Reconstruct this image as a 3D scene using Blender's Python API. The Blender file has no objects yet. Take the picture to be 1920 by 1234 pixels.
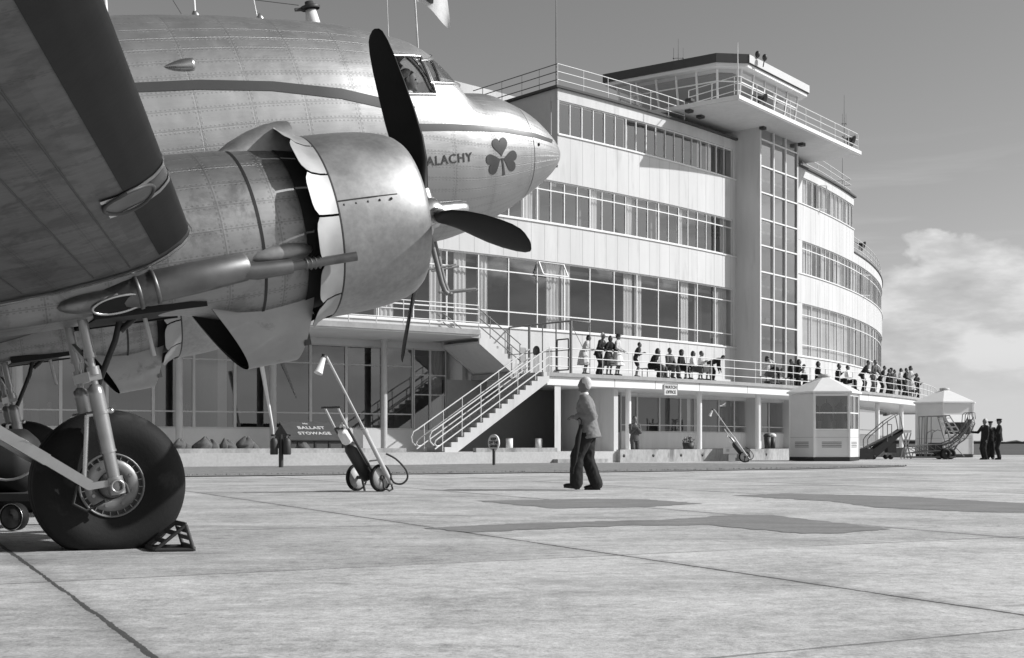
import bpy, bmesh, math, random
from math import sin, cos, tan, pi, radians, atan2, hypot, sqrt
from mathutils import Vector, Matrix, Quaternion
random.seed(7)
V = Vector
S = bpy.context.scene
COL = S.collection

# ------------------------------------------------------------------ camera
HC, FP, CX, CY = 0.8, 2400.0, 960.0, 830.0        # eye height, focal length in photo pixels, centre column, horizon row
cam = bpy.data.cameras.new("camera")
cam.sensor_width = 36.0
cam.lens = 45.0
cam.shift_y = (CY - 617.0) / 1920.0
cam.clip_start = 0.1
cam.clip_end = 9000
camo = bpy.data.objects.new("camera", cam)
camo.location = (0, 0, HC)
camo.rotation_euler = (pi / 2, 0, 0)
COL.objects.link(camo)
S.camera = camo

# ------------------------------------------------------------------ light
SUN_EL = 34.5
SUN_AZ = 91.0                                      # clockwise from +Y, so the sun stands to the right of the picture
sl = bpy.data.lights.new("sun", 'SUN')
sl.energy = 4.2
sl.angle = radians(0.53)
sl.color = (1, 1, 1)
slo = bpy.data.objects.new("sun", sl)
sd = V((sin(radians(SUN_AZ)) * cos(radians(SUN_EL)), cos(radians(SUN_AZ)) * cos(radians(SUN_EL)), sin(radians(SUN_EL))))
slo.rotation_euler = (-sd).to_track_quat('-Z', 'Y').to_euler()
slo.location = sd * 80
COL.objects.link(slo)

S.view_settings.view_transform = 'Standard'
S.view_settings.look = 'None'
S.view_settings.gamma = 1.0
S.view_settings.exposure = 0.1
S.cycles.max_bounces = 6
S.cycles.transparent_max_bounces = 12
S.cycles.caustics_reflective = False
S.cycles.caustics_refractive = False

wd = bpy.data.worlds.new("World")
S.world = wd
wd.use_nodes = True
nt = wd.node_tree
N, L = nt.nodes, nt.links


def nd(tree, typ, **kw):
    n = tree.nodes.new(typ)
    for k, v in kw.items():
        if k == 'inp':
            for a, b in v.items():
                n.inputs[a].default_value = b
        else:
            setattr(n, k, v)
    return n


def mth(tree, op, a, b=None, c=None, clamp=False):
    n = tree.nodes.new('ShaderNodeMath')
    n.operation = op
    n.use_clamp = clamp
    for i, x in enumerate((a, b, c)):
        if x is None:
            continue
        if isinstance(x, (int, float)):
            n.inputs[i].default_value = x
        else:
            tree.links.new(x, n.inputs[i])
    return n.outputs[0]


def ramp(tree, fac, stops, interp='LINEAR'):
    n = tree.nodes.new('ShaderNodeValToRGB')
    n.color_ramp.interpolation = interp
    els = n.color_ramp.elements
    while len(els) < len(stops):
        els.new(0.5)
    for e, (p, v) in zip(els, stops):
        e.position = p
        e.color = (v, v, v, 1)
    tree.links.new(fac, n.inputs[0])
    return n.outputs[0]


def mixc(tree, fac, a, b):
    n = tree.nodes.new('ShaderNodeMix')
    n.data_type = 'FLOAT'
    for s, x in ((n.inputs[0], fac), (n.inputs[2], a), (n.inputs[3], b)):
        if isinstance(x, (int, float)):
            s.default_value = x
        else:
            tree.links.new(x, s)
    return n.outputs[0]


bg = N['Background']
bg.inputs['Strength'].default_value = 0.1
sky = nd(nt, 'ShaderNodeTexSky', sky_type='NISHITA', sun_disc=False, sun_elevation=radians(SUN_EL),
         sun_rotation=radians(SUN_AZ), air_density=1.0, dust_density=1.2, ozone_density=1.0)
sep = nd(nt, 'ShaderNodeSeparateColor')
L.new(sky.outputs[0], sep.inputs[0])
lum = mth(nt, 'ADD', mth(nt, 'MULTIPLY', sep.outputs[0], 0.62), mth(nt, 'MULTIPLY', sep.outputs[1], 0.28))
lum = mth(nt, 'MULTIPLY', lum, 1.30)
tc = nd(nt, 'ShaderNodeTexCoord')
sx = nd(nt, 'ShaderNodeSeparateXYZ')
L.new(tc.outputs['Generated'], sx.inputs[0])
mp = nd(nt, 'ShaderNodeMapping', inp={'Scale': (13, 13, 20), 'Location': (0.2, 0.1, 0.4)})
L.new(tc.outputs['Generated'], mp.inputs[0])
n1 = nd(nt, 'ShaderNodeTexNoise', inp={'Scale': 1.0, 'Detail': 7.0, 'Roughness': 0.55})
L.new(mp.outputs[0], n1.inputs['Vector'])
# cumulus bank low over the horizon, ragged top near nine degrees
dens = mth(nt, 'ADD', n1.outputs[0], mth(nt, 'MULTIPLY', mth(nt, 'SUBTRACT', 0.142, sx.outputs[2]), 6.5))
cl = ramp(nt, dens, [(0.0, 0), (0.485, 0), (0.53, .6), (0.60, 1), (1, 1)])
# only towards the right of the picture and round to behind the camera
side = ramp(nt, mth(nt, 'ADD', mth(nt, 'MULTIPLY', sx.outputs[0], 0.5), 0.5), [(0.0, 0.35), (0.55, 0.35), (0.64, 1), (1, 1)])
cl = mth(nt, 'MULTIPLY', cl, side)
mp2 = nd(nt, 'ShaderNodeMapping', inp={'Scale': (11, 11, 34), 'Location': (3, 1, 0.3)})
L.new(tc.outputs['Generated'], mp2.inputs[0])
n2 = nd(nt, 'ShaderNodeTexNoise', inp={'Scale': 1.0, 'Detail': 6.0, 'Roughness': 0.55})
L.new(mp2.outputs[0], n2.inputs['Vector'])
cval = ramp(nt, n2.outputs[0], [(0.30, 0.46), (0.46, 0.60), (0.58, 0.78)])
mp3 = nd(nt, 'ShaderNodeMapping', inp={'Scale': (2.2, 3.0, 22), 'Location': (0.4, 0.2, 0.9)})
L.new(tc.outputs['Generated'], mp3.inputs[0])
n3 = nd(nt, 'ShaderNodeTexNoise', inp={'Scale': 2.0, 'Detail': 8.0, 'Roughness': 0.6, 'Distortion': 0.6})
L.new(mp3.outputs[0], n3.inputs['Vector'])
wisp = ramp(nt, n3.outputs[0], [(0.0, 0), (0.48, 0), (0.70, 0.60), (1, 0.7)])
wisp = mth(nt, 'MULTIPLY', wisp, ramp(nt, sx.outputs[2], [(0.0, 1), (0.16, 1), (0.25, 0)]))
cval = mixc(nt, ramp(nt, sx.outputs[2], [(0.0, 1), (0.030, 0.95), (0.065, 0)]), cval, 0.66)
base = mixc(nt, wisp, lum, 5.0)
tot = mixc(nt, cl, base, mth(nt, 'MULTIPLY', cval, 9.0))
cmb = nd(nt, 'ShaderNodeCombineColor')
for i in range(3):
    L.new(tot, cmb.inputs[i])
L.new(cmb.outputs[0], bg.inputs[0])

# ------------------------------------------------------------------ materials


def mat(name, base, rough=0.6, metal=0.0, ns=None, na=0.0, bump=0.0, bs=None, coord='Object', stretch=(1, 1, 1),
        spec=0.5, ns2=None, na2=0.0, stain=None, ndet=5.0, rvar=0.0):
    m = bpy.data.materials.new(name)
    m.use_nodes = True
    t = m.node_tree
    b = t.nodes['Principled BSDF']
    b.inputs['Base Color'].default_value = (base, base, base, 1)
    b.inputs['Roughness'].default_value = rough
    b.inputs['Metallic'].default_value = metal
    b.inputs['Specular IOR Level'].default_value = spec
    val = None
    if ns or bump or stain:
        c = nd(t, 'ShaderNodeTexCoord')
        mpn = nd(t, 'ShaderNodeMapping', inp={'Scale': stretch})
        t.links.new(c.outputs[coord], mpn.inputs[0])

        def noise(sc, det=5.0, r=0.55, dist=0.0):
            n = nd(t, 'ShaderNodeTexNoise', inp={'Scale': sc, 'Detail': det, 'Roughness': r, 'Distortion': dist})
            t.links.new(mpn.outputs[0], n.inputs['Vector'])
            return n.outputs[0]
    if ns:
        f = noise(ns, ndet)
        val = mth(t, 'MULTIPLY_ADD', mth(t, 'SUBTRACT', f, 0.5), na * 2 * base, base)
        if rvar:
            t.links.new(mth(t, 'MULTIPLY_ADD', mth(t, 'SUBTRACT', f, 0.5), rvar, rough, clamp=True), b.inputs['Roughness'])
    if ns2:
        f2 = noise(ns2, 6.0, 0.6)
        val = mth(t, 'MULTIPLY', val, mth(t, 'MULTIPLY_ADD', mth(t, 'SUBTRACT', f2, 0.5), na2 * 2, 1.0))
    if stain:
        f3 = noise(stain[0], 6.0, 0.6, 0.4)
        k = ramp(t, f3, [(0, 0), (stain[1], 0), (stain[1] + stain[3], 1), (1, 1)])
        val = mixc(t, k, val if val is not None else base, stain[2])
    if val is not None:
        val = mth(t, 'MAXIMUM', val, 0.005)
        cc = nd(t, 'ShaderNodeCombineColor')
        for i in range(3):
            t.links.new(val, cc.inputs[i])
        t.links.new(cc.outputs[0], b.inputs['Base Color'])
    if bump:
        bn = nd(t, 'ShaderNodeBump', inp={'Strength': bump, 'Distance': 0.02})
        t.links.new(noise(bs or 30, 4.0), bn.inputs['Height'])
        t.links.new(bn.outputs[0], b.inputs['Normal'])
    return m


def skin_mat(name, base, rough, metal, pu, pv, na=0.18, dirt=0.0, riv=0.042, seam=0.5, off=(0, 0)):
    """sheet metal: riveted seams on a grid of the UV map (metres along, metres round)"""
    m = mat(name, base, rough, metal)
    t = m.node_tree
    b = t.nodes['Principled BSDF']
    uv = nd(t, 'ShaderNodeUVMap')
    s3 = nd(t, 'ShaderNodeSeparateXYZ')
    t.links.new(uv.outputs[0], s3.inputs[0])
    U = mth(t, 'ADD', s3.outputs[0], off[0] + 50 * pu)
    W = mth(t, 'ADD', s3.outputs[1], off[1] + 50 * pv)
    du = mth(t, 'MULTIPLY', mth(t, 'ABSOLUTE', mth(t, 'SUBTRACT', mth(t, 'FRACT', mth(t, 'DIVIDE', U, pu)), 0.5)), pu)
    dv = mth(t, 'MULTIPLY', mth(t, 'ABSOLUTE', mth(t, 'SUBTRACT', mth(t, 'FRACT', mth(t, 'DIVIDE', W, pv)), 0.5)), pv)
    lu = mth(t, 'LESS_THAN', du, 0.006)
    lv = mth(t, 'LESS_THAN', dv, 0.005)
    # rivets in rows 20 mm beside each seam
    ru = mth(t, 'MULTIPLY', mth(t, 'LESS_THAN', mth(t, 'ABSOLUTE', mth(t, 'SUBTRACT', du, 0.020)), 0.007),
             mth(t, 'LESS_THAN', mth(t, 'FRACT', mth(t, 'DIVIDE', W, riv)), 0.45))
    rv = mth(t, 'MULTIPLY', mth(t, 'LESS_THAN', mth(t, 'ABSOLUTE', mth(t, 'SUBTRACT', dv, 0.017)), 0.006),
             mth(t, 'LESS_THAN', mth(t, 'FRACT', mth(t, 'DIVIDE', U, riv)), 0.45))
    # each sheet takes its own slight tone
    wn = nd(t, 'ShaderNodeTexWhiteNoise', noise_dimensions='2D')
    cx = nd(t, 'ShaderNodeCombineXYZ')
    t.links.new(mth(t, 'FLOOR', mth(t, 'ADD', mth(t, 'DIVIDE', U, pu), 0.5)), cx.inputs[0])
    t.links.new(mth(t, 'FLOOR', mth(t, 'ADD', mth(t, 'DIVIDE', W, pv * 2), 0.5)), cx.inputs[1])
    t.links.new(cx.outputs[0], wn.inputs['Vector'])
    c = nd(t, 'ShaderNodeTexCoord')
    nz = nd(t, 'ShaderNodeTexNoise', inp={'Scale': 3.4, 'Detail': 9.0, 'Roughness': 0.68, 'Distortion': 0.3})
    t.links.new(c.outputs['Object'], nz.inputs['Vector'])
    mps = nd(t, 'ShaderNodeMapping', inp={'Scale': (1.2, 9, 9)})
    t.links.new(c.outputs['Object'], mps.inputs[0])
    nz2 = nd(t, 'ShaderNodeTexNoise', inp={'Scale': 3.0, 'Detail': 6.0, 'Roughness': 0.6})
    t.links.new(mps.outputs[0], nz2.inputs['Vector'])
    val = mth(t, 'MULTIPLY', base, mth(t, 'MULTIPLY_ADD', mth(t, 'SUBTRACT', nz.outputs[0], 0.5), na * 3.2, 1.0))
    val = mth(t, 'MULTIPLY', val, mth(t, 'MULTIPLY_ADD', mth(t, 'SUBTRACT', wn.outputs[0], 0.5), na * 0.7, 1.0))
    val = mth(t, 'MULTIPLY', val, mth(t, 'MULTIPLY_ADD', mth(t, 'SUBTRACT', nz2.outputs[0], 0.5), na * 1.6, 1.0))
    if dirt:
        k = ramp(t, nz.outputs[0], [(0, 1), (0.40, 1), (0.50, 0), (1, 0)])
        val = mixc(t, mth(t, 'MULTIPLY', k, dirt), val, 0.06)
    sm = mth(t, 'MAXIMUM', lu, lv)
    val = mth(t, 'MULTIPLY', val, mth(t, 'SUBTRACT', 1.0, mth(t, 'MULTIPLY', sm, seam)))
    val = mth(t, 'MULTIPLY', val, mth(t, 'SUBTRACT', 1.0, mth(t, 'MULTIPLY', mth(t, 'MAXIMUM', ru, rv), 0.22)))
    cc = nd(t, 'ShaderNodeCombineColor')
    for i in range(3):
        t.links.new(mth(t, 'MAXIMUM', val, 0.01), cc.inputs[i])
    t.links.new(cc.outputs[0], b.inputs['Base Color'])
    rr = mth(t, 'MULTIPLY_ADD', mth(t, 'SUBTRACT', nz.outputs[0], 0.5), 0.35, rough, clamp=True)
    t.links.new(rr, b.inputs['Roughness'])
    h = mth(t, 'SUBTRACT', mth(t, 'ADD', mth(t, 'MULTIPLY', mth(t, 'MAXIMUM', ru, rv), 1.0), mth(t, 'MULTIPLY', nz2.outputs[0], 0.5)), sm)
    bn = nd(t, 'ShaderNodeBump', inp={'Strength': 0.45, 'Distance': 0.006})
    t.links.new(h, bn.inputs['Height'])
    # gentle quilting of the sheets
    nz3 = nd(t, 'ShaderNodeTexNoise', inp={'Scale': 3.5, 'Detail': 1.0})
    t.links.new(c.outputs['Object'], nz3.inputs['Vector'])
    bn2 = nd(t, 'ShaderNodeBump', inp={'Strength': 0.25, 'Distance': 0.03})
    t.links.new(nz3.outputs[0], bn2.inputs['Height'])
    t.links.new(bn2.outputs[0], bn.inputs['Normal'])
    t.links.new(bn.outputs[0], b.inputs['Normal'])
    return m


def glass_mat(name, refl=0.10, tint=0.75):
    m = bpy.data.materials.new(name)
    m.use_nodes = True
    t = m.node_tree
    t.nodes.clear()
    o = nd(t, 'ShaderNodeOutputMaterial')
    tr = nd(t, 'ShaderNodeBsdfTransparent', inp={'Color': (tint, tint, tint, 1)})
    gl = nd(t, 'ShaderNodeBsdfGlossy', inp={'Color': (1, 1, 1, 1), 'Roughness': 0.004})
    ge = nd(t, 'ShaderNodeNewGeometry')
    dp = nd(t, 'ShaderNodeVectorMath', operation='DOT_PRODUCT')
    t.links.new(ge.outputs['Incoming'], dp.inputs[0])
    t.links.new(ge.outputs['Normal'], dp.inputs[1])
    sch = mth(t, 'MULTIPLY_ADD', mth(t, 'POWER', mth(t, 'SUBTRACT', 1.0, mth(t, 'ABSOLUTE', dp.outputs['Value']), clamp=True), 5.0), 0.96, 0.04)
    mx = nd(t, 'ShaderNodeMixShader')
    k = mth(t, 'ADD', mth(t, 'MULTIPLY', sch, 1.5), refl, clamp=True)
    t.links.new(k, mx.inputs[0])
    t.links.new(tr.outputs[0], mx.inputs[1])
    t.links.new(gl.outputs[0], mx.inputs[2])
    t.links.new(mx.outputs[0], o.inputs[0])
    # old panes are not quite flat
    c = nd(t, 'ShaderNodeTexCoord')
    nz = nd(t, 'ShaderNodeTexNoise', inp={'Scale': 0.9, 'Detail': 1.0})
    t.links.new(c.outputs['Object'], nz.inputs['Vector'])
    bn = nd(t, 'ShaderNodeBump', inp={'Strength': 0.12, 'Distance': 0.02})
    t.links.new(nz.outputs[0], bn.inputs['Height'])
    t.links.new(bn.outputs[0], gl.inputs['Normal'])
    return m


M = {}
M['skin'] = skin_mat('fuselage_metal', 0.40, 0.48, 0.82, 0.52, 0.15, na=0.06, seam=0.16, off=(0.1, 0.05))
M['wing'] = skin_mat('wing_metal', 0.13, 0.55, 0.6, 0.62, 0.42, na=0.36, dirt=0.6, seam=0.2)
M['nacelle'] = skin_mat('nacelle_metal', 0.29, 0.47, 0.82, 0.44, 0.18, na=0.14, dirt=0.30, seam=0.22, off=(0.06, 0.1))
M['cowl'] = mat('cowl_metal', 0.34, 0.52, 0.82, ns=3.2, na=0.38, ns2=22, na2=0.28, ndet=8, rvar=0.3, bump=0.05, bs=9)
M['flap_metal'] = mat('flap_metal', 0.38, 0.62, 0.6, ns=6, na=0.25, rvar=0.3)
M['scoop_metal'] = mat('scoop_metal', 0.33, 0.48, 0.92, ns=3.5, na=0.35, stain=(2.2, 0.60, 0.12, 0.12), rvar=0.3)
M['steel'] = mat('steel', 0.55, 0.28, 0.95, ns=9, na=0.2, rvar=0.2)
M['gear_paint'] = mat('gear_paint', 0.36, 0.32, 0.6, ns=7, na=0.25, stain=(5, 0.62, 0.15, 0.1))
M['exhaust'] = mat('exhaust_metal', 0.17, 0.48, 0.85, ns=5, na=0.45, stain=(3.5, 0.55, 0.10, 0.15))
M['hub_paint'] = mat('hub_paint', 0.20, 0.4, 0.5, ns=7, na=0.35, stain=(5, 0.58, 0.08, 0.15))
M['soot_shade'] = mat('soot_shade', 0.008, 0.8, 0.0, ns=6, na=0.4)  # near black for sooty parts and for shade painted into gaps and openings
M['boot'] = mat('boot_rubber', 0.012, 0.6, 0.0, ns=5, na=0.4, spec=0.2, bump=0.05, bs=12)
M['tyre'] = mat('tyre_rubber', 0.014, 0.7, 0.0, ns=4, na=0.4, stain=(3, 0.60, 0.05, 0.2), spec=0.22, bump=0.1, bs=40)
M['prop'] = mat('propeller_paint', 0.008, 0.5, 0.0, ns=7, na=0.5, spec=0.16, stain=(9, 0.66, 0.03, 0.1))
M['stripe'] = mat('stripe_paint', 0.058, 0.42, 0.0, ns=6, na=0.15)
M['lining'] = mat('cabin_lining', 0.04, 0.8)
M['wall'] = mat('white_render', 0.60, 0.75, 0.0, ns=0.9, na=0.20, ns2=5.0, na2=0.08, stretch=(1, 1, 0.12), stain=(2.2, 0.57, 0.45, 0.2))
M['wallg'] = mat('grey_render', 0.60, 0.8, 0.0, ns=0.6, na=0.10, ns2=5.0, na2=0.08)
M['shade_wall'] = mat('shaded_grey_wall', 0.34, 0.85, 0.0, ns=0.6, na=0.12, ns2=5, na2=0.1)  # copy of the grey render, darkened in its colour for shade
M['joint'] = mat('wall_joint', 0.36, 0.8)
M['soffit'] = mat('soffit_render', 0.66, 0.8, 0.0, ns=0.7, na=0.14, ns2=4.0, na2=0.10)
M['concrete_wall'] = mat('old_concrete', 0.37, 0.85, 0.0, ns=1.6, na=0.5, ns2=9, na2=0.5, stain=(1.7, 0.54, 0.17, 0.16), bump=0.3, bs=18, stretch=(1, 1, 0.5))
M['slab'] = mat('slab_edge', 0.36, 0.85, 0.0, ns=2.0, na=0.3, ns2=9, na2=0.2)
M['frame'] = mat('frame_paint', 0.78, 0.45, 0.0, ns=3, na=0.08)
M['frameg'] = mat('frame_grey', 0.50, 0.5, 0.0, ns=3, na=0.1)
M['glass'] = glass_mat('window_glass', 0.07, 0.90)
M['towerglass'] = glass_mat('tower_glass', 0.24, 0.7)
M['glassd'] = glass_mat('ground_floor_glass', 0.10, 0.6)
M['cabglass'] = glass_mat('cab_glass', 0.06, 0.85)
M['curtain'] = mat('curtain_cloth', 0.60, 0.9, 0.0, ns=1.2, na=0.12)
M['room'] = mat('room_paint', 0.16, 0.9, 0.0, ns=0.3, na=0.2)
M['dark'] = mat('dark_paint', 0.045, 0.55, 0.0, ns=5, na=0.3)
M['black'] = mat('black_paint', 0.018, 0.5)
M['white'] = mat('white_paint', 0.80, 0.45, 0.0, ns=2.5, na=0.06, ns2=11, na2=0.05)
M['kiosk'] = mat('kiosk_panel', 0.70, 0.5, 0.0, ns=1.3, na=0.10)
M['rail'] = mat('rail_paint', 0.72, 0.45, 0.0, ns=4, na=0.1)
M['rail_dark'] = mat('rail_grey', 0.20, 0.5, 0.0, ns=4, na=0.2)
M['rooff'] = mat('roof_felt', 0.07, 0.8, 0.0, ns=2, na=0.2)
M['wood'] = mat('dark_wood', 0.06, 0.65, 0.0, ns=3, na=0.4, stretch=(1, 1, 6), bump=0.1, bs=14)
M['sack'] = mat('sackcloth', 0.11, 0.95, 0.0, ns=6, na=0.5, bump=0.5, bs=12)
M['letters'] = mat('white_letters', 0.5, 0.6)
M['hose'] = mat('hose_rubber', 0.02, 0.6)
M['skinp'] = mat('skin', 0.16, 0.55, 0.0, ns=10, na=0.08)
M['hair_d'] = mat('dark_hair', 0.02, 0.6, 0.0, ns=30, na=0.4)
M['hair_g'] = mat('grey_hair', 0.62, 0.7, 0.0, ns=30, na=0.3, bump=0.3, bs=60)
M['cl_d'] = mat('dark_cloth', 0.012, 0.9, 0.0, ns=9, na=0.4, bump=0.3, bs=14)
M['cl_m'] = mat('grey_cloth', 0.10, 0.9, 0.0, ns=9, na=0.3, bump=0.3, bs=14)
M['cl_l'] = mat('pale_cloth', 0.55, 0.9, 0.0, ns=9, na=0.18, bump=0.3, bs=14)
M['cl_w'] = mat('white_cloth', 0.75, 0.9, 0.0, ns=9, na=0.1, bump=0.2, bs=14)
M['tweed'] = mat('tweed_cloth', 0.20, 0.95, 0.0, ns=5, na=0.28, ns2=60, na2=0.25, bump=0.35, bs=10)
M['flannel'] = mat('flannel_cloth', 0.013, 0.9, 0.0, ns=5, na=0.35, bump=0.35, bs=9)
M['shoe'] = mat('shoe_leather', 0.012, 0.3)
M['hedge'] = mat('hedge_green', 0.12, 0.9, 0.0, ns=0.3, na=0.4)
M['leaf'] = mat('leaf_green', 0.06, 0.7, 0.0, ns=4, na=0.4)
M['flower'] = mat('pale_petals', 0.65, 0.8)

# ------------------------------------------------------------------ mesh helpers


class MB:
    def __init__(s):
        s.v, s.f, s.uv, s.sm = [], [], {}, []

    def add(s, vs, fs, smooth=False):
        o = len(s.v)
        s.v += [tuple(v) for v in vs]
        for f in fs:
            s.f.append(tuple(i + o for i in f))
            s.sm.append(smooth)
        return o

    def box(s, c, d, R=None):
        c = V(c)
        hx, hy, hz = d[0] / 2, d[1] / 2, d[2] / 2
        vs = [V((x, y, z)) for x in (-hx, hx) for y in (-hy, hy) for z in (-hz, hz)]
        if R is not None:
            vs = [R @ v for v in vs]
        s.add([v + c for v in vs], [(0, 1, 3, 2), (4, 6, 7, 5), (0, 4, 5, 1), (2, 3, 7, 6), (0, 2, 6, 4), (1, 5, 7, 3)])
        return s

    def hexa(s, q0, q1):
        """solid between two quads given in the same order"""
        vs = list(q0) + list(q1)
        s.add(vs, [(3, 2, 1, 0), (4, 5, 6, 7), (0, 1, 5, 4), (1, 2, 6, 5), (2, 3, 7, 6), (3, 0, 4, 7)])
        return s

    def bar(s, a, b, w, h, up=(0, 0, 1)):
        a, b = V(a), V(b)
        d = (b - a).normalized()
        up = V(up)
        sd_ = d.cross(up)
        if sd_.length < 1e-4:
            sd_ = d.cross(V((1, 0, 0)))
        sd_.normalize()
        u2 = sd_.cross(d).normalized()
        q = [(-w / 2, -h / 2), (w / 2, -h / 2), (w / 2, h / 2), (-w / 2, h / 2)]
        return s.hexa([a + sd_ * x + u2 * y for x, y in q], [b + sd_ * x + u2 * y for x, y in q])

    def tube(s, pts, r, n=8, caps=True):
        pts = [V(p) for p in pts]
        rs = r if isinstance(r, (list, tuple)) else [r] * len(pts)
        t0 = (pts[1] - pts[0]).normalized()
        up = V((0, 0, 1)) if abs(t0.z) < 0.9 else V((1, 0, 0))
        nrm = t0.cross(up).normalized()
        vs = []
        for i, p in enumerate(pts):
            if i == 0:
                t = pts[1] - pts[0]
            elif i == len(pts) - 1:
                t = pts[-1] - pts[-2]
            else:
                t = (pts[i + 1] - pts[i]).normalized() + (pts[i] - pts[i - 1]).normalized()
            t.normalize()
            nrm = (nrm - t * nrm.dot(t)).normalized()
            bn = t.cross(nrm)
            for k in range(n):
                a = 2 * pi * k / n
                vs.append(p + (nrm * cos(a) + bn * sin(a)) * rs[i])
        fs = []
        for i in range(len(pts) - 1):
            for k in range(n):
                k2 = (k + 1) % n
                fs.append((i * n + k, i * n + k2, (i + 1) * n + k2, (i + 1) * n + k))
        o = s.add(vs, fs, True)
        if caps:
            s.add(vs[:n], [tuple(range(n))[::-1]])
            s.add(vs[-n:], [tuple(range(n))])
        return s

    def lathe(s, prof, n=32, org=(0, 0, 0), ax=(1, 0, 0), a0=0, a1=2 * pi, smooth=True, ref=None):
        """prof: (along, radius) pairs about the axis"""
        ax = V(ax).normalized()
        e1 = V(ref) if ref else (V((0, 0, 1)) if abs(ax.z) < 0.9 else V((0, 1, 0)))
        e1 = (e1 - ax * e1.dot(ax)).normalized()
        e2 = ax.cross(e1)
        full = abs(a1 - a0 - 2 * pi) < 1e-6
        m = n if full else n + 1
        vs = []
        for (t, r) in prof:
            for k in range(m):
                a = a0 + (a1 - a0) * k / n
                vs.append(V(org) + ax * t + (e1 * cos(a) + e2 * sin(a)) * r)
        fs = []
        for i in range(len(prof) - 1):
            for k in range(n):
                k2 = (k + 1) % m
                fs.append((i * m + k, i * m + k2, (i + 1) * m + k2, (i + 1) * m + k))
        o = s.add(vs, fs, smooth)
        for i, (t, r) in enumerate(prof):
            for k in range(m):
                s.uv[o + i * m + k] = (t, (a0 + (a1 - a0) * k / n) * max(r, 0.4))
        return s

    def ball(s, c, r, n=10, m=7, R=None):
        r = r if isinstance(r, (tuple, list)) else (r, r, r)
        vs, fs = [], []
        for i in range(m + 1):
            th_ = pi * i / m
            for k in range(n):
                a = 2 * pi * k / n
                p = V((r[0] * sin(th_) * cos(a), r[1] * sin(th_) * sin(a), r[2] * cos(th_)))
                if R is not None:
                    p = R @ p
                vs.append(p + V(c))
        for i in range(m):
            for k in range(n):
                k2 = (k + 1) % n
                fs.append((i * n + k, (i + 1) * n + k, (i + 1) * n + k2, i * n + k2))
        s.add(vs, fs, True)
        return s

    def grid(s, rows, close=False, smooth=True, uv=None):
        n = len(rows[0])
        vs = [p for r in rows for p in r]
        fs = []
        for i in range(len(rows) - 1):
            for k in range(n if close else n - 1):
                k2 = (k + 1) % n
                fs.append((i * n + k, i * n + k2, (i + 1) * n + k2, (i + 1) * n + k))
        o = s.add(vs, fs, smooth)
        if uv:
            for i in range(len(rows)):
                for k in range(n):
                    s.uv[o + i * n + k] = uv[i][k]
        return s

    def poly(s, pts, thick=None, d=(0, 0, 1)):
        pts = [V(p) for p in pts]
        n = len(pts)
        if thick is None:
            s.add(pts, [tuple(range(n))])
        else:
            dd = V(d) * thick
            s.add(pts + [p + dd for p in pts], [tuple(range(n))[::-1], tuple(range(n, 2 * n))] +
                  [(i, (i + 1) % n, n + (i + 1) % n, n + i) for i in range(n)])
        return s

    def mesh(s, name, mt=None):
        me = bpy.data.meshes.new(name)
        me.from_pydata(s.v, [], s.f)
        me.polygons.foreach_set('use_smooth', s.sm)
        if s.uv:
            l = me.uv_layers.new(name='UVMap')
            for lp in me.loops:
                l.data[lp.index].uv = s.uv.get(lp.vertex_index, (0, 0))
        if mt is not None:
            me.materials.append(mt)
        me.update()
        return me

    def build(s, name, mt, parent=None, fix=False):
        me = s.mesh(name, mt)
        if fix:
            b = bmesh.new()
            b.from_mesh(me)
            bmesh.ops.recalc_face_normals(b, faces=b.faces)
            b.to_mesh(me)
            b.free()
        return link(name, me, parent)


def link(name, me, parent=None):
    o = bpy.data.objects.new(name, me)
    COL.objects.link(o)
    if parent is not None:
        o.parent = parent
        if parent.get('world_built'):
            o.matrix_parent_inverse = WM[parent.name].inverted()
    return o


WM = {}


def thing(name, label, cat, loc=(0, 0, 0), R=None, group=None, world=True):
    """Empty at the base of a thing. world=True: its parts are built in world coordinates."""
    o = bpy.data.objects.new(name, None)
    COL.objects.link(o)
    o.empty_display_size = 0.2
    mw = Matrix.Translation(V(loc)) @ (R.to_4x4() if R is not None else Matrix.Identity(4))
    o.matrix_world = mw
    o.location = V(loc)
    if R is not None:
        o.rotation_euler = R.to_euler()
    WM[o.name] = mw
    if world:
        o['world_built'] = True
    tag(o, label, cat, group)
    return o


def tag(o, label, cat, group=None):
    o['label'] = label
    o['category'] = cat
    if group:
        o['group'] = group
    return o


def sub(name, mb, mt, part, fix=False):
    """a part's own piece; parts sit at the origin of their thing"""
    o = link(name, mb.mesh(name, mt))
    o.parent = part
    return o


def struct(o, kind='structure'):
    o['kind'] = kind
    return o


def dup(root, loc=None, rotz=None, label=None, group=None):
    r = root.copy()
    COL.objects.link(r)
    if loc is not None:
        r.location = loc
    if rotz is not None:
        r.rotation_euler = (0, 0, rotz)
    if label:
        r['label'] = label
    if group:
        r['group'] = group
    for ch in list(root.children):
        c = ch.copy()
        COL.objects.link(c)
        c.parent = r
        for g in list(ch.children):
            d = g.copy()
            COL.objects.link(d)
            d.parent = c
    return r


def text_mesh(body, size, thick=0.004, space=1.0, bold=0.0, align='CENTER'):
    cu = bpy.data.curves.new('t', 'FONT')
    cu.body = body
    cu.size = size
    cu.extrude = thick
    cu.space_character = space
    cu.offset = bold
    cu.align_x = align
    cu.align_y = 'CENTER'
    cu.resolution_u = 4
    o = bpy.data.objects.new('t', cu)
    COL.objects.link(o)
    bpy.context.view_layer.update()
    me = bpy.data.meshes.new_from_object(o.evaluated_get(bpy.context.evaluated_depsgraph_get()))
    vs = [v.co.copy() for v in me.vertices]
    fs = [tuple(p.vertices) for p in me.polygons]
    bpy.data.objects.remove(o)
    bpy.data.curves.remove(cu)
    bpy.data.meshes.remove(me)
    return vs, fs


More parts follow.
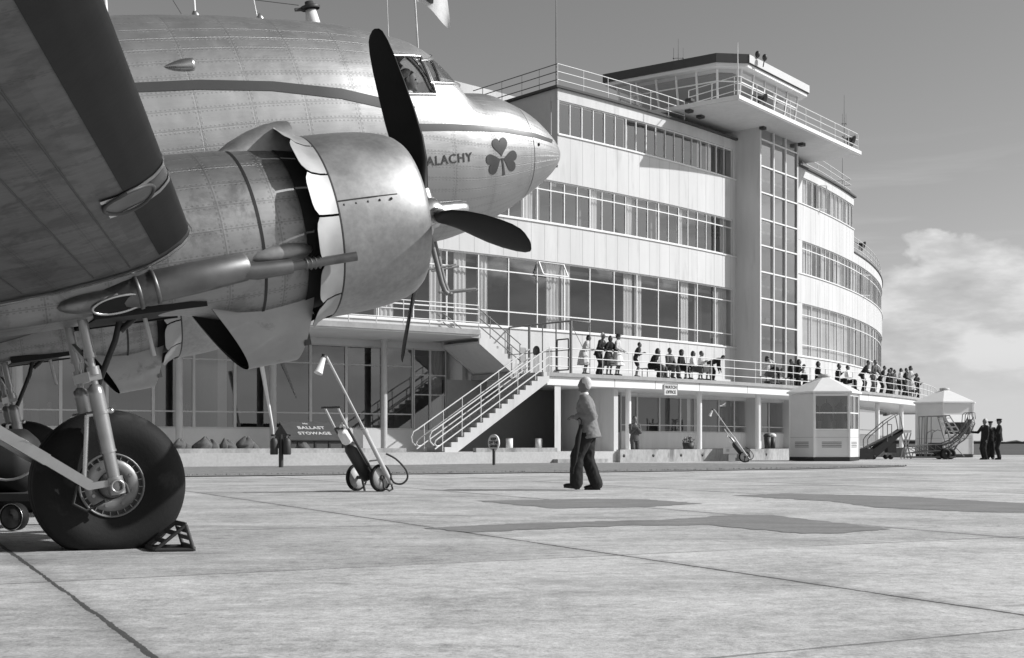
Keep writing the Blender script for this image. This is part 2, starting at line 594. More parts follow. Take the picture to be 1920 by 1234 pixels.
def text_on(name, body, size, org, ex, ey, mt, parent, space=1.0, bold=0.0, thick=0.006, align='CENTER', sx_=1.0):
    vs, fs = text_mesh(body, size, thick, space, bold, align)
    ex, ey = V(ex).normalized(), V(ey).normalized()
    ez = ex.cross(ey)
    mb = MB()
    mb.add([V(org) + ex * v.x * sx_ + ey * v.y + ez * v.z for v in vs], fs)
    return mb.build(name, mt, parent)


def remesh(mb, voxel, smooth=2, name='m'):
    me = mb.mesh(name)
    o = bpy.data.objects.new(name, me)
    COL.objects.link(o)
    r = o.modifiers.new('r', 'REMESH')
    r.mode = 'VOXEL'
    r.voxel_size = voxel
    r.use_smooth_shade = True
    if smooth:
        sm = o.modifiers.new('s', 'SMOOTH')
        sm.factor = 0.5
        sm.iterations = smooth
    bpy.context.view_layer.update()
    out = bpy.data.meshes.new_from_object(o.evaluated_get(bpy.context.evaluated_depsgraph_get()))
    bpy.data.objects.remove(o)
    bpy.data.meshes.remove(me)
    return out


# ------------------------------------------------------------------ placing helpers
def G(px, py, z=0.0):
    """the point of a level plane z that the photo shows at a pixel"""
    Y = (HC - z) * FP / (py - CY)
    return V(((px - CX) / FP * Y, Y, z))


def at(px, py, Y):
    return V(((px - CX) / FP * Y, Y, HC + (CY - py) / FP * Y))


# ------------------------------------------------------------------ ground
apron_m = mat('apron_concrete', 0.5, 0.9)


def make_apron_mat(m):
    t = m.node_tree
    b = t.nodes['Principled BSDF']
    c = nd(t, 'ShaderNodeTexCoord')
    P = c.outputs['Object']

    def noise(sc, det, stretch=(1, 1, 1), r=0.6, dist=0.0, rot=0.0):
        mpn = nd(t, 'ShaderNodeMapping', inp={'Scale': stretch, 'Rotation': (0, 0, rot)})
        t.links.new(P, mpn.inputs[0])
        n = nd(t, 'ShaderNodeTexNoise', inp={'Scale': sc, 'Detail': det, 'Roughness': r, 'Distortion': dist})
        t.links.new(mpn.outputs[0], n.inputs['Vector'])
        return n.outputs[0]
    big = noise(0.16, 6)
    mid = noise(0.9, 8, r=0.65, dist=0.3)
    drag = noise(1.0, 6, (0.75, 1.9, 1), r=0.7, rot=radians(-8))
    fine = noise(10, 7, r=0.78)
    grit = noise(55, 3)
    val = mth(t, 'MULTIPLY_ADD', mth(t, 'SUBTRACT', big, 0.5), 0.30, 0.455)
    val = mth(t, 'ADD', val, mth(t, 'MULTIPLY', mth(t, 'SUBTRACT', mid, 0.5), 0.52))
    val = mth(t, 'ADD', val, mth(t, 'MULTIPLY', mth(t, 'SUBTRACT', drag, 0.5), 0.36))
    val = mth(t, 'ADD', val, mth(t, 'MULTIPLY', mth(t, 'SUBTRACT', fine, 0.5), 0.75))
    val = mth(t, 'ADD', val, mth(t, 'MULTIPLY', mth(t, 'SUBTRACT', grit, 0.5), 0.42))
    pit = ramp(t, noise(26, 4, r=0.7), [(0, 0), (0.58, 0), (0.68, 1), (1, 1)])
    val = mth(t, 'MULTIPLY', val, mth(t, 'SUBTRACT', 1.0, mth(t, 'MULTIPLY', pit, 0.38)))
    pale = ramp(t, noise(4.2, 8, (1, 1.6, 1), r=0.72), [(0, 0), (0.56, 0), (0.70, 1), (1, 1)])
    val = mixc(t, mth(t, 'MULTIPLY', pale, 0.40), val, 0.66)
    spot = ramp(t, noise(2.6, 8, (1, 1.5, 1), r=0.7, dist=0.5), [(0, 1), (0.34, 1), (0.42, 0), (1, 0)])
    val = mth(t, 'MULTIPLY', val, mth(t, 'SUBTRACT', 1.0, mth(t, 'MULTIPLY', spot, 0.30)))
    # oil and tyre stains
    st = ramp(t, noise(0.55, 7, (0.8, 2.0, 1), r=0.6, dist=0.8), [(0, 0), (0.55, 0), (0.70, 1), (1, 1)])
    val = mixc(t, mth(t, 'MULTIPLY', st, 0.55), val, 0.22)
    # bays of about 3.85 m laid square with the parked aircraft
    rot = nd(t, 'ShaderNodeMapping', inp={'Rotation': (0, 0, radians(-27))})
    t.links.new(P, rot.inputs[0])
    s3 = nd(t, 'ShaderNodeSeparateXYZ')
    t.links.new(rot.outputs[0], s3.inputs[0])
    wob = mth(t, 'ADD', mth(t, 'MULTIPLY', mth(t, 'SUBTRACT', noise(1.4, 5, r=0.7), 0.5), 0.045), mth(t, 'MULTIPLY', mth(t, 'SUBTRACT', noise(14, 4, r=0.7), 0.5), 0.03))
    wid = mth(t, 'MULTIPLY_ADD', noise(0.7, 4), 0.034, 0.0)

    def dist(co, off, per):
        q = mth(t, 'ADD', mth(t, 'ADD', co, wob), per * 60 - off + per / 2)
        return mth(t, 'MULTIPLY', mth(t, 'ABSOLUTE', mth(t, 'SUBTRACT', mth(t, 'FRACT', mth(t, 'DIVIDE', q, per)), 0.5)), per)
    d1 = dist(s3.outputs[0], 0.98, 3.83)
    d2 = dist(s3.outputs[1], 3.90, 3.86)
    j1 = mth(t, 'LESS_THAN', d1, mth(t, 'MULTIPLY_ADD', wid, 1.0, -0.002))
    j2 = mth(t, 'LESS_THAN', d2, mth(t, 'MULTIPLY_ADD', noise(0.33, 5), 0.085, -0.026))
    s1 = ramp(t, d1, [(0, 0.30), (0.05, 0.16), (0.14, 0)])
    val = mth(t, 'MULTIPLY', val, mth(t, 'SUBTRACT', 1.0, s1))
    val = mixc(t, mth(t, 'MULTIPLY', j1, 0.9), val, 0.055)
    val = mixc(t, mth(t, 'MULTIPLY', j2, 0.65), val, 0.10)
    cell = nd(t, 'ShaderNodeCombineXYZ')
    t.links.new(mth(t, 'FLOOR', mth(t, 'DIVIDE', mth(t, 'SUBTRACT', s3.outputs[0], 0.98), 3.83)), cell.inputs[0])
    t.links.new(mth(t, 'FLOOR', mth(t, 'DIVIDE', mth(t, 'SUBTRACT', s3.outputs[1], 3.90), 3.86)), cell.inputs[1])
    wn_c = nd(t, 'ShaderNodeTexWhiteNoise', noise_dimensions='2D')
    t.links.new(cell.outputs[0], wn_c.inputs['Vector'])
    val = mth(t, 'MULTIPLY', val, mth(t, 'MULTIPLY_ADD', mth(t, 'SUBTRACT', wn_c.outputs[0], 0.5), 0.26, 1.0))
    # hair cracks
    vor = nd(t, 'ShaderNodeTexVoronoi', feature='DISTANCE_TO_EDGE', inp={'Scale': 0.21})
    mpn = nd(t, 'ShaderNodeMapping')
    wv = nd(t, 'ShaderNodeVectorMath', operation='ADD')
    wn = nd(t, 'ShaderNodeTexNoise', inp={'Scale': 0.9, 'Detail': 6.0, 'Roughness': 0.7})
    t.links.new(P, wn.inputs['Vector'])
    t.links.new(P, wv.inputs[0])
    t.links.new(wn.outputs[1], wv.inputs[1])
    t.links.new(wv.outputs[0], vor.inputs['Vector'])
    ck = mth(t, 'MULTIPLY', mth(t, 'LESS_THAN', vor.outputs[0], 0.0022), ramp(t, noise(0.25, 3), [(0, 0), (0.5, 0), (0.56, 1)]))
    val = mixc(t, mth(t, 'MULTIPLY', ck, 0.5), val, 0.12)
    val = mth(t, 'MAXIMUM', val, 0.03)
    cc = nd(t, 'ShaderNodeCombineColor')
    for i in range(3):
        t.links.new(val, cc.inputs[i])
    t.links.new(cc.outputs[0], b.inputs['Base Color'])
    bn = nd(t, 'ShaderNodeBump', inp={'Strength': 0.35, 'Distance': 0.012})
    t.links.new(mth(t, 'ADD', fine, mth(t, 'SUBTRACT', mth(t, 'MULTIPLY', grit, 0.5), mth(t, 'MULTIPLY', mth(t, 'MAXIMUM', j1, j2), 0.8))), bn.inputs['Height'])
    t.links.new(bn.outputs[0], b.inputs['Normal'])
    b.inputs['Specular IOR Level'].default_value = 0.25


make_apron_mat(apron_m)
field_m = mat('airfield_grass', 0.075, 0.95, 0.0, ns=0.02, na=0.5, ns2=0.4, na2=0.3, stretch=(0.3, 3, 1))
lawn_m = mat('lawn_grass', 0.22, 0.95, 0.0, ns=1.2, na=0.35, ns2=7, na2=0.8, bump=0.4, bs=30)
tar_m = mat('tar_patch', 0.215, 0.9, 0.0, ns=1.4, na=0.45, ns2=18, na2=0.6, stretch=(1, 2.4, 1), bump=0.2, bs=60)
pave_m = mat('pavement_concrete', 0.50, 0.9, 0.0, ns=0.8, na=0.2, ns2=12, na2=0.25)

g = MB()
g.poly([(-4000, -200, -0.012), (4000, -200, -0.012), (4000, 4000, -0.012), (-4000, 4000, -0.012)])
struct(g.build('field', field_m))
g = MB()
g.poly([(-90, -40, 0), (140, -40, 0), (140, 78, 0), (60, 82.5, 0), (-90, 84, 0)])
struct(g.build('apron', apron_m))


def patch(name, pix_pts, z, mt, rough=0.05, kind='structure', seed=1):
    rnd = random.Random(seed)
    pts = [G(x, y, z) for x, y in pix_pts]
    out = []
    for i, p in enumerate(pts):
        q = pts[(i + 1) % len(pts)]
        n = max(1, int((q - p).length / 0.10))
        for k in range(n):
            r = p.lerp(q, k / n)
            if k:
                e_ = (q - p).normalized()
                r += V((-e_.y, e_.x, 0)) * rnd.uniform(-rough, rough)
            out.append(r)
    b = MB()
    b.poly(out)
    o = b.build(name, mt)
    bm = bmesh.new()
    bm.from_mesh(o.data)
    bmesh.ops.triangulate(bm, faces=bm.faces)
    bmesh.ops.recalc_face_normals(bm, faces=bm.faces)
    bm.to_mesh(o.data)
    bm.free()
    return struct(o, kind)


patch('tar_patch', [(795, 990), (880, 998), (1170, 985), (1330, 984), (1500, 1000), (1560, 1000), (1672, 992), (1450, 966), (1380, 965), (1250, 974), (1000, 980)], 0.004, tar_m)
patch('tar_patch', [(890, 939), (1040, 953), (1220, 950), (1318, 944), (1210, 936), (1120, 935)], 0.004, tar_m, seed=2)
patch('tar_patch', [(1372, 929), (1475, 925), (1700, 931), (1925, 944), (2200, 958), (2050, 962), (1840, 960), (1640, 951), (1560, 940)], 0.004, tar_m, seed=3)

# ------------------------------------------------------------------ the curved terminal
BC = V((-56.15, 122.6, 0))
RF = 88.0


def th(px, r=RF):
    """angle of the near crossing of a sight line (photo column px) with the circle of radius r about the terminal's centre"""
    k = (px - CX) / FP
    a = k * k + 1
    b = -2 * (k * BC.x + BC.y)
    c = BC.x ** 2 + BC.y ** 2 - r * r
    d = b * b - 4 * a * c
    Y = (-b - sqrt(max(d, 0))) / (2 * a)
    return atan2(Y - BC.y, k * Y - BC.x)


def BP(t, r, z=0.0):
    return V((BC.x + r * cos(t), BC.y + r * sin(t), z))


def arc_box(mb, r0, r1, z0, z1, t0, t1, step=0.009):
    n = max(1, int(math.ceil(abs(t1 - t0) / step)))
    vs, fs = [], []
    for i in range(n + 1):
        t = t0 + (t1 - t0) * i / n
        vs += [BP(t, r0, z0), BP(t, r1, z0), BP(t, r1, z1), BP(t, r0, z1)]
    for i in range(n):
        a, b = 4 * i, 4 * i + 4
        for k in range(4):
            k2 = (k + 1) % 4
            fs.append((a + k, b + k, b + k2, a + k2))
    fs.append((0, 1, 2, 3))
    fs.append((4 * n + 3, 4 * n + 2, 4 * n + 1, 4 * n))
    mb.add(vs, fs)


terminal = thing('terminal_building', 'white curved four-storey airport terminal with ribbon windows and stair tower', 'building', BP(th(1300), RF, 0))

TW0, TW1 = th(1380), th(1497, RF + 1.40)             # the tower's two sides
T3L, T3R = th(1045.5), th(1601)           # ends of the top storey
TL, TR = th(839.7) - 6 * (th(1379) - 0.003 - th(839.7)) / 12, -0.20                   # ends of the middle storeys
TG = th(-260)

# levels
Z_T, Z_T2 = 3.6, 5.12
S1, H1 = 5.74, 8.76
S2, H2 = 10.46, 12.34
S3, H3 = 14.46, 15.96
ROOF = 16.57

wb = MB()
for t0, t1 in ((TL, TW0), (TW1, TR)):
    if t0 == TL:
        arc_box(wb, RF - 0.45, RF, 5.0, S1, t0, th(838.5))
        arc_box(wb, RF - 0.45, RF, 3.4, S1, th(838.5), t1)
    else:
        arc_box(wb, RF - 0.45, RF, 3.4, S1, t0, t1)
    arc_box(wb, RF - 0.45, RF, H1, S2, t0, t1)
for t0, t1 in ((T3L, TW0), (TW1, T3R)):
    arc_box(wb, RF - 0.45, RF, H2, S3, t0, t1)
    arc_box(wb, RF - 0.45, RF, H3, ROOF - 0.10, t0, t1)
arc_box(wb, RF - 0.45, RF, H2, 12.95, TL, T3L)
arc_box(wb, RF - 0.45, RF, H2, 12.95, T3R, TR)
wb.build('wall', M['wall'], terminal)
# end walls of the top storey, square to the facade
for r0_, z0_, z1_, t0_, t1_ in ((RF - 8, 12.2, ROOF - .1, T3L, T3L + .004), (RF - 8, 12.2, ROOF - .1, T3R - .004, T3R), (RF - 12, .3, 12.9, TL, TL + .004)):
    eb = MB()
    arc_box(eb, r0_, RF - 0.46, z0_, z1_, t0_, t1_)
    eb.build('end_wall', M['wallg'], terminal)
# roofs
rb = MB()
arc_box(rb, RF - 13, RF + 0.14, ROOF - 0.10, ROOF, T3L - 0.002, T3R + 0.002)
rb.build('roof', M['rooff'], terminal)
for t0_, t1_ in ((TL, T3L - .001), (T3R + .001, TR)):
    rb = MB()
    arc_box(rb, RF - 13, RF + 0.06, 12.95, 13.03, t0_, t1_)
    rb.build('roof', M['rooff'], terminal)
# floors and back wall inside
fb = MB()
for z in (5.0, 9.9, 14.0):
    if z < 13:
        arc_box(fb, RF - 6.0, RF - 0.46, z - 0.2, z, TL + .005, TR)
        arc_box(fb, RF - 6.0, RF - 0.46, z + (4.3 if z < 6 else 3.0) - 0.9, z + (4.3 if z < 6 else 3.0) - 0.75, TL + .005, TR)
    else:
        arc_box(fb, RF - 6.0, RF - 0.46, z - 0.2, z, T3L + .005, T3R - .005)
arc_box(fb, RF - 6.3, RF - 6.0, 0.3, 12.9, TL, TR)
arc_box(fb, RF - 6.3, RF - 6.0, 13.1, 16.4, T3L, T3R)
for i in range(14):
    t = TL + (TR - TL) * (i + 0.3) / 14
    arc_box(fb, RF - 6.0, RF - 0.9, 5.0, 8.8, t, t + 0.0015)
    arc_box(fb, RF - 6.0, RF - 0.9, 9.9, 12.4, t + 0.01, t + 0.0115)
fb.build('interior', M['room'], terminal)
# fine upright joints between the white slabs
jb = MB()
t = T3L + 0.0089
while t < TR:
    if not (TW0 - 0.002 < t < TW1 + 0.002):
        zs = [(H1 + 0.03, S2 - 0.03)]
        if t < T3R:
            zs.append((H2 + 0.03, S3 - 0.03))
        zs.append((3.7, S1 - 0.04))
        for z0, z1 in zs:
            arc_box(jb, RF, RF + 0.002, z0, z1, t - 0.00009, t + 0.00009)
    t += 0.00885
t = T3L
while t > TL:
    arc_box(jb, RF, RF + 0.002, H1 + 0.03, S2 - 0.03, t - 0.00009, t + 0.00009)
    t -= 0.00885
jb.build('panel_joint', M['joint'], terminal)
# thin projecting sills and heads
sb = MB()
for z, a, b in ((S1, TL, TW0), (S1, TW1, TR), (S2, TL, TW0), (S2, TW1, TR), (S3, T3L, TW0), (S3, TW1, T3R)):
    arc_box(sb, RF + 0.003, RF + 0.06, z - 0.06, z - 0.004, a, b)
sb.build('sill', M['frame'], terminal)


def curtain(mb, t0, t1, z0, z1, r, seed, folds=9):
    rnd = random.Random(seed)
    n = folds * 4
    rows = [[], []]
    for i in range(n + 1):
        t = t0 + (t1 - t0) * i / n
        dr = 0.045 * sin(i / n * folds * 2 * pi) + rnd.uniform(-.012, .012)
        rows[0].append(BP(t, r + dr, z0))
        rows[1].append(BP(t + rnd.uniform(-.00015, .00015), r + dr * 0.7, z1))
    mb.grid(rows)


WIN = []


def ribbon(t0, t1, n, z0, z1, trans, pane_per, curt, rf=RF - 0.10, mw=0.05, fm='frame', gm='glass', skip=(), seed=0, parent=None, tall=False):
    """a strip of n windows; each window = frame (part) > pane, curtain (sub-parts)"""
    rnd = random.Random(seed)
    dt = (t1 - t0) / n
    for i in range(n):
        if i in skip:
            continue
        a, b = t0 + i * dt, t0 + (i + 1) * dt
        f = MB()
        w2 = mw / 2 / rf
        arc_box(f, rf - 0.05, rf + 0.03, z0, z0 + 0.06, a, b, 0.02)
        arc_box(f, rf - 0.05, rf + 0.03, z1 - 0.06, z1, a, b, 0.02)
        e0, e1 = a + w2, b - w2
        arc_box(f, rf - 0.05, rf + 0.034, z0 + .06, z1 - .06, a, a + w2, 1)
        arc_box(f, rf - 0.05, rf + 0.034, z0 + .06, z1 - .06, b - w2, b, 1)
        for zt in trans:
            arc_box(f, rf - 0.04, rf + 0.026, zt - 0.025, zt + 0.025, e0, e1, 1)
        for k in range(1, pane_per):
            tm = a + (b - a) * k / pane_per
            zs = [z0 + .06] + [q for zt in trans for q in (zt - .025, zt + .025)] + [z1 - .06]
            for q in range(0, len(zs), 2):
                arc_box(f, rf - 0.04, rf + 0.022, zs[q], zs[q + 1], tm - w2 * .8, tm + w2 * .8, 1)
        fo = f.build('window', M[fm], parent or terminal)
        p = MB()
        p.add([BP(a, rf - .012, z0 + .02), BP(b, rf - .012, z0 + .02), BP(b, rf - .012, z1 - .02), BP(a, rf - .012, z1 - .02)], [(0, 1, 2, 3)])
        p.build('pane', M[gm], fo)
        for (ci, u0, u1) in curt:
            if ci == i or ci == -1:
                c = MB()
                curtain(c, a + (b - a) * u0, a + (b - a) * u1, z0 - 0.05, z1 - 0.02, rf - 0.20, seed * 100 + i, max(3, int(9 * (u1 - u0))))
                c.build('curtain', M['curtain'], fo)
        WIN.append(fo)


# first floor, left of the tower: bays measured from the photograph run on evenly behind the aircraft
b1 = th(1379) - 0.003
a1 = th(839.7)
nb = 12
dt1 = (b1 - a1) / nb
ribbon(a1 - 6 * dt1, b1, nb + 6, S1, H1, (6.40, 8.12), 1,
       [(0, .1, .5), (2, .3, .95), (4, .1, .5), (5, .55, .95), (6, .3, .7), (7, .05, .4), (9, .45, .95), (10, .0, .35), (12, .55, .95), (13, .05, .38), (15, .3, .7), (16, .02, .16), (17, .1, .9)], seed=1)
# second floor, left
dt2 = dt1
n2 = int((b1 - TL) / dt2)
ribbon(b1 - n2 * dt2, b1, n2, S2, H2, (11.90,), 2,
       [(n2 - 13, .2, .45), (n2 - 11, .05, .5), (n2 - 10, .55, .95), (n2 - 9, .05, .2), (n2 - 7, .1, .42), (n2 - 6, .6, .95), (n2 - 4, .05, .25), (n2 - 3, .1, .4), (n2 - 1, .5, .9)], seed=2)
# third floor, left
n3 = 9
ribbon(T3L + 0.0012, b1, n3, S3, H3, (), 2, [(3, .05, .25), (7, .0, .3), (7, .55, .9)], seed=3)
# top-hung vents and casements standing open
def sash(t0, t1, z0, z1, out, label='open_sash', r=RF - .06, side=False):
    m = MB()
    if not side:
        q = [BP(t0, r, z1), BP(t1, r, z1), BP(t1, r + out, z0), BP(t0, r + out, z0)]
    else:
        q = [BP(t0, r, z1), BP(t0 + (t1 - t0) * .55, r + out, z1), BP(t0 + (t1 - t0) * .55, r + out, z0), BP(t0, r, z0)]
    for i in range(4):
        m.bar(q[i], q[(i + 1) % 4], .05, .05)
    f = m.build(label, M['frame'], terminal)
    m = MB()
    m.add(q, [(0, 1, 2, 3)])
    m.build('pane', M['glass'], f)


e_ = a1 + 3 * dt1
sash(e_ + .0008, e_ + dt1 - .0008, 8.14, 8.72, .30)
# right of the tower
a2 = th(1502.5) + 0.002
nR = int((TR - a2) / dt1)
ribbon(a2, a2 + nR * dt1, nR, S1, H1, (6.40, 8.12), 1, [(i, 0.06, 0.96) for i in range(0, 6)] + [(7, .1, .6), (9, .3, .9)], seed=4)
ribbon(a2, a2 + nR * dt1, nR, S2, H2, (11.90,), 2, [(i, 0.5, 0.98) for i in range(0, nR, 2)] + [(i, 0.05, 0.4) for i in range(1, nR, 3)], seed=5)
nR3 = max(1, round((T3R - a2) / dt1))
ribbon(a2, T3R - 0.001, nR3, S3, H3, (), 2, [(i, 0.05, 0.9) for i in range(0, nR3, 2)] + [(3, .4, .8)], seed=6)
e_ = a2 + dt1 * 1.5
sash(e_, e_ + dt1 * .5, S3 + .06, H3 - .06, .45, side=True)
e_ = a2 + dt1 * 8
sash(e_, e_ + dt1 * .5, S2 + .06, 11.85, .45, side=True)
# white infill between the tower and the first bay on either side
ib = []


def arc_piece(l, *a):
    q_ = MB()
    arc_box(q_, *a)
    l.append(q_)


arc_piece(ib, RF - .4, RF - .01, S1, H1, b1, TW0, 1)
arc_piece(ib, RF - .4, RF - .01, S2, H2, b1, TW0, 1)
arc_piece(ib, RF - .4, RF - .01, S3, H3, b1, TW0, 1)
for z0, z1 in ((S1, H1), (S2, H2), (S3, H3)):
    arc_piece(ib, RF - .4, RF - .01, z0, z1, TW1 - .001, a2, 1)
arc_piece(ib, RF - .4, RF - .01, S3, H3, T3L + .0001, T3L + .0012, 1)
for q_ in ib:
    q_.build('wall', M['wall'], terminal)

# ---- stair tower
RT = RF + 1.40
tA, tB = TW0, TW1
PZ = 16.95                               # underside of the control platform


def lin(p, q, u):
    return p.lerp(q, u)


fa, fbp = BP(tA, RT), BP(tB, RT)           # front corners
ga, gb = BP(tA, RF - 0.5), BP(tB, RF - 0.5)
fx = (fbp - fa).normalized()
fn = V((fx.y, -fx.x, 0))
if fn.y > 0:
    fn = -fn
# recompute the front as a straight face, square-sided
Wd = (fbp - fa).length
tw = MB()


def vbox(mb, o, ux, uy, x0, x1, y0, y1, z0, z1):
    """box in a local frame: o origin, ux along, uy outwards"""
    q = [o + ux * x + uy * y for x, y in ((x0, y0), (x1, y0), (x1, y1), (x0, y1))]
    mb.hexa([p + V((0, 0, z0)) for p in q], [p + V((0, 0, z1)) for p in q])


w0, w1 = 0.15, Wd - 0.14                   # glass between these
vbox(tw, fa, fx, fn, 0, w0, -2.3, 0.0, 0.5, PZ)          # left flank and column
vbox(tw, fa, fx, fn, w1, Wd, -2.3, 0.0, 0.5, PZ)
tower = tw.build('tower', M['wall'], terminal)
tback = MB()
vbox(tback, fa, fx, fn, w0, w1, -3.2, -3.0, 0.5, PZ)
for z in (3.6, 6.3, 9.0, 11.8, 14.5):
    vbox(tback, fa, fx, fn, w0, w1, -3.0, -0.35, z - 0.12, z)
for z in (7.1, 12.3):
    for x in (0.25, 1.5):
        vbox(tback, fa, fx, fn, w0 + x, w0 + x + 0.9, -0.6, -0.5, z, z + 0.25)
tback.build('stair_well', M['room'], tower)
tf = MB()
gw = (w1 - w0)
for k in range(1, 3):
    x = w0 + gw * k / 3
    vbox(tf, fa, fx, fn, x - .045, x + .045, -0.2, 0.02, 3.6, PZ - .01)
zt = 4.15
zl = []
while zt < PZ - 0.4:
    zl.append(zt)
    zt += 1.36
for z in zl:
    for k in range(3):
        x0 = w0 + gw * k / 3 + (.045 if k else 0)
        x1 = w0 + gw * (k + 1) / 3 - (.045 if k < 2 else 0)
        vbox(tf, fa, fx, fn, x0, x1, -0.14, 0.0 - .004, z - .035, z + .035)
tfo = tf.build('window', M['frame'], terminal)
tp = MB()
q = [fa + fx * w0 - fn * .08, fa + fx * w1 - fn * .08]
tp.add([q[0] + V((0, 0, 3.6)), q[1] + V((0, 0, 3.6)), q[1] + V((0, 0, PZ)), q[0] + V((0, 0, PZ))], [(0, 1, 2, 3)])
tp.build('pane', M['towerglass'], tfo)
# ---- control platform
PA = at(1385, 185, 60.3)
PB = at(1613, 290, 72.0)
px_ = (PB - PA)
px_.z = 0
PL = px_.length
px_.normalize()
pn = V((px_.y, -px_.x, 0))
A0 = V((PA.x, PA.y, 0))
pl = MB()
back = 12.0
vbox(pl, A0, px_, pn, 0, PL, -back, 0, PZ, PZ + 0.19)
pl.build('platform', M['soffit'], terminal)
pe = MB()
vbox(pe, A0, px_, pn, -0.05, PL + .05, 0.002, 0.05, PZ + 0.05, PZ + 0.235)
vbox(pe, A0, px_, pn, -0.052, -0.002, -back, 0.0, PZ + 0.05, PZ + 0.235)
pe.build('platform_edge', M['white'], terminal)
# little dark vents and lamps beneath
vt = MB()
for x, y in ((0.9, -1.9), (2.6, -2.9), (3.9, -3.0)):
    vbox(vt, A0, px_, pn, x - 2.6, x - 2.25, y, y + 0.3, PZ - 0.13, PZ - .002)
vbox(vt, fa, fx, fn, -.2, .12, 0.05, 0.3, PZ - .14, PZ - .002)
vbox(vt, fa, fx, fn, Wd - .1, Wd + .25, 0.02, 0.3, PZ - .16, PZ - .002)
vt.build('vent', M['dark'], terminal)
# ---- control cab
ZC = PZ + 0.19
ct = [(4.83, 68.2), (10.28, 64.44), (11.98, 64.64), (16.32, 70.3), (15.9, 72.0), (10.5, 75.9)]
cc_ = V((sum(p[0] for p in ct) / 6, sum(p[1] for p in ct) / 6, 0))
cv = [V((x, y, 0)) for x, y in ct]


def inset(d):
    out = []
    n = len(cv)
    for i in range(n):
        a, b, c = cv[i - 1], cv[i], cv[(i + 1) % n]
        d1, d2 = (b - a).normalized(), (c - b).normalized()
        n1_, n2_ = V((d1.y, -d1.x, 0)), V((d2.y, -d2.x, 0))
        if n1_.dot(b - cc_) < 0:
            n1_ = -n1_
        if n2_.dot(c - cc_) < 0:
            n2_ = -n2_
        m_ = (n1_ + n2_)
        m_ = m_ / max(0.3, 1 + n1_.dot(n2_))
        out.append(b - m_ * d)
    return out


def slabpoly(mb, pts, z0, z1):
    mb.poly([p + V((0, 0, z0)) for p in pts], z1 - z0)


cr = MB()
slabpoly(cr, cv, 19.98, 20.42)
cab_roof = cr.build('roof', M['rooff'], terminal, fix=True)
cw = MB()
d1_ = (cv[3] - cv[2]).normalized()
n_ = V((d1_.y, -d1_.x, 0))
cw.bar(cv[2] + n_ * .012 + V((0, 0, 20.2)), cv[3] + n_ * .012 + V((0, 0, 20.2)), 0.02, 0.40)
cw.build('roof_fascia', M['wallg'], cab_roof)
cs = MB()
slabpoly(cs, inset(0.10), 19.80, 19.978)
cs.build('cornice', M['white'], cab_roof, fix=True)
gp, gt = inset(0.85), inset(0.55)
cbse = MB()
slabpoly(cbse, inset(1.02), ZC, ZC + 0.30)
cbse.build('cab_wall', M['wall'], terminal, fix=True)
segs = {0: 5, 1: 1, 2: 5, 3: 1, 4: 4, 5: 5}
z0, z1 = ZC + 0.30, 19.80
for i in range(6):
    a0_, b0_ = gp[i] + V((0, 0, z0)), gp[(i + 1) % 6] + V((0, 0, z0))
    a1_, b1_ = gt[i] + V((0, 0, z1)), gt[(i + 1) % 6] + V((0, 0, z1))
    f = MB()
    n = segs[i]
    for k in range(n + 1):
        f.bar(lin(a0_, b0_, k / n), lin(a1_, b1_, k / n), 0.09, 0.09, up=(b0_ - a0_))
    f.bar(a0_, b0_, 0.09, 0.09)
    for u in (0.42 if False else 0.74,):
        f.bar(lin(a0_, a1_, u), lin(b0_, b1_, u), 0.05, 0.06)
    fo = f.build('window', M['frame'], terminal)
    p = MB()
    p.add([a0_, b0_, b1_, a1_], [(0, 1, 2, 3)])
    p.build('pane', M['cabglass'], fo)
ci = MB()
slabpoly(ci, inset(2.6), ZC, ZC + 0.95)
ci.build('desk', M['room'], terminal, fix=True)
for i in (4, 5):
    a_, b_ = inset(1.5)[i], inset(1.5)[(i + 1) % 6]
    bw = MB()
    bw.bar(a_ + V((0, 0, (z0 + z1) / 2)), b_ + V((0, 0, (z0 + z1) / 2)), 0.06, z1 - z0 - .02)
    bw.build('cab_added_wall', M['room'], terminal)  # added across the back to keep the cab interior dark
cc2 = MB()
slabpoly(cc2, inset(1.2), 19.70, 19.79)
cc2.build('ceiling', M['room'], terminal, fix=True)

# ---- white roof block behind the left end
rk = MB()
arc_box(rk, RF - 16, RF - 9.5, ROOF + 0.01 - 4, 19.15, th(820, RF - 9.5), th(992, RF - 9.5))
rk.build('roof_block', M['wall'], terminal)

# ---- raised deck on the left, with its white parapet foot
RD = RF + 3.9
tD0, tD1 = th(300, RD), th(901, RD)
db = MB()
arc_box(db, RF + .004, RD, 4.92, 5.12, th(-400), tD1)
arc_box(db, RF + .004, RF + 2.62, 4.92, 5.12, tD1, th(899, RF + 2.62) + .0008)  # slab extension added to block the sun from the wall below
db.build('balcony', M['slab'], terminal)
db = MB()
arc_box(db, RF + .006, RD - .05, 4.86, 4.918, th(-400), tD1)
db.build('soffit', M['soffit'], terminal)
# ---- ground floor wall, shaded glazing under the deck
RG = RF - 0.05
gz0, gz1 = 1.32, 4.62
gw_ = MB()
arc_box(gw_, RG - .3, RG, 0.0, gz0, TG, th(838, RG))
arc_box(gw_, RG - .3, RG, gz1, 4.915, TG, th(838, RG))
gw_.build('wall', M['wallg'], terminal)
mx_ = [-60, 26, 114, 201, 287.8, 364, 441, 515, 583, 650, 717, 775]
for i in range(len(mx_) - 1):
    ribbon(th(mx_[i], RG), th(mx_[i + 1], RG), 1, gz0, gz1, (1.94, 3.86), 1, [], rf=RG - .05, mw=0.11, fm='frameg', gm='glassd', seed=20 + i)
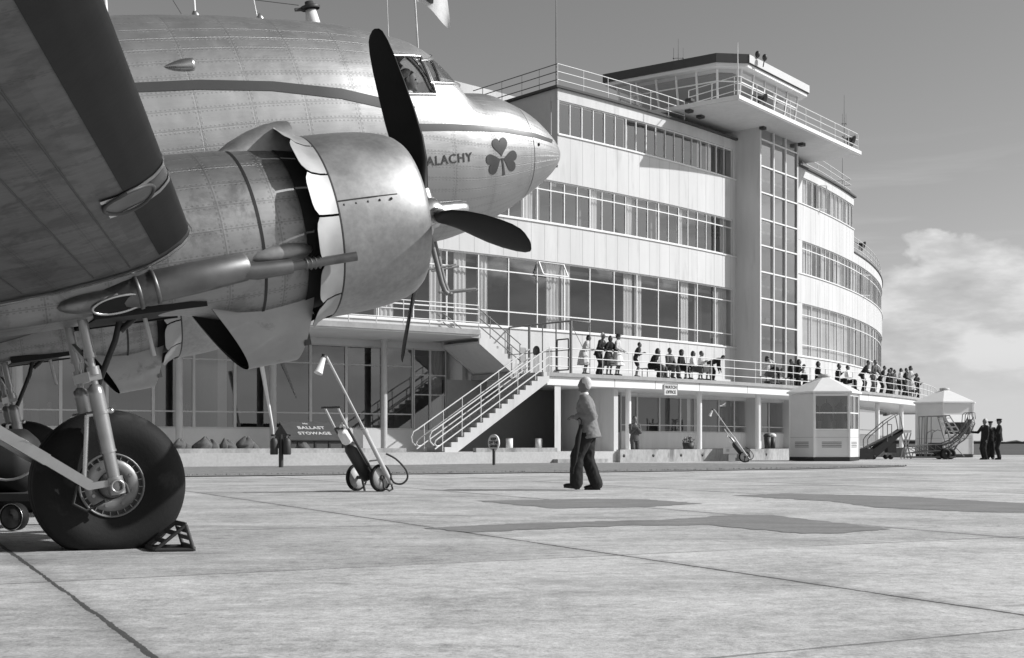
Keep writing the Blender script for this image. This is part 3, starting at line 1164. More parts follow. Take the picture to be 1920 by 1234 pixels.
# entrance bay
ribbon(th(776, RG), th(838, RG), 1, 0.55, gz1, (2.75, 3.55), 2, [(0, .6, .95)], rf=RG - .05, mw=0.12, fm='frameg', gm='glassd', seed=40)
gi = MB()
arc_box(gi, RF - 7.3, RF - 7.0, 0.0, 4.9, TG, th(860))
arc_box(gi, RF - 7.0, RF - .36, 0.3, 0.5, TG, th(860))
arc_box(gi, RF - 7.0, RF - .36, 4.7, 4.85, TG, th(860))
for pxx in (90, 330, 560, 800):
    arc_box(gi, RF - 7.0, RF - 2.5, 0.5, 4.7, th(pxx), th(pxx) + .003)
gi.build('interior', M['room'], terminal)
# round columns carrying the deck
for pxx in (36, 336, 512, 720):
    c = MB()
    p = BP(th(pxx, RF + 0.55), RF + 0.55)
    c.lathe([(0.0, 0.13), (4.86, 0.13)], 14, p, (0, 0, 1))
    c.build('column', M['frameg'], terminal)
# ---- terrace with its canopy edge
RTe = RF + 4.05
tT0 = th(1026, RTe)
tbm = MB()
arc_box(tbm, RF + .004, RTe, 3.45, Z_T, tT0, TR)
tbm.build('terrace', M['slab'], terminal)
tbm = MB()
arc_box(tbm, RF + .006, RTe - .10, 3.10, 3.449, tT0 + .001, TR)
tbm.build('canopy', M['white'], terminal)
jb = MB()
for pxx in (1110, 1156, 1232, 1315, 1405, 1500, 1632):
    t_ = th(pxx, RTe)
    arc_box(jb, RTe - .10, RTe - .097, 3.11, 3.44, t_ - .0002, t_ + .0002, 1)
jb.build('panel_joint', M['joint'], terminal)
# low grey plinth at the foot of the first floor wall
pb_ = MB()
arc_box(pb_, RF + .004, RF + .30, Z_T, Z_T + 0.42, th(1040), TW0 - .012)
pb_.build('plinth', M['wallg'], terminal)
# ---- recess under the stairs and steps, left of the watch office
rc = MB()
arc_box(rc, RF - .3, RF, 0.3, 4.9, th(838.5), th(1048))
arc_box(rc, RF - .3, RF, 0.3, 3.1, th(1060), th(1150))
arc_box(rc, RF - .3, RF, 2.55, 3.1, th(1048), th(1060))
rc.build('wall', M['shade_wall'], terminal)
wv_ = MB()
wv_.hexa([BP(th(1040, RF + 3.9), RF + 3.9, .3), BP(th(1040, RF + 3.9) + .0035, RF + 3.9, .3), BP(th(1043, RF), RF + .01, .3), BP(th(1043, RF) - .0015, RF + .01, .3)],
         [BP(th(1040, RF + 3.9), RF + 3.9, 3.1), BP(th(1040, RF + 3.9) + .0035, RF + 3.9, 3.1), BP(th(1043, RF), RF + .01, 3.1), BP(th(1043, RF) - .0015, RF + .01, 3.1)])
t_ = th(1151, RF + 3.6)
wv_.hexa([BP(t_, RF + 3.6, .3), BP(t_ + .0028, RF + 3.6, .3), BP(t_ + .0028, RF + .01, .3), BP(t_, RF + .01, .3)],
         [BP(t_, RF + 3.6, 3.1), BP(t_ + .0028, RF + 3.6, 3.1), BP(t_ + .0028, RF + .01, 3.1), BP(t_, RF + .01, 3.1)])
wv_.build('fin_wall', M['wall'], terminal, fix=True)
dd = MB()
arc_box(dd, RF - .1, RF - .06, 0.5, 2.55, th(1048), th(1060), 1)
dd.build('door', M['dark'], terminal)
# watch office glazing
RW = RF + 0.6
for z0, z1 in ((0.5, 1.28), (2.98, 3.10)):
    w_ = MB()
    arc_box(w_, RW - .25, RW, z0, z1, th(1165, RW), TR)
    w_.build('wall', M['wall'], terminal)
wm = [1165, 1196, 1238, 1277, 1304, 1349, 1378, 1420, 1443, 1477, 1513, 1560, 1612, 1648]
for i in range(len(wm) - 1):
    ribbon(th(wm[i], RW), th(wm[i + 1], RW), 1, 1.28, 2.98, (1.62,), 1, [(0, .72, .95)] if i in (3, 6) else [], rf=RW - .06, mw=0.10, fm='frameg', gm='glass', seed=60 + i)
wi = MB()
arc_box(wi, RF - 5.3, RF - 5.0, 0.5, 3.1, th(1165), TR)
arc_box(wi, RF - 5.0, RW - .3, 0.45, 0.5, th(1165), TR)
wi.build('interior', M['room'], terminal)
for pxx in (1178, 1311, 1421, 1532, 1645, 1690):
    c = MB()
    p = BP(th(pxx, RF + 3.3), RF + 3.3)
    c.lathe([(0.5, 0.125), (3.099, 0.125)], 14, p, (0, 0, 1))
    c.build('column', M['white'], terminal)

# ---- raised paving behind the retaining walls
RP = RF + 5.3
pv = MB()
arc_box(pv, RF - 9, RP - .2, -0.01, 0.44, TG, tR_ := -0.25)
struct(pv.build('pavement', pave_m))


def ret_wall(name, t0, t1, r, top, label, hp):
    w = MB()
    arc_box(w, r - .22, r, -0.05, top, t0, t1, .004)
    o = tag(w.build(name, M['concrete_wall']), label, 'wall')
    h = MB()
    for pxx in hp:
        p = BP(th(pxx, r), r + .002, 0.27)
        nrm = V((cos(th(pxx, r)), sin(th(pxx, r)), 0))
        h.lathe([(0, .07), (0.004, .07), (0.004, 0.0)], 10, p, nrm)
    if hp:
        h.build('weep_hole', M['black'], o)
    return o


ret_wall('retaining_wall', th(-200, RF + 4.2), th(762, RF + 4.2), RF + 4.2, 0.60, 'stained low concrete wall holding the bank below the sacks', (348, 446, 605, 662))
ret_wall('retaining_wall', th(893, RF + 5.0), th(1045, RF + 5.0), RF + 5.0, 0.60, 'short low concrete wall beside the foot of the outside stairs', (972, 1026))
ret_wall('retaining_wall', th(1163, RP), th(1790, RP), RP, 0.52, 'long low concrete wall running below the watch office', (1170, 1225, 1277, 1317, 1437))
# door steps
for nm, x0, x1, r1, lab in (('doorstep', 766, 832, RF + 5.0, 'pair of shallow concrete steps before the glazed entrance door'), ('doorstep', 1046, 1140, RF + 5.4, 'wide concrete steps leading into the recess beside the stairs')):
    s_ = MB()
    for k, z in enumerate((0.16, 0.30, 0.445)):
        arc_box(s_, RF + 3.0, r1 - .38 * k, (0, .16, .30)[k], z, th(x0, r1), th(x1, r1))
    tag(s_.build(nm, M['concrete_wall']), lab, 'steps')

# ------------------------------------------------------------------ lawn
front = [(-400, 905), (-100, 901), (345, 893), (700, 889), (900, 887), (1100, 885), (1300, 882.5), (1500, 879), (1620, 876.5), (1700, 874)]
backp = [(1690, 872), (1500, 869.6), (1310, 868.2), (1140, 868.0), (1040, 867.5), (760, 871.5), (345, 873.5), (-400, 877)]
patch('lawn', front + backp, 0.02, lawn_m, 0.05, 'stuff')
rnd = random.Random(4)
tf_ = MB()
fp_ = [G(x, y, 0) for x, y in front]
for i in range(len(fp_) - 1):
    p, q = fp_[i], fp_[i + 1]
    n = int((q - p).length * 60)
    for k in range(n):
        c = p.lerp(q, rnd.random()) + V((0, abs(rnd.gauss(0, .18)), 0))
        h = rnd.uniform(.02, .06)
        a = rnd.uniform(0, pi)
        d = V((cos(a), sin(a), 0)) * rnd.uniform(.012, .03)
        tf_.add([c - d, c + d, c + V((rnd.uniform(-.03, .03), rnd.uniform(-.03, .03), h))], [(0, 1, 2)])
for k in range(0):
    t_ = rnd.random()
    i = int(t_ * (len(fp_) - 1))
    c = fp_[i].lerp(fp_[i + 1], t_ * (len(fp_) - 1) - i)
    nrm = (V((BC.x, BC.y, 0)) - c).normalized()
    c = c + nrm * rnd.random() * (14 if c.x < 4 else 7)
    if (c - V((BC.x, BC.y, 0))).length < RF + 5.6:
        continue
    h = rnd.uniform(.02, .07)
    a = rnd.uniform(0, pi)
    d = V((cos(a), sin(a), 0)) * rnd.uniform(.012, .035)
    tf_.add([c - d + V((0, 0, .02)), c + d + V((0, 0, .02)), c + V((rnd.uniform(-.04, .04), rnd.uniform(-.04, .04), h + .02))], [(0, 1, 2)])
struct(tf_.build('grass', mat('grass_blades', 0.24, 0.9, 0.0, ns=3, na=0.5)), 'stuff')
# far hedge beyond the airfield
hd = MB()
rnd = random.Random(9)
pts = []
for i in range(500):
    x = -400 + i * 3.6
    pts.append((x, 900 + 20 * sin(i * .05), rnd.uniform(1.2, 2.6) + 1.4 * max(0, sin(i * .11)) * rnd.random()))
hd.grid([[V((x, y, -.02)) for x, y, z in pts], [V((x, y - 1, z * .7)) for x, y, z in pts], [V((x, y + 1, z)) for x, y, z in pts], [V((x, y + 3, -.02)) for x, y, z in pts]], smooth=False)
struct(hd.build('far_hedge', M['hedge']), 'stuff')
# ------------------------------------------------------------------ the airliner
# local axes: x forward along the thrust line, y to port, z up; u, s (starboard), w are the same with s = -y
YAW, PITCH = radians(27), radians(12)
au = V((cos(YAW) * cos(PITCH), sin(YAW) * cos(PITCH), sin(PITCH)))
as_ = V((sin(YAW), -cos(YAW), 0))
aw = as_.cross(au)
HUBW = V((-146 / FP * 10.96, 10.96, HC + 434 / FP * 10.96))
AO = HUBW - as_ * 2.82
AR = Matrix((au, -as_, aw)).transposed()
plane = thing('airliner', 'polished metal twin-engine propeller airliner parked nose up beside the terminal', 'aeroplane', AO, AR, world=False)
CAML = AR.transposed() @ (V((0, 0, HC)) - AO)


def P(u, s, w):
    return V((u, -s, w))


def toW(v):
    return AO + AR @ v


def toL(v):
    return AR.transposed() @ (V(v) - AO)


def pray(px, py):
    return AR.transposed() @ V(((px - CX) / FP, 1, (CY - py) / FP))


def hit(px, py, s):
    d = pray(px, py)
    t = (-s - CAML.y) / d.y
    p = CAML + d * t
    return p.x, p.z


ST = [(-17.0, 1.9, 1.55, .06, 1.72), (-14.5, 2.15, 1.2, .36, 1.65), (-11.5, 2.42, .65, .80, 1.45), (-8.5, 2.53, .12, 1.15, 1.28), (-6.0, 2.54, -.05, 1.24, 1.22),
      (-4.0, 2.545, -0.05, 1.25, 1.22), (-2.0, 2.543, -0.05, 1.25, 1.22), (-1.0, 2.495, -0.05, 1.25, 1.22), (-0.2, 2.404, -0.05, 1.24, 1.2), (0.4, 2.324, -0.05, 1.19, 1.15),
      (0.8, 2.212, -0.045, 1.13, 1.1), (1.1, 2.13, -0.045, 1.07, 1.05), (1.27, 2.04, -.038, 1.03, 1.0), (1.40, 1.92, -.03, 1.0, .98), (1.50, 1.765, -.014, .97, .95), (1.575, 1.555, 0, .95, .94), (1.63, 1.505, .01, .93, .93),
      (1.75, 1.495, .04, .90, .9), (2.0, 1.475, 0.115, 0.82, 0.86), (2.25, 1.375, 0.215, 0.74, 0.82), (2.5, 1.23, 0.335, 0.62, 0.77), (2.7, 1.03, 0.445, 0.48, 0.73),
      (2.83, 0.87, 0.545, 0.33, 0.71), (2.90, 0.765, 0.63, 0.19, 0.695), (2.935, 0.70, 0.67, 0.02, 0.685)]


def hermite(tab):
    xs = [r[0] for r in tab]
    n = len(tab)
    m = len(tab[0]) - 1
    dl = [[(tab[i + 1][j + 1] - tab[i][j + 1]) / (xs[i + 1] - xs[i]) for j in range(m)] for i in range(n - 1)]
    sl_ = []
    for i in range(n):
        row = []
        for j in range(m):
            if i == 0:
                row.append(dl[0][j])
            elif i == n - 1:
                row.append(dl[-1][j])
            else:
                a, b = dl[i - 1][j], dl[i][j]
                row.append(0 if a * b <= 0 else 2 * a * b / (a + b))
        sl_.append(row)

    def f(x):
        x = min(max(x, xs[0]), xs[-1])
        i = 0
        while i < n - 2 and x > xs[i + 1]:
            i += 1
        h = xs[i + 1] - xs[i]
        t = (x - xs[i]) / h
        a, b, c, d = 2 * t ** 3 - 3 * t ** 2 + 1, t ** 3 - 2 * t ** 2 + t, -2 * t ** 3 + 3 * t ** 2, t ** 3 - t ** 2
        return [a * tab[i][j + 1] + b * h * sl_[i][j] + c * tab[i + 1][j + 1] + d * h * sl_[i + 1][j] for j in range(m)]
    return f


sec = hermite(ST)
NS = 2.1


def fring(u, n, off=0.0):
    top, bot, a, c = sec(u)
    out = []
    for k in range(n):
        f = 2 * pi * k / n
        cx, sx_ = cos(f), sin(f)
        b = (top - c) if sx_ > 0 else (c - bot)
        out.append(P(u, -(a - off) * math.copysign(abs(cx) ** (2 / NS), cx), c + (b - off) * math.copysign(abs(sx_) ** (2 / NS), sx_)))
    return out


def surf(u, w, off=0.004):
    """point of the starboard skin at (u, w)"""
    top, bot, a, c = sec(u)
    b = (top - c) if w > c else (c - bot)
    q = min(0.9999, abs(w - c) / max(b, 1e-4))
    return P(u, a * (1 - q ** NS) ** (1 / NS) + off, w)


def pix2uw(px, py):
    """where a sight line meets the starboard skin, as (u, w)"""
    s = 1.0
    for _ in range(40):
        u, w = hit(px, py, s)
        s2 = -surf(u, w, 0).y
        s += (s2 - s) * 0.6
    return u, w


us = []
u = -17.0
while u < 2.935:
    us.append(u)
    u += 0.6 if u < -5 else (0.2 if u < 0.3 else (0.035 if u < 1.95 else (0.05 if u < 2.7 else 0.02)))
us.append(2.935)
NR = 128
rows = [fring(u, NR) for u in us]
uvs = []
for u, r in zip(us, rows):
    acc = 0
    ln = []
    for k, p in enumerate(r):
        ln.append(acc)
        acc += (r[(k + 1) % NR] - p).length
    half = ln[NR // 4]
    uvs.append([(u, k * 2 * pi / NR * 1.24) for k in range(NR)])
fb_ = MB()
fb_.grid(rows, True, True, uvs)
me = fb_.mesh('fuselage', M['skin'])

SIDEWIN = [pix2uw(*q) for q in ((712, 103), (788, 106), (818, 177), (722, 177))]
FRONTWIN = [pix2uw(*q) for q in ((795, 109), (811, 115), (829, 155), (823, 170))]
WSHIELD = [(1.335, 1.86), (1.40, 1.60), (1.60, 1.42), (1.60, 1.50), (1.38, 1.90)]


def inside(poly, x, y):
    c = False
    n = len(poly)
    for i in range(n):
        (x0, y0), (x1, y1) = poly[i], poly[(i + 1) % n]
        if (y0 > y) != (y1 > y) and x < (x1 - x0) * (y - y0) / (y1 - y0) + x0:
            c = not c
    return c


bm = bmesh.new()
bm.from_mesh(me)
WINS = [SIDEWIN]
# the two windscreen panes lie on the sloping front: outlined by (u, s)
WS_PX = [(815, 117), (832, 128), (852, 160), (831, 156)]
for poly in WINS:
    n = len(poly)
    for i in range(n):
        (x0, y0), (x1, y1) = poly[i], poly[(i + 1) % n]
        nrm = V((y1 - y0, 0, -(x1 - x0))).normalized()
        lo, hi = min(p[0] for p in poly) - .1, max(p[0] for p in poly) + .1
        geo = [f for f in bm.faces if lo < f.calc_center_median().x < hi and f.calc_center_median().z > 1.0]
        ed = set(e for f in geo for e in f.edges)
        vv = set(v for f in geo for v in f.verts)
        bmesh.ops.bisect_plane(bm, geom=list(geo) + list(ed) + list(vv), plane_co=V((x0, 0, y0)), plane_no=nrm)
kill = [f for f in bm.faces if any(inside(p, f.calc_center_median().x, f.calc_center_median().z) for p in WINS)]
# windscreen: faces on the steep front between roof and nose deck
for f in bm.faces:
    c = f.calc_center_median()
    if 1.08 < c.x < 1.575 and 1.455 < c.z < 1.70 + max(0, .9 - abs(c.y)) * .35 and 0.035 < abs(c.y):
        kill.append(f)
kill = list(set(kill))
bmesh.ops.delete(bm, geom=kill, context='FACES')
bm.to_mesh(me)
bm.free()
fus = link('fuselage', me, plane)
# windscreen glass and inner lining
gl_ = MB()
gl_.grid([fring(u, 96, 0.012) for u in (1.04, 1.15, 1.26, 1.34, 1.42, 1.50, 1.545, 1.58, 1.62)], True)
me = gl_.mesh('windscreen', M['cabglass'])
bm = bmesh.new()
bm.from_mesh(me)
bmesh.ops.delete(bm, geom=[f for f in bm.faces if f.calc_center_median().z < 1.41 or f.calc_center_median().z > 1.95], context='FACES')
bm.to_mesh(me)
bm.free()
link('windscreen', me, plane)
li = MB()
lus = [-2.0 + 0.1 * k for k in range(34)]
li.grid([fring(u, 64, 0.05) for u in lus], True)
li.grid([fring(-1.2, 64, 0.06), [P(-1.2, 0, 1.2)] * 64], True)
li.grid([fring(1.75, 64, 0.06), [P(1.75, 0, 0.9)] * 64], True)
me = li.mesh('cabin_lining', M['lining'])
bm = bmesh.new()
bm.from_mesh(me)
x0 = min(p[0] for p in SIDEWIN) - .03
x1 = max(p[0] for p in SIDEWIN) + .04
z0 = min(p[1] for p in SIDEWIN) - .05
bmesh.ops.delete(bm, geom=[f for f in bm.faces if (x0 < f.calc_center_median().x < 1.28 and z0 < f.calc_center_median().z < 1.82 and abs(f.calc_center_median().y) > .3) or (1.0 < f.calc_center_median().x < 1.66 and f.calc_center_median().z > 1.38)], context='FACES')
bm.to_mesh(me)
bm.free()
link('cabin_lining', me, plane)
# window frames, both sides
for sg in (1, -1):
    fr = MB()
    for i in range(4):
        p, q = SIDEWIN[i], SIDEWIN[(i + 1) % 4]
        pts = []
        for k in range(7):
            uu, ww = p[0] + (q[0] - p[0]) * k / 6, p[1] + (q[1] - p[1]) * k / 6
            v = surf(uu, ww, 0.0)
            pts.append(V((v.x, v.y * sg, v.z)))
        fr.tube(pts, 0.017, 6)
    fr.build('window_frame', M['steel'], plane)
fr = MB()
for sg in (1, -1):
    for w_f in (lambda uu: 1.452, None):
        pts = []
        for k in range(13):
            uu = 1.07 + .51 * k / 12
            if w_f:
                ww = w_f(uu)
            else:
                ww = 1.70
                for _ in range(30):
                    ww = 1.70 + max(0, .9 + surf(uu, min(ww, sec(uu)[0] - .01), 0).y) * .35
                if ww > sec(uu)[0] - .02:
                    continue
            if ww > sec(uu)[0] - .004:
                continue
            v = surf(uu, ww, 0)
            pts.append(V((v.x, v.y * sg, v.z)))
        if len(pts) > 1:
            fr.tube(pts, .02, 6)
            fr.build('windscreen_frame', M['steel'], plane)
            fr = MB()
    for ua, ub in ((1.08, 1.09), (1.20, 1.24)):
        fr = MB()
        pts = []
        for k in range(7):
            ww = 1.455 + .26 * k / 6
            uu = ua + (ub - ua) * k / 6
            v = surf(uu, ww, 0)
            pts.append(V((v.x, v.y * sg, v.z)))
        fr.tube(pts, .018, 6)
        fr.build('windscreen_frame', M['steel'], plane)
fr = MB()
pts = [V((1.32 + .30 * k / 8, 0, sec(1.32 + .30 * k / 8)[0])) for k in range(9)]
fr.tube(pts, 0.03, 6)
fr.build('windscreen_frame', M['steel'], plane)
# cockpit floor and seats
ck = MB()
ck.box((0.4, 0, 0.95), (1.9, 1.7, 0.04))
ck.box((1.25, 0, 1.18), (0.12, 1.5, 0.36))
for sg in (1, -1):
    ck.box((0.45, sg * .45, 1.25), (.12, .45, .7))
ck.build('cockpit_floor', M['lining'], plane)


def decal(name, up, lo, mt, nseg=12, off=0.005):
    """a painted band between two pixel lines, lying on the skin"""
    def dens(l):
        o = []
        for i in range(len(l) - 1):
            for k in range(nseg):
                o.append((l[i][0] + (l[i + 1][0] - l[i][0]) * k / nseg, l[i][1] + (l[i + 1][1] - l[i][1]) * k / nseg))
        return o + [l[-1]]
    a, b = [pix2uw(*q) for q in dens(up)], [pix2uw(*q) for q in dens(lo)]
    m = MB()
    n = 5
    rows = []
    for j in range(n + 1):
        rows.append([surf(p[0] + (q[0] - p[0]) * j / n, p[1] + (q[1] - p[1]) * j / n, off) for p, q in zip(a, b)])
    m.grid(rows)
    return m.build(name, mt, fus)


decal('painted_stripe', [(120, 164), (232, 156), (374, 149.5), (511, 152.5), (640, 166), (716, 183.5), (779, 200)],
      [(120, 181), (234, 174), (374, 168), (511, 170.5), (640, 185), (716, 202), (774, 211)], M['stripe'])
decal('painted_stripe', [(752, 232.5), (790, 232), (844, 232.5), (900, 235), (946, 238.5), (1004, 250), (1036, 262)],
      [(756, 246), (790, 246), (844, 245), (900, 246), (946, 248.5), (1004, 258), (1035, 268)], M['stripe'])
# name and emblem
vs, fs = text_mesh('ALACHY', 1.0, 0.0, 1.12, 0.012, 'LEFT')
wmax = max(v.x for v in vs)
u0, w0_ = pix2uw(800, 312.5)
u1, w1_ = pix2uw(886, 303)
hcap = 0.092
scu = sqrt((u1 - u0) ** 2 + (w1_ - w0_) ** 2) / wmax
ymin = min(v.y for v in vs)
ymax = max(v.y for v in vs)
ang = atan2(w1_ - w0_, u1 - u0)
nm = MB()
nm.add([surf(u0 + v.x * scu * cos(ang), w0_ + v.x * scu * sin(ang) + (v.y - ymin) / (ymax - ymin) * hcap, 0.006) for v in vs], fs)
nm.build('painted_name', M['stripe'], fus)


def shamrock():
    m = MB()
    cu, cw_ = pix2uw(941, 297)

    def heart(ang, size):
        ring = []
        for k in range(40):
            t = 2 * pi * k / 40
            x = 16 * sin(t) ** 3
            y = 13 * cos(t) - 5 * cos(2 * t) - 2 * cos(3 * t) - cos(4 * t)
            x, y = x / 17 * size, (y + 17) / 29 * size * 1.75
            y = y + 0.012
            ring.append((x * cos(ang) - y * sin(ang), x * sin(ang) + y * cos(ang)))
        c = (sum(p[0] for p in ring) / 40, sum(p[1] for p in ring) / 40)
        rows = []
        for j in range(5):
            q = j / 4
            rows.append([surf(cu + c[0] + (p[0] - c[0]) * q, cw_ + c[1] + (p[1] - c[1]) * q, 0.006) for p in ring])
        m.grid(rows, True)
    heart(radians(4), 0.112)
    heart(radians(110), 0.112)
    heart(radians(-102), 0.112)
    st = [(-0.012, 0.0, 0.012, 0.0), (0.004, -.08, .028, -.08), (0.010, -.17, .045, -.165)]
    m.grid([[surf(cu + a, cw_ + b, .006), surf(cu + c, cw_ + d, .006)] for a, b, c, d in st])
    m.build('painted_shamrock', M['stripe'], fus)


shamrock()
# small things on the skin
bl = MB()
u_, w_ = pix2uw(338, 123)
c_ = surf(u_, w_, 0.0)
rr = []
for k in range(13):
    t = k / 12
    rad = 0.062 * (sin(min(1, t * 1.15) * pi / 2) ** 0.8)
    rr.append((t * 0.27 - 0.15, max(rad, .002)))
bl.lathe(rr + [(0.12, 0.0)], 16, c_, (1, 0, 0))
bl.build('scoop_blister', M['steel'], plane)
un, wn_ = pix2uw(1010, 271)
bl = MB()
bl.ball(surf(un, wn_, 0), 0.018, 8, 6)
bl.ball(P(2.93, 0.03, 0.60), 0.02, 8, 6)
bl.build('navigation_fitting', M['dark'], plane)
# seam round the nose cap
nc = MB()
nu = pix2uw(1003, 290)[0]
nc.grid([fring(nu - 0.004, 96, -0.002), fring(nu + 0.004, 96, -0.002)], True)
nc.build('nose_seam', M['dark'], fus)


def topz(u):
    return sec(u)[0]


# masts along the roof
for nm_, px0, py0, px1, py1, r0, r1, mt in (('mast', 196, 30, 195, -40, .022, .018, 'white'), ('mast', 363, 30, 360, -60, .014, .012, 'white'),
                                         ('mast', 482, 32, 470, -30, .006, .005, 'steel'), ('mast', 721, 50, 724, -40, .006, .005, 'steel')):
    a, b = hit(px0, py0, 0), hit(px1, py1, 0)
    m = MB()
    m.tube([P(a[0], 0, topz(a[0]) - .05), P(b[0], 0, b[1])], [r0, r1], 8)
    m.build(nm_, M[mt], plane)
for px0, h_ in ((367, .11), (487, .12)):
    a = hit(px0, 30, 0)
    m = MB()
    m.ball(P(a[0], 0, topz(a[0])), (.05, .03, h_), 10, 8)
    m.build('mast_fairing', M['steel'], plane)
a = hit(586, 38, 0)
m = MB()
m.lathe([(-.05, .085), (0.06, .075), (0.19, .058), (.20, .0)], 14, P(a[0], 0, topz(a[0])), (0, 0, 1))
bpost = m.build('aerial_post', M['white'], plane)
m = MB()
m.lathe([(.20, .10), (.225, .11), (.235, .09), (.24, .05), (.28, .045), (.285, 0)], 14, P(a[0], 0, topz(a[0])), (0, 0, 1))
m.box(P(a[0] - .06, 0, topz(a[0]) + .205), (.22, .03, .03))
m.build('post_cap', M['dark'], bpost)
m = MB()
for (x0_, y0_, x1_, y1_) in ((324, 0, 340, 26), (478, 0, 560, 10)):
    a, b = hit(x0_, y0_, 0), hit(x1_, y1_, 0)
    m.tube([P(a[0], 0, a[1]), P(b[0], 0, b[1])], .004, 5)
m.build('aerial_wire', M['dark'], plane)
# pitot masts below the nose
for sg, x0_ in ((1, 814), (-1, 820)):
    m = MB()
    s_ = 0.22 * sg
    a = hit(x0_ - 6, 452, s_)
    m.tube([P(a[0], s_, 0.02), P(a[0] + .03, s_, -.50), P(a[0] + .05, s_, -.60), P(a[0] + .08, s_, -.63)], .028, 8)
    m.tube([P(a[0] - .10, s_, -.34), P(a[0] + .24, s_, -.335)], .012, 6)
    m.tube([P(a[0] - .02, s_, -.60), P(a[0] + .42, s_, -.63)], .016, 6)
    m.build('pitot_mast', M['rail_dark'], plane)

# ------------------------------------------------------------------ wings
AF = [(0.0, 0.0, 0.0), (.004, .045, -.035), (.018, .10, -.085), (.045, .165, -.145), (.075, .215, -.19), (.115, .26, -.225), (.16, .30, -.25), (.24, .345, -.285), (.32, .365, -.30), (.42, .355, -.295),
      (.55, .31, -.265), (.70, .225, -.20), (.85, .12, -.11), (1.0, .01, -.01)]
CH = 4.25
JS, JU, JW = 3.72, -2.335, 0.015


def af(u, s, w, ch, hs, n_up=14):
    """closed outline from the trailing edge over the top to the nose and back beneath"""
    up = [P(u - x * ch, s, w + t * hs) for x, t, b in AF]
    lo = [P(u - x * ch, s, w + b * hs) for x, t, b in AF]
    return up[::-1] + lo[1:]


def wing_rows(sg, ss):
    rows, uv = [], []
    for s in ss:
        k = max(0, abs(s) - JS)
        f = k / (14.3 - JS)
        ch = CH * (1 - f) + 1.5 * f
        hs = 1 * (1 - f) + 0.36 * f
        r = af(JU - k * tan(radians(16.2)), s, JW + k * tan(radians(5.0)), ch, hs)
        rows.append(r)
        acc = 0
        l = []
        for i, p in enumerate(r):
            if i:
                acc += (p - r[i - 1]).length
            l.append((s, acc))
        mid = l[len(AF) - 1][1]
        uv.append([(a, b - mid) for a, b in l])
    return rows, uv


def wing_rows_in(sg, span):
    ss = [sg * (JS + (14.3 - JS) * k / 40) for k in range(41)]
    return wing_rows(sg, ss)


rows, uv = wing_rows(1, [-JS + 2 * JS * k / 12 for k in range(13)])
m = MB()
m.grid(rows, False, True, uv)
m.build('wing_centre', M['wing'], plane)
BOOTL = {}
for sg in (1, -1):
    rows, uv = wing_rows_in(sg, None)
    m = MB()
    m.grid(rows, False, True, uv)
    wing = m.build('wing', M['wing'], plane)
    tip = rows[-1]
    m = MB()
    m.add(tip, [tuple(range(len(tip)))])
    m.build('wing_tip', M['wing'], wing)

    def skin_pt(s, a, off):
        """a metres from the leading edge round the section: negative beneath, positive above"""
        k = max(0, abs(s) - JS)
        f = k / (14.3 - JS)
        ch = CH * (1 - f) + 1.5 * f
        hs = 1 * (1 - f) + 0.36 * f
        up = a > 0
        acc = 0
        pu, pw = 0, 0
        u0 = JU - k * tan(radians(16.2))
        w0 = JW + k * tan(radians(5.0))
        for x, t, b in AF[1:]:
            q = (x * ch, (t if up else b) * hs)
            d = hypot(q[0] - pu, q[1] - pw)
            if acc + d >= abs(a):
                g_ = (abs(a) - acc) / d
                x_, y_ = pu + (q[0] - pu) * g_, pw + (q[1] - pw) * g_
                nx, ny = -(q[1] - pw) / d, (q[0] - pu) / d
                if not up:
                    nx, ny = -nx, -ny
                # outwards normal in (back, up)
                if (nx * x_ < 0 and False):
                    pass
                if (up and ny < 0) or (not up and ny > 0):
                    nx, ny = -nx, -ny
                return P(u0 - (x_ + nx * off), s, w0 + y_ + ny * off)
            acc += d
            pu, pw = q
        return P(u0 - pu, s, w0 + pw)

    def leshell(mb, sa, sb, a0, a1, off, n=14, m_=18):
        rows = []
        for i in range(n + 1):
            s = sg * (sa + (sb - sa) * i / n)
            rows.append([skin_pt(s, a0 + (a1 - a0) * j / m_ if abs(a0 + (a1 - a0) * j / m_) > .004 else .004, off) for j in range(m_ + 1)])
        mb.grid(rows)
    m = MB()
    leshell(m, JS + .16, JS + 1.62, -.30, .26, .007)
    m.build('deicer_boot', M['boot'], wing)
    m = MB()
    leshell(m, JS + 2.06, 13.6, -.30, .26, .007, 30)
    m.build('deicer_boot', M['boot'], wing)
    # bright band and landing lamp between the two boots
    m = MB()
    leshell(m, JS + 1.64, JS + 1.70, -.44, .30, .012, 2)
    leshell(m, JS + 1.98, JS + 2.04, -.44, .30, .012, 2)
    m.build('lamp_band', M['steel'], wing)
    m = MB()
    pts = [skin_pt(sg * (JS + 1.84 + .19 * cos(2 * pi * k / 24)), -.29 + .155 * sin(2 * pi * k / 24), .014) for k in range(25)]
    m.tube(pts, .012, 6)
    m.build('lamp_rim', M['dark'], wing)
    m = MB()
    m.add([skin_pt(sg * (JS + 1.84 + .18 * cos(2 * pi * k / 24)), -.29 + .148 * sin(2 * pi * k / 24), .012) for k in range(24)], [tuple(range(24))])
    m.build('landing_lamp', M['exhaust'], wing)
    # joint strip round the wing root
    m = MB()
    for s0, off, w_ in ((JS - .03, .022, .07),):
        rows = []
        for s in (s0, s0 + w_):
            rows.append([skin_pt(sg * s, a, off) for a in [-3.2 + .05 * j for j in range(64)] + [-.004] + [.004 + .05 * j for j in range(50)]])
        m.grid(rows)
    m.build('joint_strip', M['steel'], wing)
    # raised spanwise seams beneath
    m = MB()
    for a in (-.52, -.78, -1.25):
        m.tube([skin_pt(sg * (JS + .12 + 9.5 * k / 20), a, .001) for k in range(21)], .006, 5)
    m.build('skin_seam', M['dark'], wing)

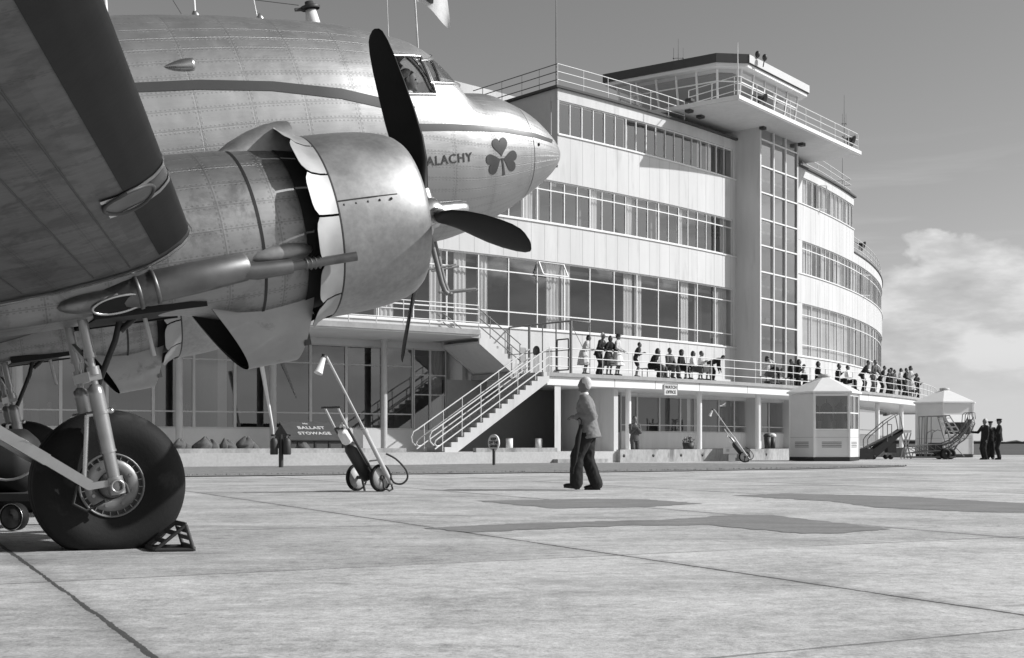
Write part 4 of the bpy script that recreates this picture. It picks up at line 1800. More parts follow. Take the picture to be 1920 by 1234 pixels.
# tail, out of the picture but part of the machine
m = MB()
m.poly([P(-13.2, -.06, 2.2), P(-16.9, -.06, 1.75), P(-17.2, -.06, 2.8), P(-16.9, -.06, 4.1), P(-16.2, -.06, 4.5), P(-15.4, -.06, 4.2)], .12, (0, -1, 0))
m.build('tail_fin', M['skin'], plane, fix=True)
for sg in (1, -1):
    m = MB()
    m.poly([P(-14.2, .1 * sg, 2.0), P(-15.6, 4.0 * sg, 2.15), P(-16.2, 4.2 * sg, 2.15), P(-16.7, 3.4 * sg, 2.12), P(-16.6, .1 * sg, 2.0)], .10, (0, 0, 1))
    m.build('tailplane', M['skin'], plane, fix=True)

# ------------------------------------------------------------------ engines
COWL = [(-.80, .42), (-.60, .46), (-.45, .50), (-.37, .53), (-.325, .565), (-.315, .60), (-.33, .632), (-.37, .662), (-.43, .685), (-.52, .707), (-.64, .724), (-.78, .734), (-.95, .738), (-1.13, .737)]


def blade(mb, o, al, sgn=1):
    d = V((0, -sin(al), cos(al)))
    tg = V((0, -cos(al), -sin(al)))
    ax = V((1, 0, 0))
    st = [(.10, .05, .05, 62), (.22, .055, .052, 60), (.32, .085, .045, 55), (.45, .125, .034, 48), (.65, .158, .026, 40), (.90, .166, .020, 33), (1.15, .160, .015, 28), (1.40, .145, .011, 25),
          (1.56, .125, .009, 23), (1.66, .098, .007, 22), (1.70, .068, .005, 21.5), (1.725, .02, .003, 21)]
    rows = []
    for r, hc, ht, ph in st:
        p = radians(ph)
        cv_ = tg * cos(p) + ax * sin(p)
        nv = ax * cos(p) - tg * sin(p)
        row = []
        for k in range(16):
            a = 2 * pi * k / 16
            row.append(o + d * r + cv_ * (hc * cos(a)) + nv * (ht * sin(a)) * (1 + .3 * cos(a)))
        rows.append(row)
    mb.grid(rows, True)
    mb.add(rows[-1], [tuple(range(16))])


def nac_ring(u, r, s0, cut=None, cz=0.0, n=64, wx=1.0):
    out = []
    for k in range(n):
        a = 2 * pi * k / n
        w = cz + r * cos(a)
        s = s0 + r * wx * sin(a)
        if cut is not None and w < cut:
            w = cut - 0.035 * (1 - ((s - s0) / (r * wx)) ** 2)
        out.append(P(u, s, w))
    return out


def engine(sg, alpha):
    s0 = 2.82 * sg
    o = P(0, s0, 0)
    m = MB()
    m.lathe([(t, r) for t, r in COWL], 72, o, (1, 0, 0))
    cowl = m.build('engine_cowling', M['cowl'], plane, fix=False)
    m = MB()
    m.lathe([(-1.14, .715), (-1.14, .20), (-.95, .18)], 48, o, (1, 0, 0))
    m.lathe([(-.78, .42), (-.80, .1), (-.4, .16), (-.12, .12)], 32, o, (1, 0, 0))
    for k in range(14):
        a = 2 * pi * k / 14
        d = V((0, sin(a), cos(a)))
        m.tube([o + V((-.72 - .16 * (k % 2), 0, 0)) + d * .15, o + V((-.72 - .16 * (k % 2), 0, 0)) + d * .44], .075, 8)
    m.build('engine', M['soot_shade'], plane)
    # seam and latches on the cowling
    m = MB()
    m.lathe([(-1.125, .7395), (-1.137, .7395)], 64, o, (1, 0, 0))
    for k in range(3):
        a = radians((63, 183, 303)[k]) * sg
        for q in range(9):
            t = -.28 - q * .1
            r = .70 + .04 * min(1, (q + .5) / 4)
    aa = radians(82)
    pts = []
    for k in range(12):
        t = -.62 - .50 * k / 11
        r = 0.7215 + .018 * min(1, k / 5)
        pts.append(o + V((t, -sg * r * sin(aa), r * cos(aa))))
    m.tube(pts, .005, 5)
    m.build('cowling_seam', M['dark'], cowl)
    for k in range(5):
        m = MB()
        t = -.68 - .10 * k
        aa2 = aa + .045
        m.ball(o + V((t, -sg * .732 * sin(aa2), .732 * cos(aa2))), .011, 6, 5)
        m.build('cowling_latch', M['dark'], cowl)
    # flared cowl flaps
    nf = 14
    rnd = random.Random(5 + sg)
    for k in range(nf):
        if k in (0, 7):
            continue
        a0, a1 = 2 * pi * (k - .5) / nf + .012, 2 * pi * (k + .5) / nf - .012
        m = MB()
        op = rnd.uniform(.9, 1.06)
        for off, flip in ((0, 0), (-.008, 1)):
            rows = []
            for t, r in ((-1.142, .742), (-1.20, .752 * 1), (-1.28, .742 + .045 * op), (-1.36, .742 + .082 * op)):
                row = []
                for j in range(9):
                    f = j / 8
                    a = a0 + (a1 - a0) * f
                    tt = t + (0.035 * (2 * f - 1) ** 4 if t < -1.3 else 0)
                    row.append(o + V((tt, -sg * (r + off) * sin(a), (r + off) * cos(a))))
                rows.append(row)
            m.grid(rows)
        m.build('cowl_flap', M['flap_metal'], cowl)
    # accessory bay and the nacelle behind it
    ac = [(-1.10, .60), (-1.25, .635), (-1.45, .668), (-1.62, .683), (-1.75, .69)]
    m = MB()
    rows = [nac_ring(u, r, s0) for u, r in ac]
    m.grid(rows, True, True, [[(u, k * .0675) for k in range(64)] for u, r in ac])
    acc = m.build('accessory_cowl', M['nacelle'], plane)
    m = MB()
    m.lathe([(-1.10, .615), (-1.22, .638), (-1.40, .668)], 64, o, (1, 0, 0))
    m.build('gap_shade', M['soot_shade'], acc)  # ring painted dark for the shadow in the gap behind the flaps
    m = MB()
    m.lathe([(-1.742, .694), (-1.765, .694)], 64, o, (1, 0, 0))
    m.build('cowl_seam', M['black'], acc)
    nk = [(-1.757, .691, None, 0, 1), (-1.95, .70, -.56, 0, 1), (-2.2, .705, -.48, 0, 1), (-2.5, .705, -.45, 0, 1), (-3.05, .70, -.43, -.005, .97), (-3.4, .67, -.43, -.01, .93), (-4.0, .58, -.41, -.04, .85), (-4.8, .46, -.37, -.05, .75),
          (-5.5, .30, -.30, -.06, .6), (-6.2, .06, -.14, -.06, .5)]
    m = MB()
    m.grid([nac_ring(u, r, s0, c, z, 64, wx) for u, r, c, z, wx in nk], True, True, [[(u, k * .0675) for k in range(64)] for u, *_ in nk])
    nac = m.build('nacelle', M['nacelle'], plane)
    m = MB()
    m.poly([P(-2.12, s0 - .46, -.497), P(-3.02, s0 - .50, -.474), P(-3.02, s0 + .50, -.474), P(-2.12, s0 + .46, -.497)], .012)  # dark plate standing in for the shade of the open well
    m.bar(P(-2.22, s0 + .50, -.475), P(-3.05, s0 + .545, -.445), .035, .07)
    m.bar(P(-2.22, s0 - .50, -.475), P(-3.05, s0 - .545, -.445), .035, .07)
    m.build('wheel_well', M['soot_shade'], nac, fix=True)
    # carburettor intake on top
    m = MB()
    rows, rin = [], []
    for u, h in ((-1.84, -.035), (-1.66, .075), (-1.52, .135), (-1.38, .175), (-1.26, .19), (-1.18, .185)):
        for lst, k_ in ((rows, 1.0), (rin, .86)):
            row = []
            for j in range(13):
                b = pi * j / 12
                row.append(P(u, s0 + .24 * k_ * math.copysign(abs(cos(b)) ** .65, cos(b)), (.64 if u < -1.7 else .50) + (h + .045 + (0 if u < -1.7 else .14)) * k_ * max(0, sin(b)) ** .6))
            lst.append(row)
    m.grid(rows)
    m.build('intake_scoop', M['cowl'], nac)
    m = MB()
    m.grid(rin[2:])
    m.add(rin[2], [tuple(range(13))])
    m.build('intake_throat', M['soot_shade'], nac)
    # oil cooler duct hanging below
    m, mi = MB(), MB()
    for mb, k_ in ((m, 1.0), (mi, .95)):
        rows = []
        for i in range(9):
            row = []
            for j in range(25):
                a = -pi / 2 + pi * j / 24
                dep = max(0, cos(a)) ** .75
                uf = -1.30 - .17 * dep
                ur = -2.16 + .28 * dep
                u = uf + (ur - uf) * i / 8
                row.append(P(u, s0 + .33 * k_ * sin(a), -.50 - .53 * k_ * dep))
            rows.append(row)
        mb.grid(rows)
    duct = m.build('oil_cooler_duct', M['scoop_metal'], plane)
    mi.build('duct_throat', M['soot_shade'], duct)
    m = MB()
    m.box(P(-1.42, s0, -.75), (.05, .50, .36))
    m.build('oil_cooler', M['dark'], duct)
    # propeller
    m = MB()
    hb = o
    o = P(-.05, s0, -.012)
    m.lathe([(-.2, .12), (-.02, .14), (.05, .13), (.10, .085), (.30, .072), (.36, .055), (.385, .0)], 24, o, (1, 0, 0))
    prop = m.build('propeller', M['steel'], plane)
    for k in range(3):
        m = MB()
        m_a = alpha + k * 2 * pi / 3
        blade(m, o, m_a)
        m.build('blade', M['prop'], prop)
        d = V((0, -sin(m_a), cos(m_a)))
        m = MB()
        m.tube([o + d * .06, o + d * .20], .068, 12)
        m.build('blade_collar', M['steel'], prop)
    o = hb
    # exhaust on the outboard flank
    e = lambda u, s, w: P(u, s0 + sg * s, w)
    m = MB()
    m.tube([e(-1.905, .665, -.275), e(-1.93, .665, -.277), e(-2.30, .66, -.30), e(-2.58, .64, -.315), e(-2.72, .60, -.335), e(-2.95, .54, -.34), e(-3.2, .42, -.34)],
           [.088, .106, .118, .120, .118, .10, .05], 20)
    ex = m.build('exhaust_pipe', M['exhaust'], plane)
    m = MB()
    for uu, rr_ in ((-2.60, .126), (-2.72, .122)):
        m.lathe([(-.018, rr_ - .012), (-.012, rr_ + .004), (.012, rr_ + .004), (.018, rr_ - .012)], 20, e(uu, .635 - (-.0 if uu > -2.65 else .03), -.318 - (0 if uu > -2.65 else .02)), e(-1, -.12 * 1, -.1) - e(0, 0, 0))
    m.build('pipe_clamp', M['exhaust'], ex)
    m = MB()
    c_ = e(-2.88, .66, -.405)
    e1, e2 = V((1, 0, .06)).normalized() * .19, (e(0, .05, .055) - e(0, 0, 0))
    m.tube([c_ + e1 * cos(2 * pi * k / 28) + e2 * sin(2 * pi * k / 28) for k in range(29)], .010, 6)
    m.build('outlet_rim', M['steel'], ex)
    m = MB()
    m.add([c_ + e1 * cos(2 * pi * k / 28) + e2 * sin(2 * pi * k / 28) for k in range(28)], [tuple(range(28))])
    m.build('outlet_mouth', M['soot_shade'], ex)
    m = MB()
    m.tube([e(-2.02, .70, -.30), e(-1.85, .70, -.325), e(-1.58, .705, -.33)], [.055, .066, .056], 14)
    m.tube([e(-1.58, .705, -.33), e(-1.08, .78, -.335)], [.036, .036], 12)
    for k in range(4):
        uu = -1.47 + .035 * k
        m.lathe([(-.012, .038), (0, .052), (.012, .038)], 14, e(uu, .712 + .0035 * k, -.331), (1, 0, 0))
    m.build('heater_pipe', M['exhaust'], ex)
    m = MB()
    m.ball(e(-1.62, .63, -.215), (.26, .065, .075), 18, 10)
    m.build('pipe_fairing', M['cowl'], ex)
    m = MB()
    m.ball(e(-2.95, .55, -.355), (.34, .13, .085), 20, 10)
    m.build('outlet_fairing', M['nacelle'], ex)
    # undercarriage
    WS = -1.69
    for q in (.34, -.34):
        s = sg * q
        b = lambda u, w, ds=0: P(u, s0 + sg * q + ds, w)
        m = MB()
        m.tube([b(-3.10, -.34), b(-3.10, -.70)], .036, 14)
        m.tube([b(-3.10, -.70), b(-3.10, -.735)], .042, 14)
        m.tube([b(-3.10, -.735), b(-3.11, -.93)], .026, 12)
        m.tube([b(-3.11, -.93), b(-3.115, -.955), b(-3.115, -1.0)], [.03, .055, .058], 16)
        m.tube([b(-3.115, -1.0), b(-3.12, -1.42)], [.058, .056], 16)
        m.tube([b(-3.12, -1.42), b(-3.12, -1.62)], [.049, .046], 16)
        m.tube([b(-3.115, -1.13), b(-3.115, -1.15)], .064, 16)
        m.tube([b(-3.12, -1.42), b(-3.12, -1.437)], .060, 16)
        m.tube([b(-3.10, -.80), b(-3.10, -.86)], .045, 12)
        st_ = m.build('landing_leg', M['gear_paint'], plane)
        m = MB()
        m.tube([b(-3.21, -1.14), b(-3.33, -1.60)], .019, 8)
        m.tube([b(-3.12, -1.14), b(-3.215, -1.14)], .022, 8)
        m.ball(b(-3.04, -1.14), .025, 8, 6)
        m.build('torque_rod', M['steel'], st_)
        m = MB()
        m.bar(b(-3.30, -1.645), b(-3.55, -1.40), .075, .075, (0, 1, 0))
        m.bar(b(-3.55, -1.40), b(-4.9, -.10), .085, .10, (0, 1, 0))
        m.bar(b(-3.12, -1.66), b(-3.32, -1.65), .05, .06, (0, 1, 0))
        m.build('drag_brace', M['gear_paint'], st_)
        m = MB()
        m.tube([b(-3.12, -1.62), b(-3.12, -1.75)], .062, 14)
        m.lathe([(-.02, .052), (.085, .052), (.085, .036), (.02, .036), (.02, 0)], 18, b(-3.12, -1.69), P(0, sg * (1 if q > 0 else -1), 0))
        m.build('axle_fitting', M['gear_paint'], st_)
        m = MB()
        m.tube([b(-3.12, -1.60), b(-3.05, -1.70), b(-3.045, -1.76)], .018, 8)
        m.tube([b(-3.35, -1.55), b(-3.44, -1.75), b(-3.36, -1.82), b(-3.22, -1.78)], .012, 6)
        m.build('brake_pipe', M['hose'], st_)
    m = MB()
    m.box(P(-3.10, s0, -.865), (.09, .74, .07))
    m.bar(P(-3.06, s0 - .3, -.86), P(-3.10, s0 + .3, -.60), .03, .03)
    m.bar(P(-3.06, s0 + .3, -.86), P(-3.10, s0 - .3, -.60), .03, .03)
    m.build('leg_crossmember', M['gear_paint'], plane)
    m = MB()
    m.tube([P(-2.72, s0 - .22, -.44), P(-2.80, s0 - .22, -.62), P(-3.01, s0 - .22, -.95)], .024, 8)
    m.tube([P(-2.74, s0 - .22, -.55), P(-2.57, s0 - .22, -.44)], .024, 8)
    m.build('retraction_strut', M['dark'], plane)
    m = MB()
    m.tube([P(-2.54, s0 - .22, -.45), P(-2.53, s0 - .22, -.79)], .018, 8)
    m.build('door_rod', M['white'], plane)
    # wheel
    c_ = P(-3.12, s0, WS)
    tp_ = [(.165, .235), (.175, .27), (.19, .31), (.212, .37), (.218, .42), (.208, .475), (.18, .525), (.14, .552), (.105, .563), (.10, .560), (.095, .5635), (.05, .569), (.005, .570), (0, .566)]
    prof = [(t, r) for t, r in tp_] + [(-t, r) for t, r in tp_[::-1][1:]]
    m = MB()
    m.lathe(prof, 96, c_, (0, 1, 0))
    nv = []
    for v in m.v:
        W_ = toW(V(v))
        if W_.z < 0.004:
            W_.z = 0.004
            nv.append(tuple(toL(W_)))
        else:
            nv.append(v)
    m.v = nv
    wheel = m.build('wheel', M['tyre'], plane, fix=True)
    for fs in (1, -1):
        m = MB()
        a_ = V((0, fs, 0))
        m.lathe([(.150, .243), (.178, .243), (.184, .236), (.178, .228), (.160, .222)], 48, c_, a_)
        m.lathe([(.163, .200), (.176, .190), (.180, .12), (.165, .105)], 48, c_, a_)
        m.lathe([(.150, .10), (.21, .085), (.23, .05)], 24, c_, a_)
        gp_ = MB()
        gp_.lathe([(.158, .234), (.158, .08)], 48, c_, a_)
        gp_.build('brake_gap', M['black'], wheel)
        for k in range(24):
            a = 2 * pi * k / 24
            d = V((cos(a), 0, sin(a)))
            m.bar(c_ + a_ * .168 + d * .196, c_ + a_ * .168 + d * .236, .006, .012, a_)
        for k in range(8):
            a = 2 * pi * (k + .4) / 8
            d = V((cos(a), 0, sin(a)))
            m.tube([c_ + a_ * .17 + d * .155, c_ + a_ * .19 + d * .155], .013, 8)
        m.build('wheel_rim', M['hub_paint'], wheel, fix=True)


def prop_angle(px, py, s0):
    """propeller angle whose blade points at a pixel"""
    d = pray(px, py)
    t = (0 - CAML.x) / d.x
    p = CAML + d * t
    return atan2(-p.y - s0, p.z)


engine(1, radians(-14.0))
engine(-1, prop_angle(346, 608, -2.82))
# ------------------------------------------------------------------ railings
def railing(label, line, heights, posts, mt='rail', rr=.022, pr=.02, group='tubular railings of the terminal', name='railing', top=None):
    """line(t) gives the foot point for t in 0..1; posts: list of t"""
    t_ = thing(name, label, 'railing', line(0.5), group=group)
    top = top or max(heights)
    n = 60
    for h in heights:
        m = MB()
        m.tube([line(k / n) + V((0, 0, h)) for k in range(n + 1)], rr, 6)
        m.build('rail', M[mt], t_)
    for q in posts:
        m = MB()
        p = line(q)
        m.tube([p, p + V((0, 0, top))], pr, 6)
        m.build('post', M[mt], t_)
    return t_


def arcline(t0, t1, r, z):
    return lambda k: BP(t0 + (t1 - t0) * k, r, z)


def segline(*pts):
    pts = [V(p) for p in pts]
    ls = [(pts[i + 1] - pts[i]).length for i in range(len(pts) - 1)]
    T = sum(ls)

    def f(k):
        d = k * T
        for i, l in enumerate(ls):
            if d <= l + 1e-9:
                return pts[i].lerp(pts[i + 1], min(1, d / l))
            d -= l
        return pts[-1].copy()
    return f


rT = RTe - .14
pst = th(1130, rT)
dps = (th(1519, rT) - pst) / 9
ts = []
q = pst
while q - dps > th(1034, rT):
    q -= dps
while q < TR:
    ts.append(q)
    q += dps
q0 = th(1030, rT)
railing('long white three-bar railing along the edge of the spectators terrace', arcline(q0, TR, rT, Z_T), (.99, .63, .26), [(t - q0) / (TR - q0) for t in [q0] + ts])
rD = RD - .12
q0, q1 = th(300, rD), th(898, rD)
railing('white railing on the balcony left of the stairs', arcline(q0, q1, rD, Z_T2), (.93, .60, .28), [1 - k * .0905 for k in range(12)])
# roof, left part: return along the end wall then along the front
pc = BP(T3L + .0006, RF - .06, ROOF)
pin = BP(T3L + .0006, RF - 5.9, ROOF)
railing('grey roof railing running back from the corner above the shaded end wall', segline(pin, pc - (pc - pin).normalized() * .02), (1.0, .66, .30), [.12, .36, .60, .80], mt='rail_dark')
tE = th(1283, RF - .06)
railing('white roof railing along the front left of the control tower', arcline(T3L + .0006, tE, RF - .06, ROOF), (1.0, .66, .30), [0, .18, .36, .535, .70, .855, 1.0])
zP = PZ + .19
pE = BP(th(1288, RF), RF + .1, zP)
railing('railing round the near edge and side of the control platform', segline(pE, A0 + px_ * .06 - pn * .06 + V((0, 0, zP)), A0 + px_ * (PL - .1) - pn * .06 + V((0, 0, zP)), A0 + px_ * (PL - .1) - pn * 3 + V((0, 0, zP))),
        (.98, .64, .30), [0, .075, .145, .25, .34, .43, .52, .61, .70, .79, .86, 1.0])
railing('short roof railing on the top storey right of the tower', segline(BP(th(1508), RF - .1, ROOF), BP(th(1545), RF - .1, ROOF), BP(T3R - .004, RF - .1, ROOF), BP(T3R - .004, RF - 3, ROOF)), (1.0, .66, .30), [0, .2, .4, .6, .8, 1.0])
railing('curved railing on the lower roof at the far right end', arcline(T3R + .002, TR, RF - .1, 13.03), (1.0, .66, .33), [k / 15 for k in range(16)])

# screen fence across the terrace by the stair head
ft = th(954)
fr_ = lambda r, z: BP(ft, r, z)
sf = thing('screen_fence', 'open metal screen fence with a door frame and round disc across the terrace', 'fence', fr_(RF + 2, Z_T))
for r, pr in ((RF + .05, .03), (RF + 1.35, .055), (RF + 2.2, .025), (RF + 3.05, .03), (RF + 3.95, .06)):
    m = MB()
    m.tube([fr_(r, Z_T), fr_(r, 5.72)], pr, 8)
    m.build('post', M['rail_dark'], sf)
m = MB()
m.tube([fr_(RF + .05, 5.72), fr_(RF + 3.95, 5.72), BP(ft + .012, RF + 3.9, 5.72)], .035, 8)
m.tube([fr_(RF + .05, 4.55), fr_(RF + 3.95, 4.55)], .02, 6)
m.tube([BP(ft + .012, RF + 3.9, 5.72), BP(ft + .012, RF + 3.9, Z_T)], .018, 6)
m.tube([fr_(RF + 3.95, 5.6), BP(ft + .009, RF + 3.9, Z_T + .9)], .012, 6)
m.build('top_rail', M['rail_dark'], sf)
m = MB()
for a, b in (((3.12, 3.75), (3.12, 5.0)), ((3.80, 3.75), (3.80, 5.0)), ((3.12, 5.0), (3.80, 5.0)), ((3.12, 3.75), (3.80, 3.75))):
    m.tube([fr_(RF + a[0], a[1]), fr_(RF + b[0], b[1])], .03, 6)
m.build('door_frame', M['dark'], sf)
m = MB()
tn = V((-sin(ft), cos(ft), 0))
m.lathe([(0, 0), (0, .21), (.03, .21), (.03, 0)], 20, fr_(RF + 1.85, 4.62) - tn * .05, tn)
m.build('disc', M['dark'], sf)

# ------------------------------------------------------------------ outside stairs


def flight(name, label, a, b, n, width, slope, rails, far_rails=True, rail_mt='rail', nrails=3, group=None):
    """steps from point a (bottom, near edge) up to b; width goes inwards (away from the apron)"""
    a, b = V(a), V(b)
    d = V((b.x - a.x, b.y - a.y, 0))
    Ld = d.length
    d.normalize()
    inn = V((-d.y, d.x, 0))
    if inn.dot(V((BC.x, BC.y, 0)) - a) < 0:
        inn = -inn
    t_ = thing(name, label, 'stairs', a, group=group)
    rise, run = (b.z - a.z) / n, Ld / n
    m = MB()
    for k in range(n):
        p = a + d * (run * k) + V((0, 0, rise * k))
        m.hexa([p + inn * .1, p + d * (run + .02) + inn * .1, p + d * (run + .02) + inn * (width - .1), p + inn * (width - .1)],
               [p + inn * .1 + V((0, 0, rise)), p + d * (run + .02) + inn * .1 + V((0, 0, rise)), p + d * (run + .02) + inn * (width - .1) + V((0, 0, rise)), p + inn * (width - .1) + V((0, 0, rise))])
    m.build('step', M['slab'], t_)
    for w0 in (0, width - .10):
        pts = []
        for k in range(n):
            p = a + d * (run * k) + V((0, 0, rise * k))
            pts += [p + V((0, 0, 0.0)), p + V((0, 0, rise))]
        pts += [b]
        low = [b - V((0, 0, slope)), a + d * .32 + V((0, 0, -.06)), a - V((0, 0, .12))]
        m = MB()
        # strip of quads keeps the zigzag outline tidy
        N_ = len(pts)
        for i in range(N_ - 1):
            p, q_ = pts[i], pts[i + 1]
            if (V((q_.x, q_.y)) - V((p.x, p.y))).length < 1e-6:
                continue

            def lowz(x):
                kx = (V((x.x - a.x, x.y - a.y, 0))).dot(d) / Ld
                return max(a.z - .12, a.z + (b.z - a.z) * kx - slope)
            P0, P1 = V((p.x, p.y, lowz(p))), V((q_.x, q_.y, lowz(q_)))
            m.hexa([p + inn * w0, q_ + inn * w0, P1 + inn * w0, P0 + inn * w0], [p + inn * (w0 + .1), q_ + inn * (w0 + .1), P1 + inn * (w0 + .1), P0 + inn * (w0 + .1)])
        m.build('stringer', M['wall'], t_)
    # sloping soffit
    m = MB()
    p0, p1 = a + d * (Ld * .10) + V((0, 0, (b.z - a.z) * .10 - slope + .02)), b - V((0, 0, slope - .02))
    m.hexa([p0 + inn * .11, p1 + inn * .11, p1 + inn * (width - .11), p0 + inn * (width - .11)], [x + V((0, 0, .08)) for x in (p0 + inn * .11, p1 + inn * .11, p1 + inn * (width - .11), p0 + inn * (width - .11))])
    m.build('soffit', M['soffit'], t_)
    for w0 in ([.05] if not far_rails else [.05, width - .05]):
        up = V((0, 0, 1))
        o = inn * w0
        hs = (.98, .62, .30)[:nrails]
        for h in hs:
            m = MB()
            p, q_ = a + d * (run * .5) + o + up * (rise + h), b + o + up * h
            if rails == 'loop':
                p = a - d * .12 + o + up * h
                pl_ = [p, q_]
                if h == hs[0]:
                    pl_ = [p - d * .05 - up * .55, p - d * .20 - up * .42, p - d * .24 - up * .22, p - d * .14 - up * .02, p + d * .06 + up * .08, q_]
                elif h == hs[1]:
                    pl_ = [p + d * .25 - up * .20 + up * .02, p + d * .08 - up * .22, p - d * .02 - up * .12, p + d * .03 + up * .0, p + d * .18 + up * .10, q_]
                m.tube(pl_, .026, 8)
            else:
                m.tube([p, q_], .024, 8)
            m.build('handrail', M[rail_mt], t_)
        npst = 6 if Ld > 3 else 3
        for k in range(npst):
            f = (k + .25) / npst
            p = a + d * (Ld * f) + o + up * ((b.z - a.z) * f + rise * .4)
            m = MB()
            m.tube([p, p + up * 1.0], .02, 6)
            m.build('baluster', M[rail_mt], t_)
    return t_


pt = BP(th(1030, RTe), RTe, Z_T)
pb = BP(th(822, RTe), RTe, 0.26)
low = flight('staircase', 'long white concrete outside stairs climbing from the grass to the terrace', pb, pt, 18, 1.35, .36, 'loop')
pt2 = BP(th(899, RF + 2.62), RF + 2.62, Z_T2)
pb2 = BP(th(983, RF + 2.62), RF + 2.62, Z_T)
flight('staircase', 'short upper flight of outside stairs climbing left to the balcony', pb2, pt2, 8, 2.55, .42, 'plain', rail_mt='rail_dark')  # widened as far as the wall so the slab blocks the sun
# landing joining both flights
m = MB()
arc_box(m, RF + .005, RF + 2.66, 3.40, 3.598, th(955, RF + 2.6), tT0 - .0005)
m.build('landing', M['slab'], low)

# ------------------------------------------------------------------ signs
t_ = th(1256.5, RTe)
o = BP(t_, RTe + .03, 3.08)
ex, n_ = V((-sin(t_), cos(t_), 0)), V((cos(t_), sin(t_), 0))
ex = (ex * .8 + V((1, 0, 0)) * .45).normalized()
n_ = V((ex.y, -ex.x, 0))
sg_ = thing('sign_board', 'white WATCH OFFICE board hanging on the terrace edge', 'sign', o)
m = MB()
vbox(m, V((o.x, o.y, 0)), ex, n_, -.36, .36, -.02, .02, o.z - .24, o.z + .26)
m.build('board', M['white'], sg_)
for tx, dz in (('WATCH', .115), ('OFFICE', -.095)):
    text_on('lettering', tx, .19, o + n_ * .024 + V((0, 0, dz)), ex, (0, 0, 1), M['black'], sg_, 1.08, .003, sx_=.80)
m = MB()
for a, b in (((-.35, -.23), (.35, -.23)), ((-.35, .25), (.35, .25)), ((-.35, -.23), (-.35, .25)), ((.35, -.23), (.35, .25))):
    m.tube([o + n_ * .022 + ex * a[0] + V((0, 0, a[1])), o + n_ * .022 + ex * b[0] + V((0, 0, b[1]))], .007, 4)
m.build('border', M['black'], sg_)

kp = G(926, 873)
nk_ = V((-.74, -.67, 0)).normalized()
kx = V((-nk_.y, nk_.x, 0))
ks = thing('round_sign', 'small round KEEP OFF THE GRASS sign on a short post in the lawn', 'sign', kp)
m = MB()
m.tube([kp, kp + V((0, 0, .58))], .055, 10)
m.build('post', M['dark'], ks)
c_ = kp + V((0, 0, .80))
m = MB()
m.lathe([(-.03, 0), (-.03, .285), (.03, .285), (.03, .27), (.02, .262), (.02, 0)], 32, c_, nk_)
m.build('disc', M['white'], ks)
for tx, dz, sz in (('KEEP', .12, .13), ('OFF THE', 0.0, .12), ('GRASS', -.12, .13)):
    text_on('lettering', tx, sz, c_ + nk_ * .023 + V((0, 0, dz)), kx, (0, 0, 1), M['black'], ks, 1.0, .006)
# dark letters on the wall of the recess
wt = th(1071.5)
wl = text_on('wall_letters', 'FI', .46, BP(wt, RF + .012, 2.05), V((-sin(wt), cos(wt), 0)), (0, 0, 1), M['black'], None, 1.0, .012)
tag(wl, 'dark letters fixed to the shaded wall of the recess under the terrace', 'letters')

# ------------------------------------------------------------------ ballast bunker, sacks, extinguishers, leaning pole
tb = th(601, RF + 3.3)
bo = BP(tb, RF + 3.3, .44)
bx, bn_ = V((-sin(tb), cos(tb), 0)), V((cos(tb), sin(tb), 0))
hw = 1.12
bk = thing('ballast_bunker', 'dark wooden bunker with sloping lid lettered BALLAST STOWAGE', 'bunker', bo)


def bp(x, y, z):
    return bo + bx * x + bn_ * y + V((0, 0, z))


m = MB()
m.poly([bp(-hw, 0, 0), bp(-hw, 0, .46), bp(-hw, -.95, 1.06), bp(-hw, -1.9, .40), bp(-hw, -1.9, 0)], 2 * hw, bx)
m.build('box', M['wood'], bk, fix=True)
m = MB()
m.hexa([bp(-hw - .06, .08, .42), bp(hw + .06, .08, .42), bp(hw + .06, -.95, 1.07), bp(-hw - .06, -.95, 1.07)], [bp(-hw - .06, .10, .46), bp(hw + .06, .10, .46), bp(hw + .06, -.95, 1.12), bp(-hw - .06, -.95, 1.12)])
m.build('lid', M['wood'], bk, fix=True)
m = MB()
for x in (-.85, -.2, .35, .9):
    vbox(m, bo - V((0, 0, bo.z)), bx, bn_, x - .03, x + .03, .003, .03, .46, .86)
m.build('batten', M['black'], bk)
ey = (bp(0, -.95, 1.12) - bp(0, .10, .46)).normalized()
for tx, f, sz, sx2, b_ in (('No', .86, .12, 1.2, .006), ('BALLAST', .63, .25, 1.0, .008), ('STOWAGE', .33, .25, 1.0, .008)):
    text_on('lettering', tx, sz, bp(-.12 if tx != 'No' else -.25, .10, .47) + ey * (1.25 * f), bx, ey, M['letters'], bk, 1.08, b_, sx_=sx2)
rnd = random.Random(3)
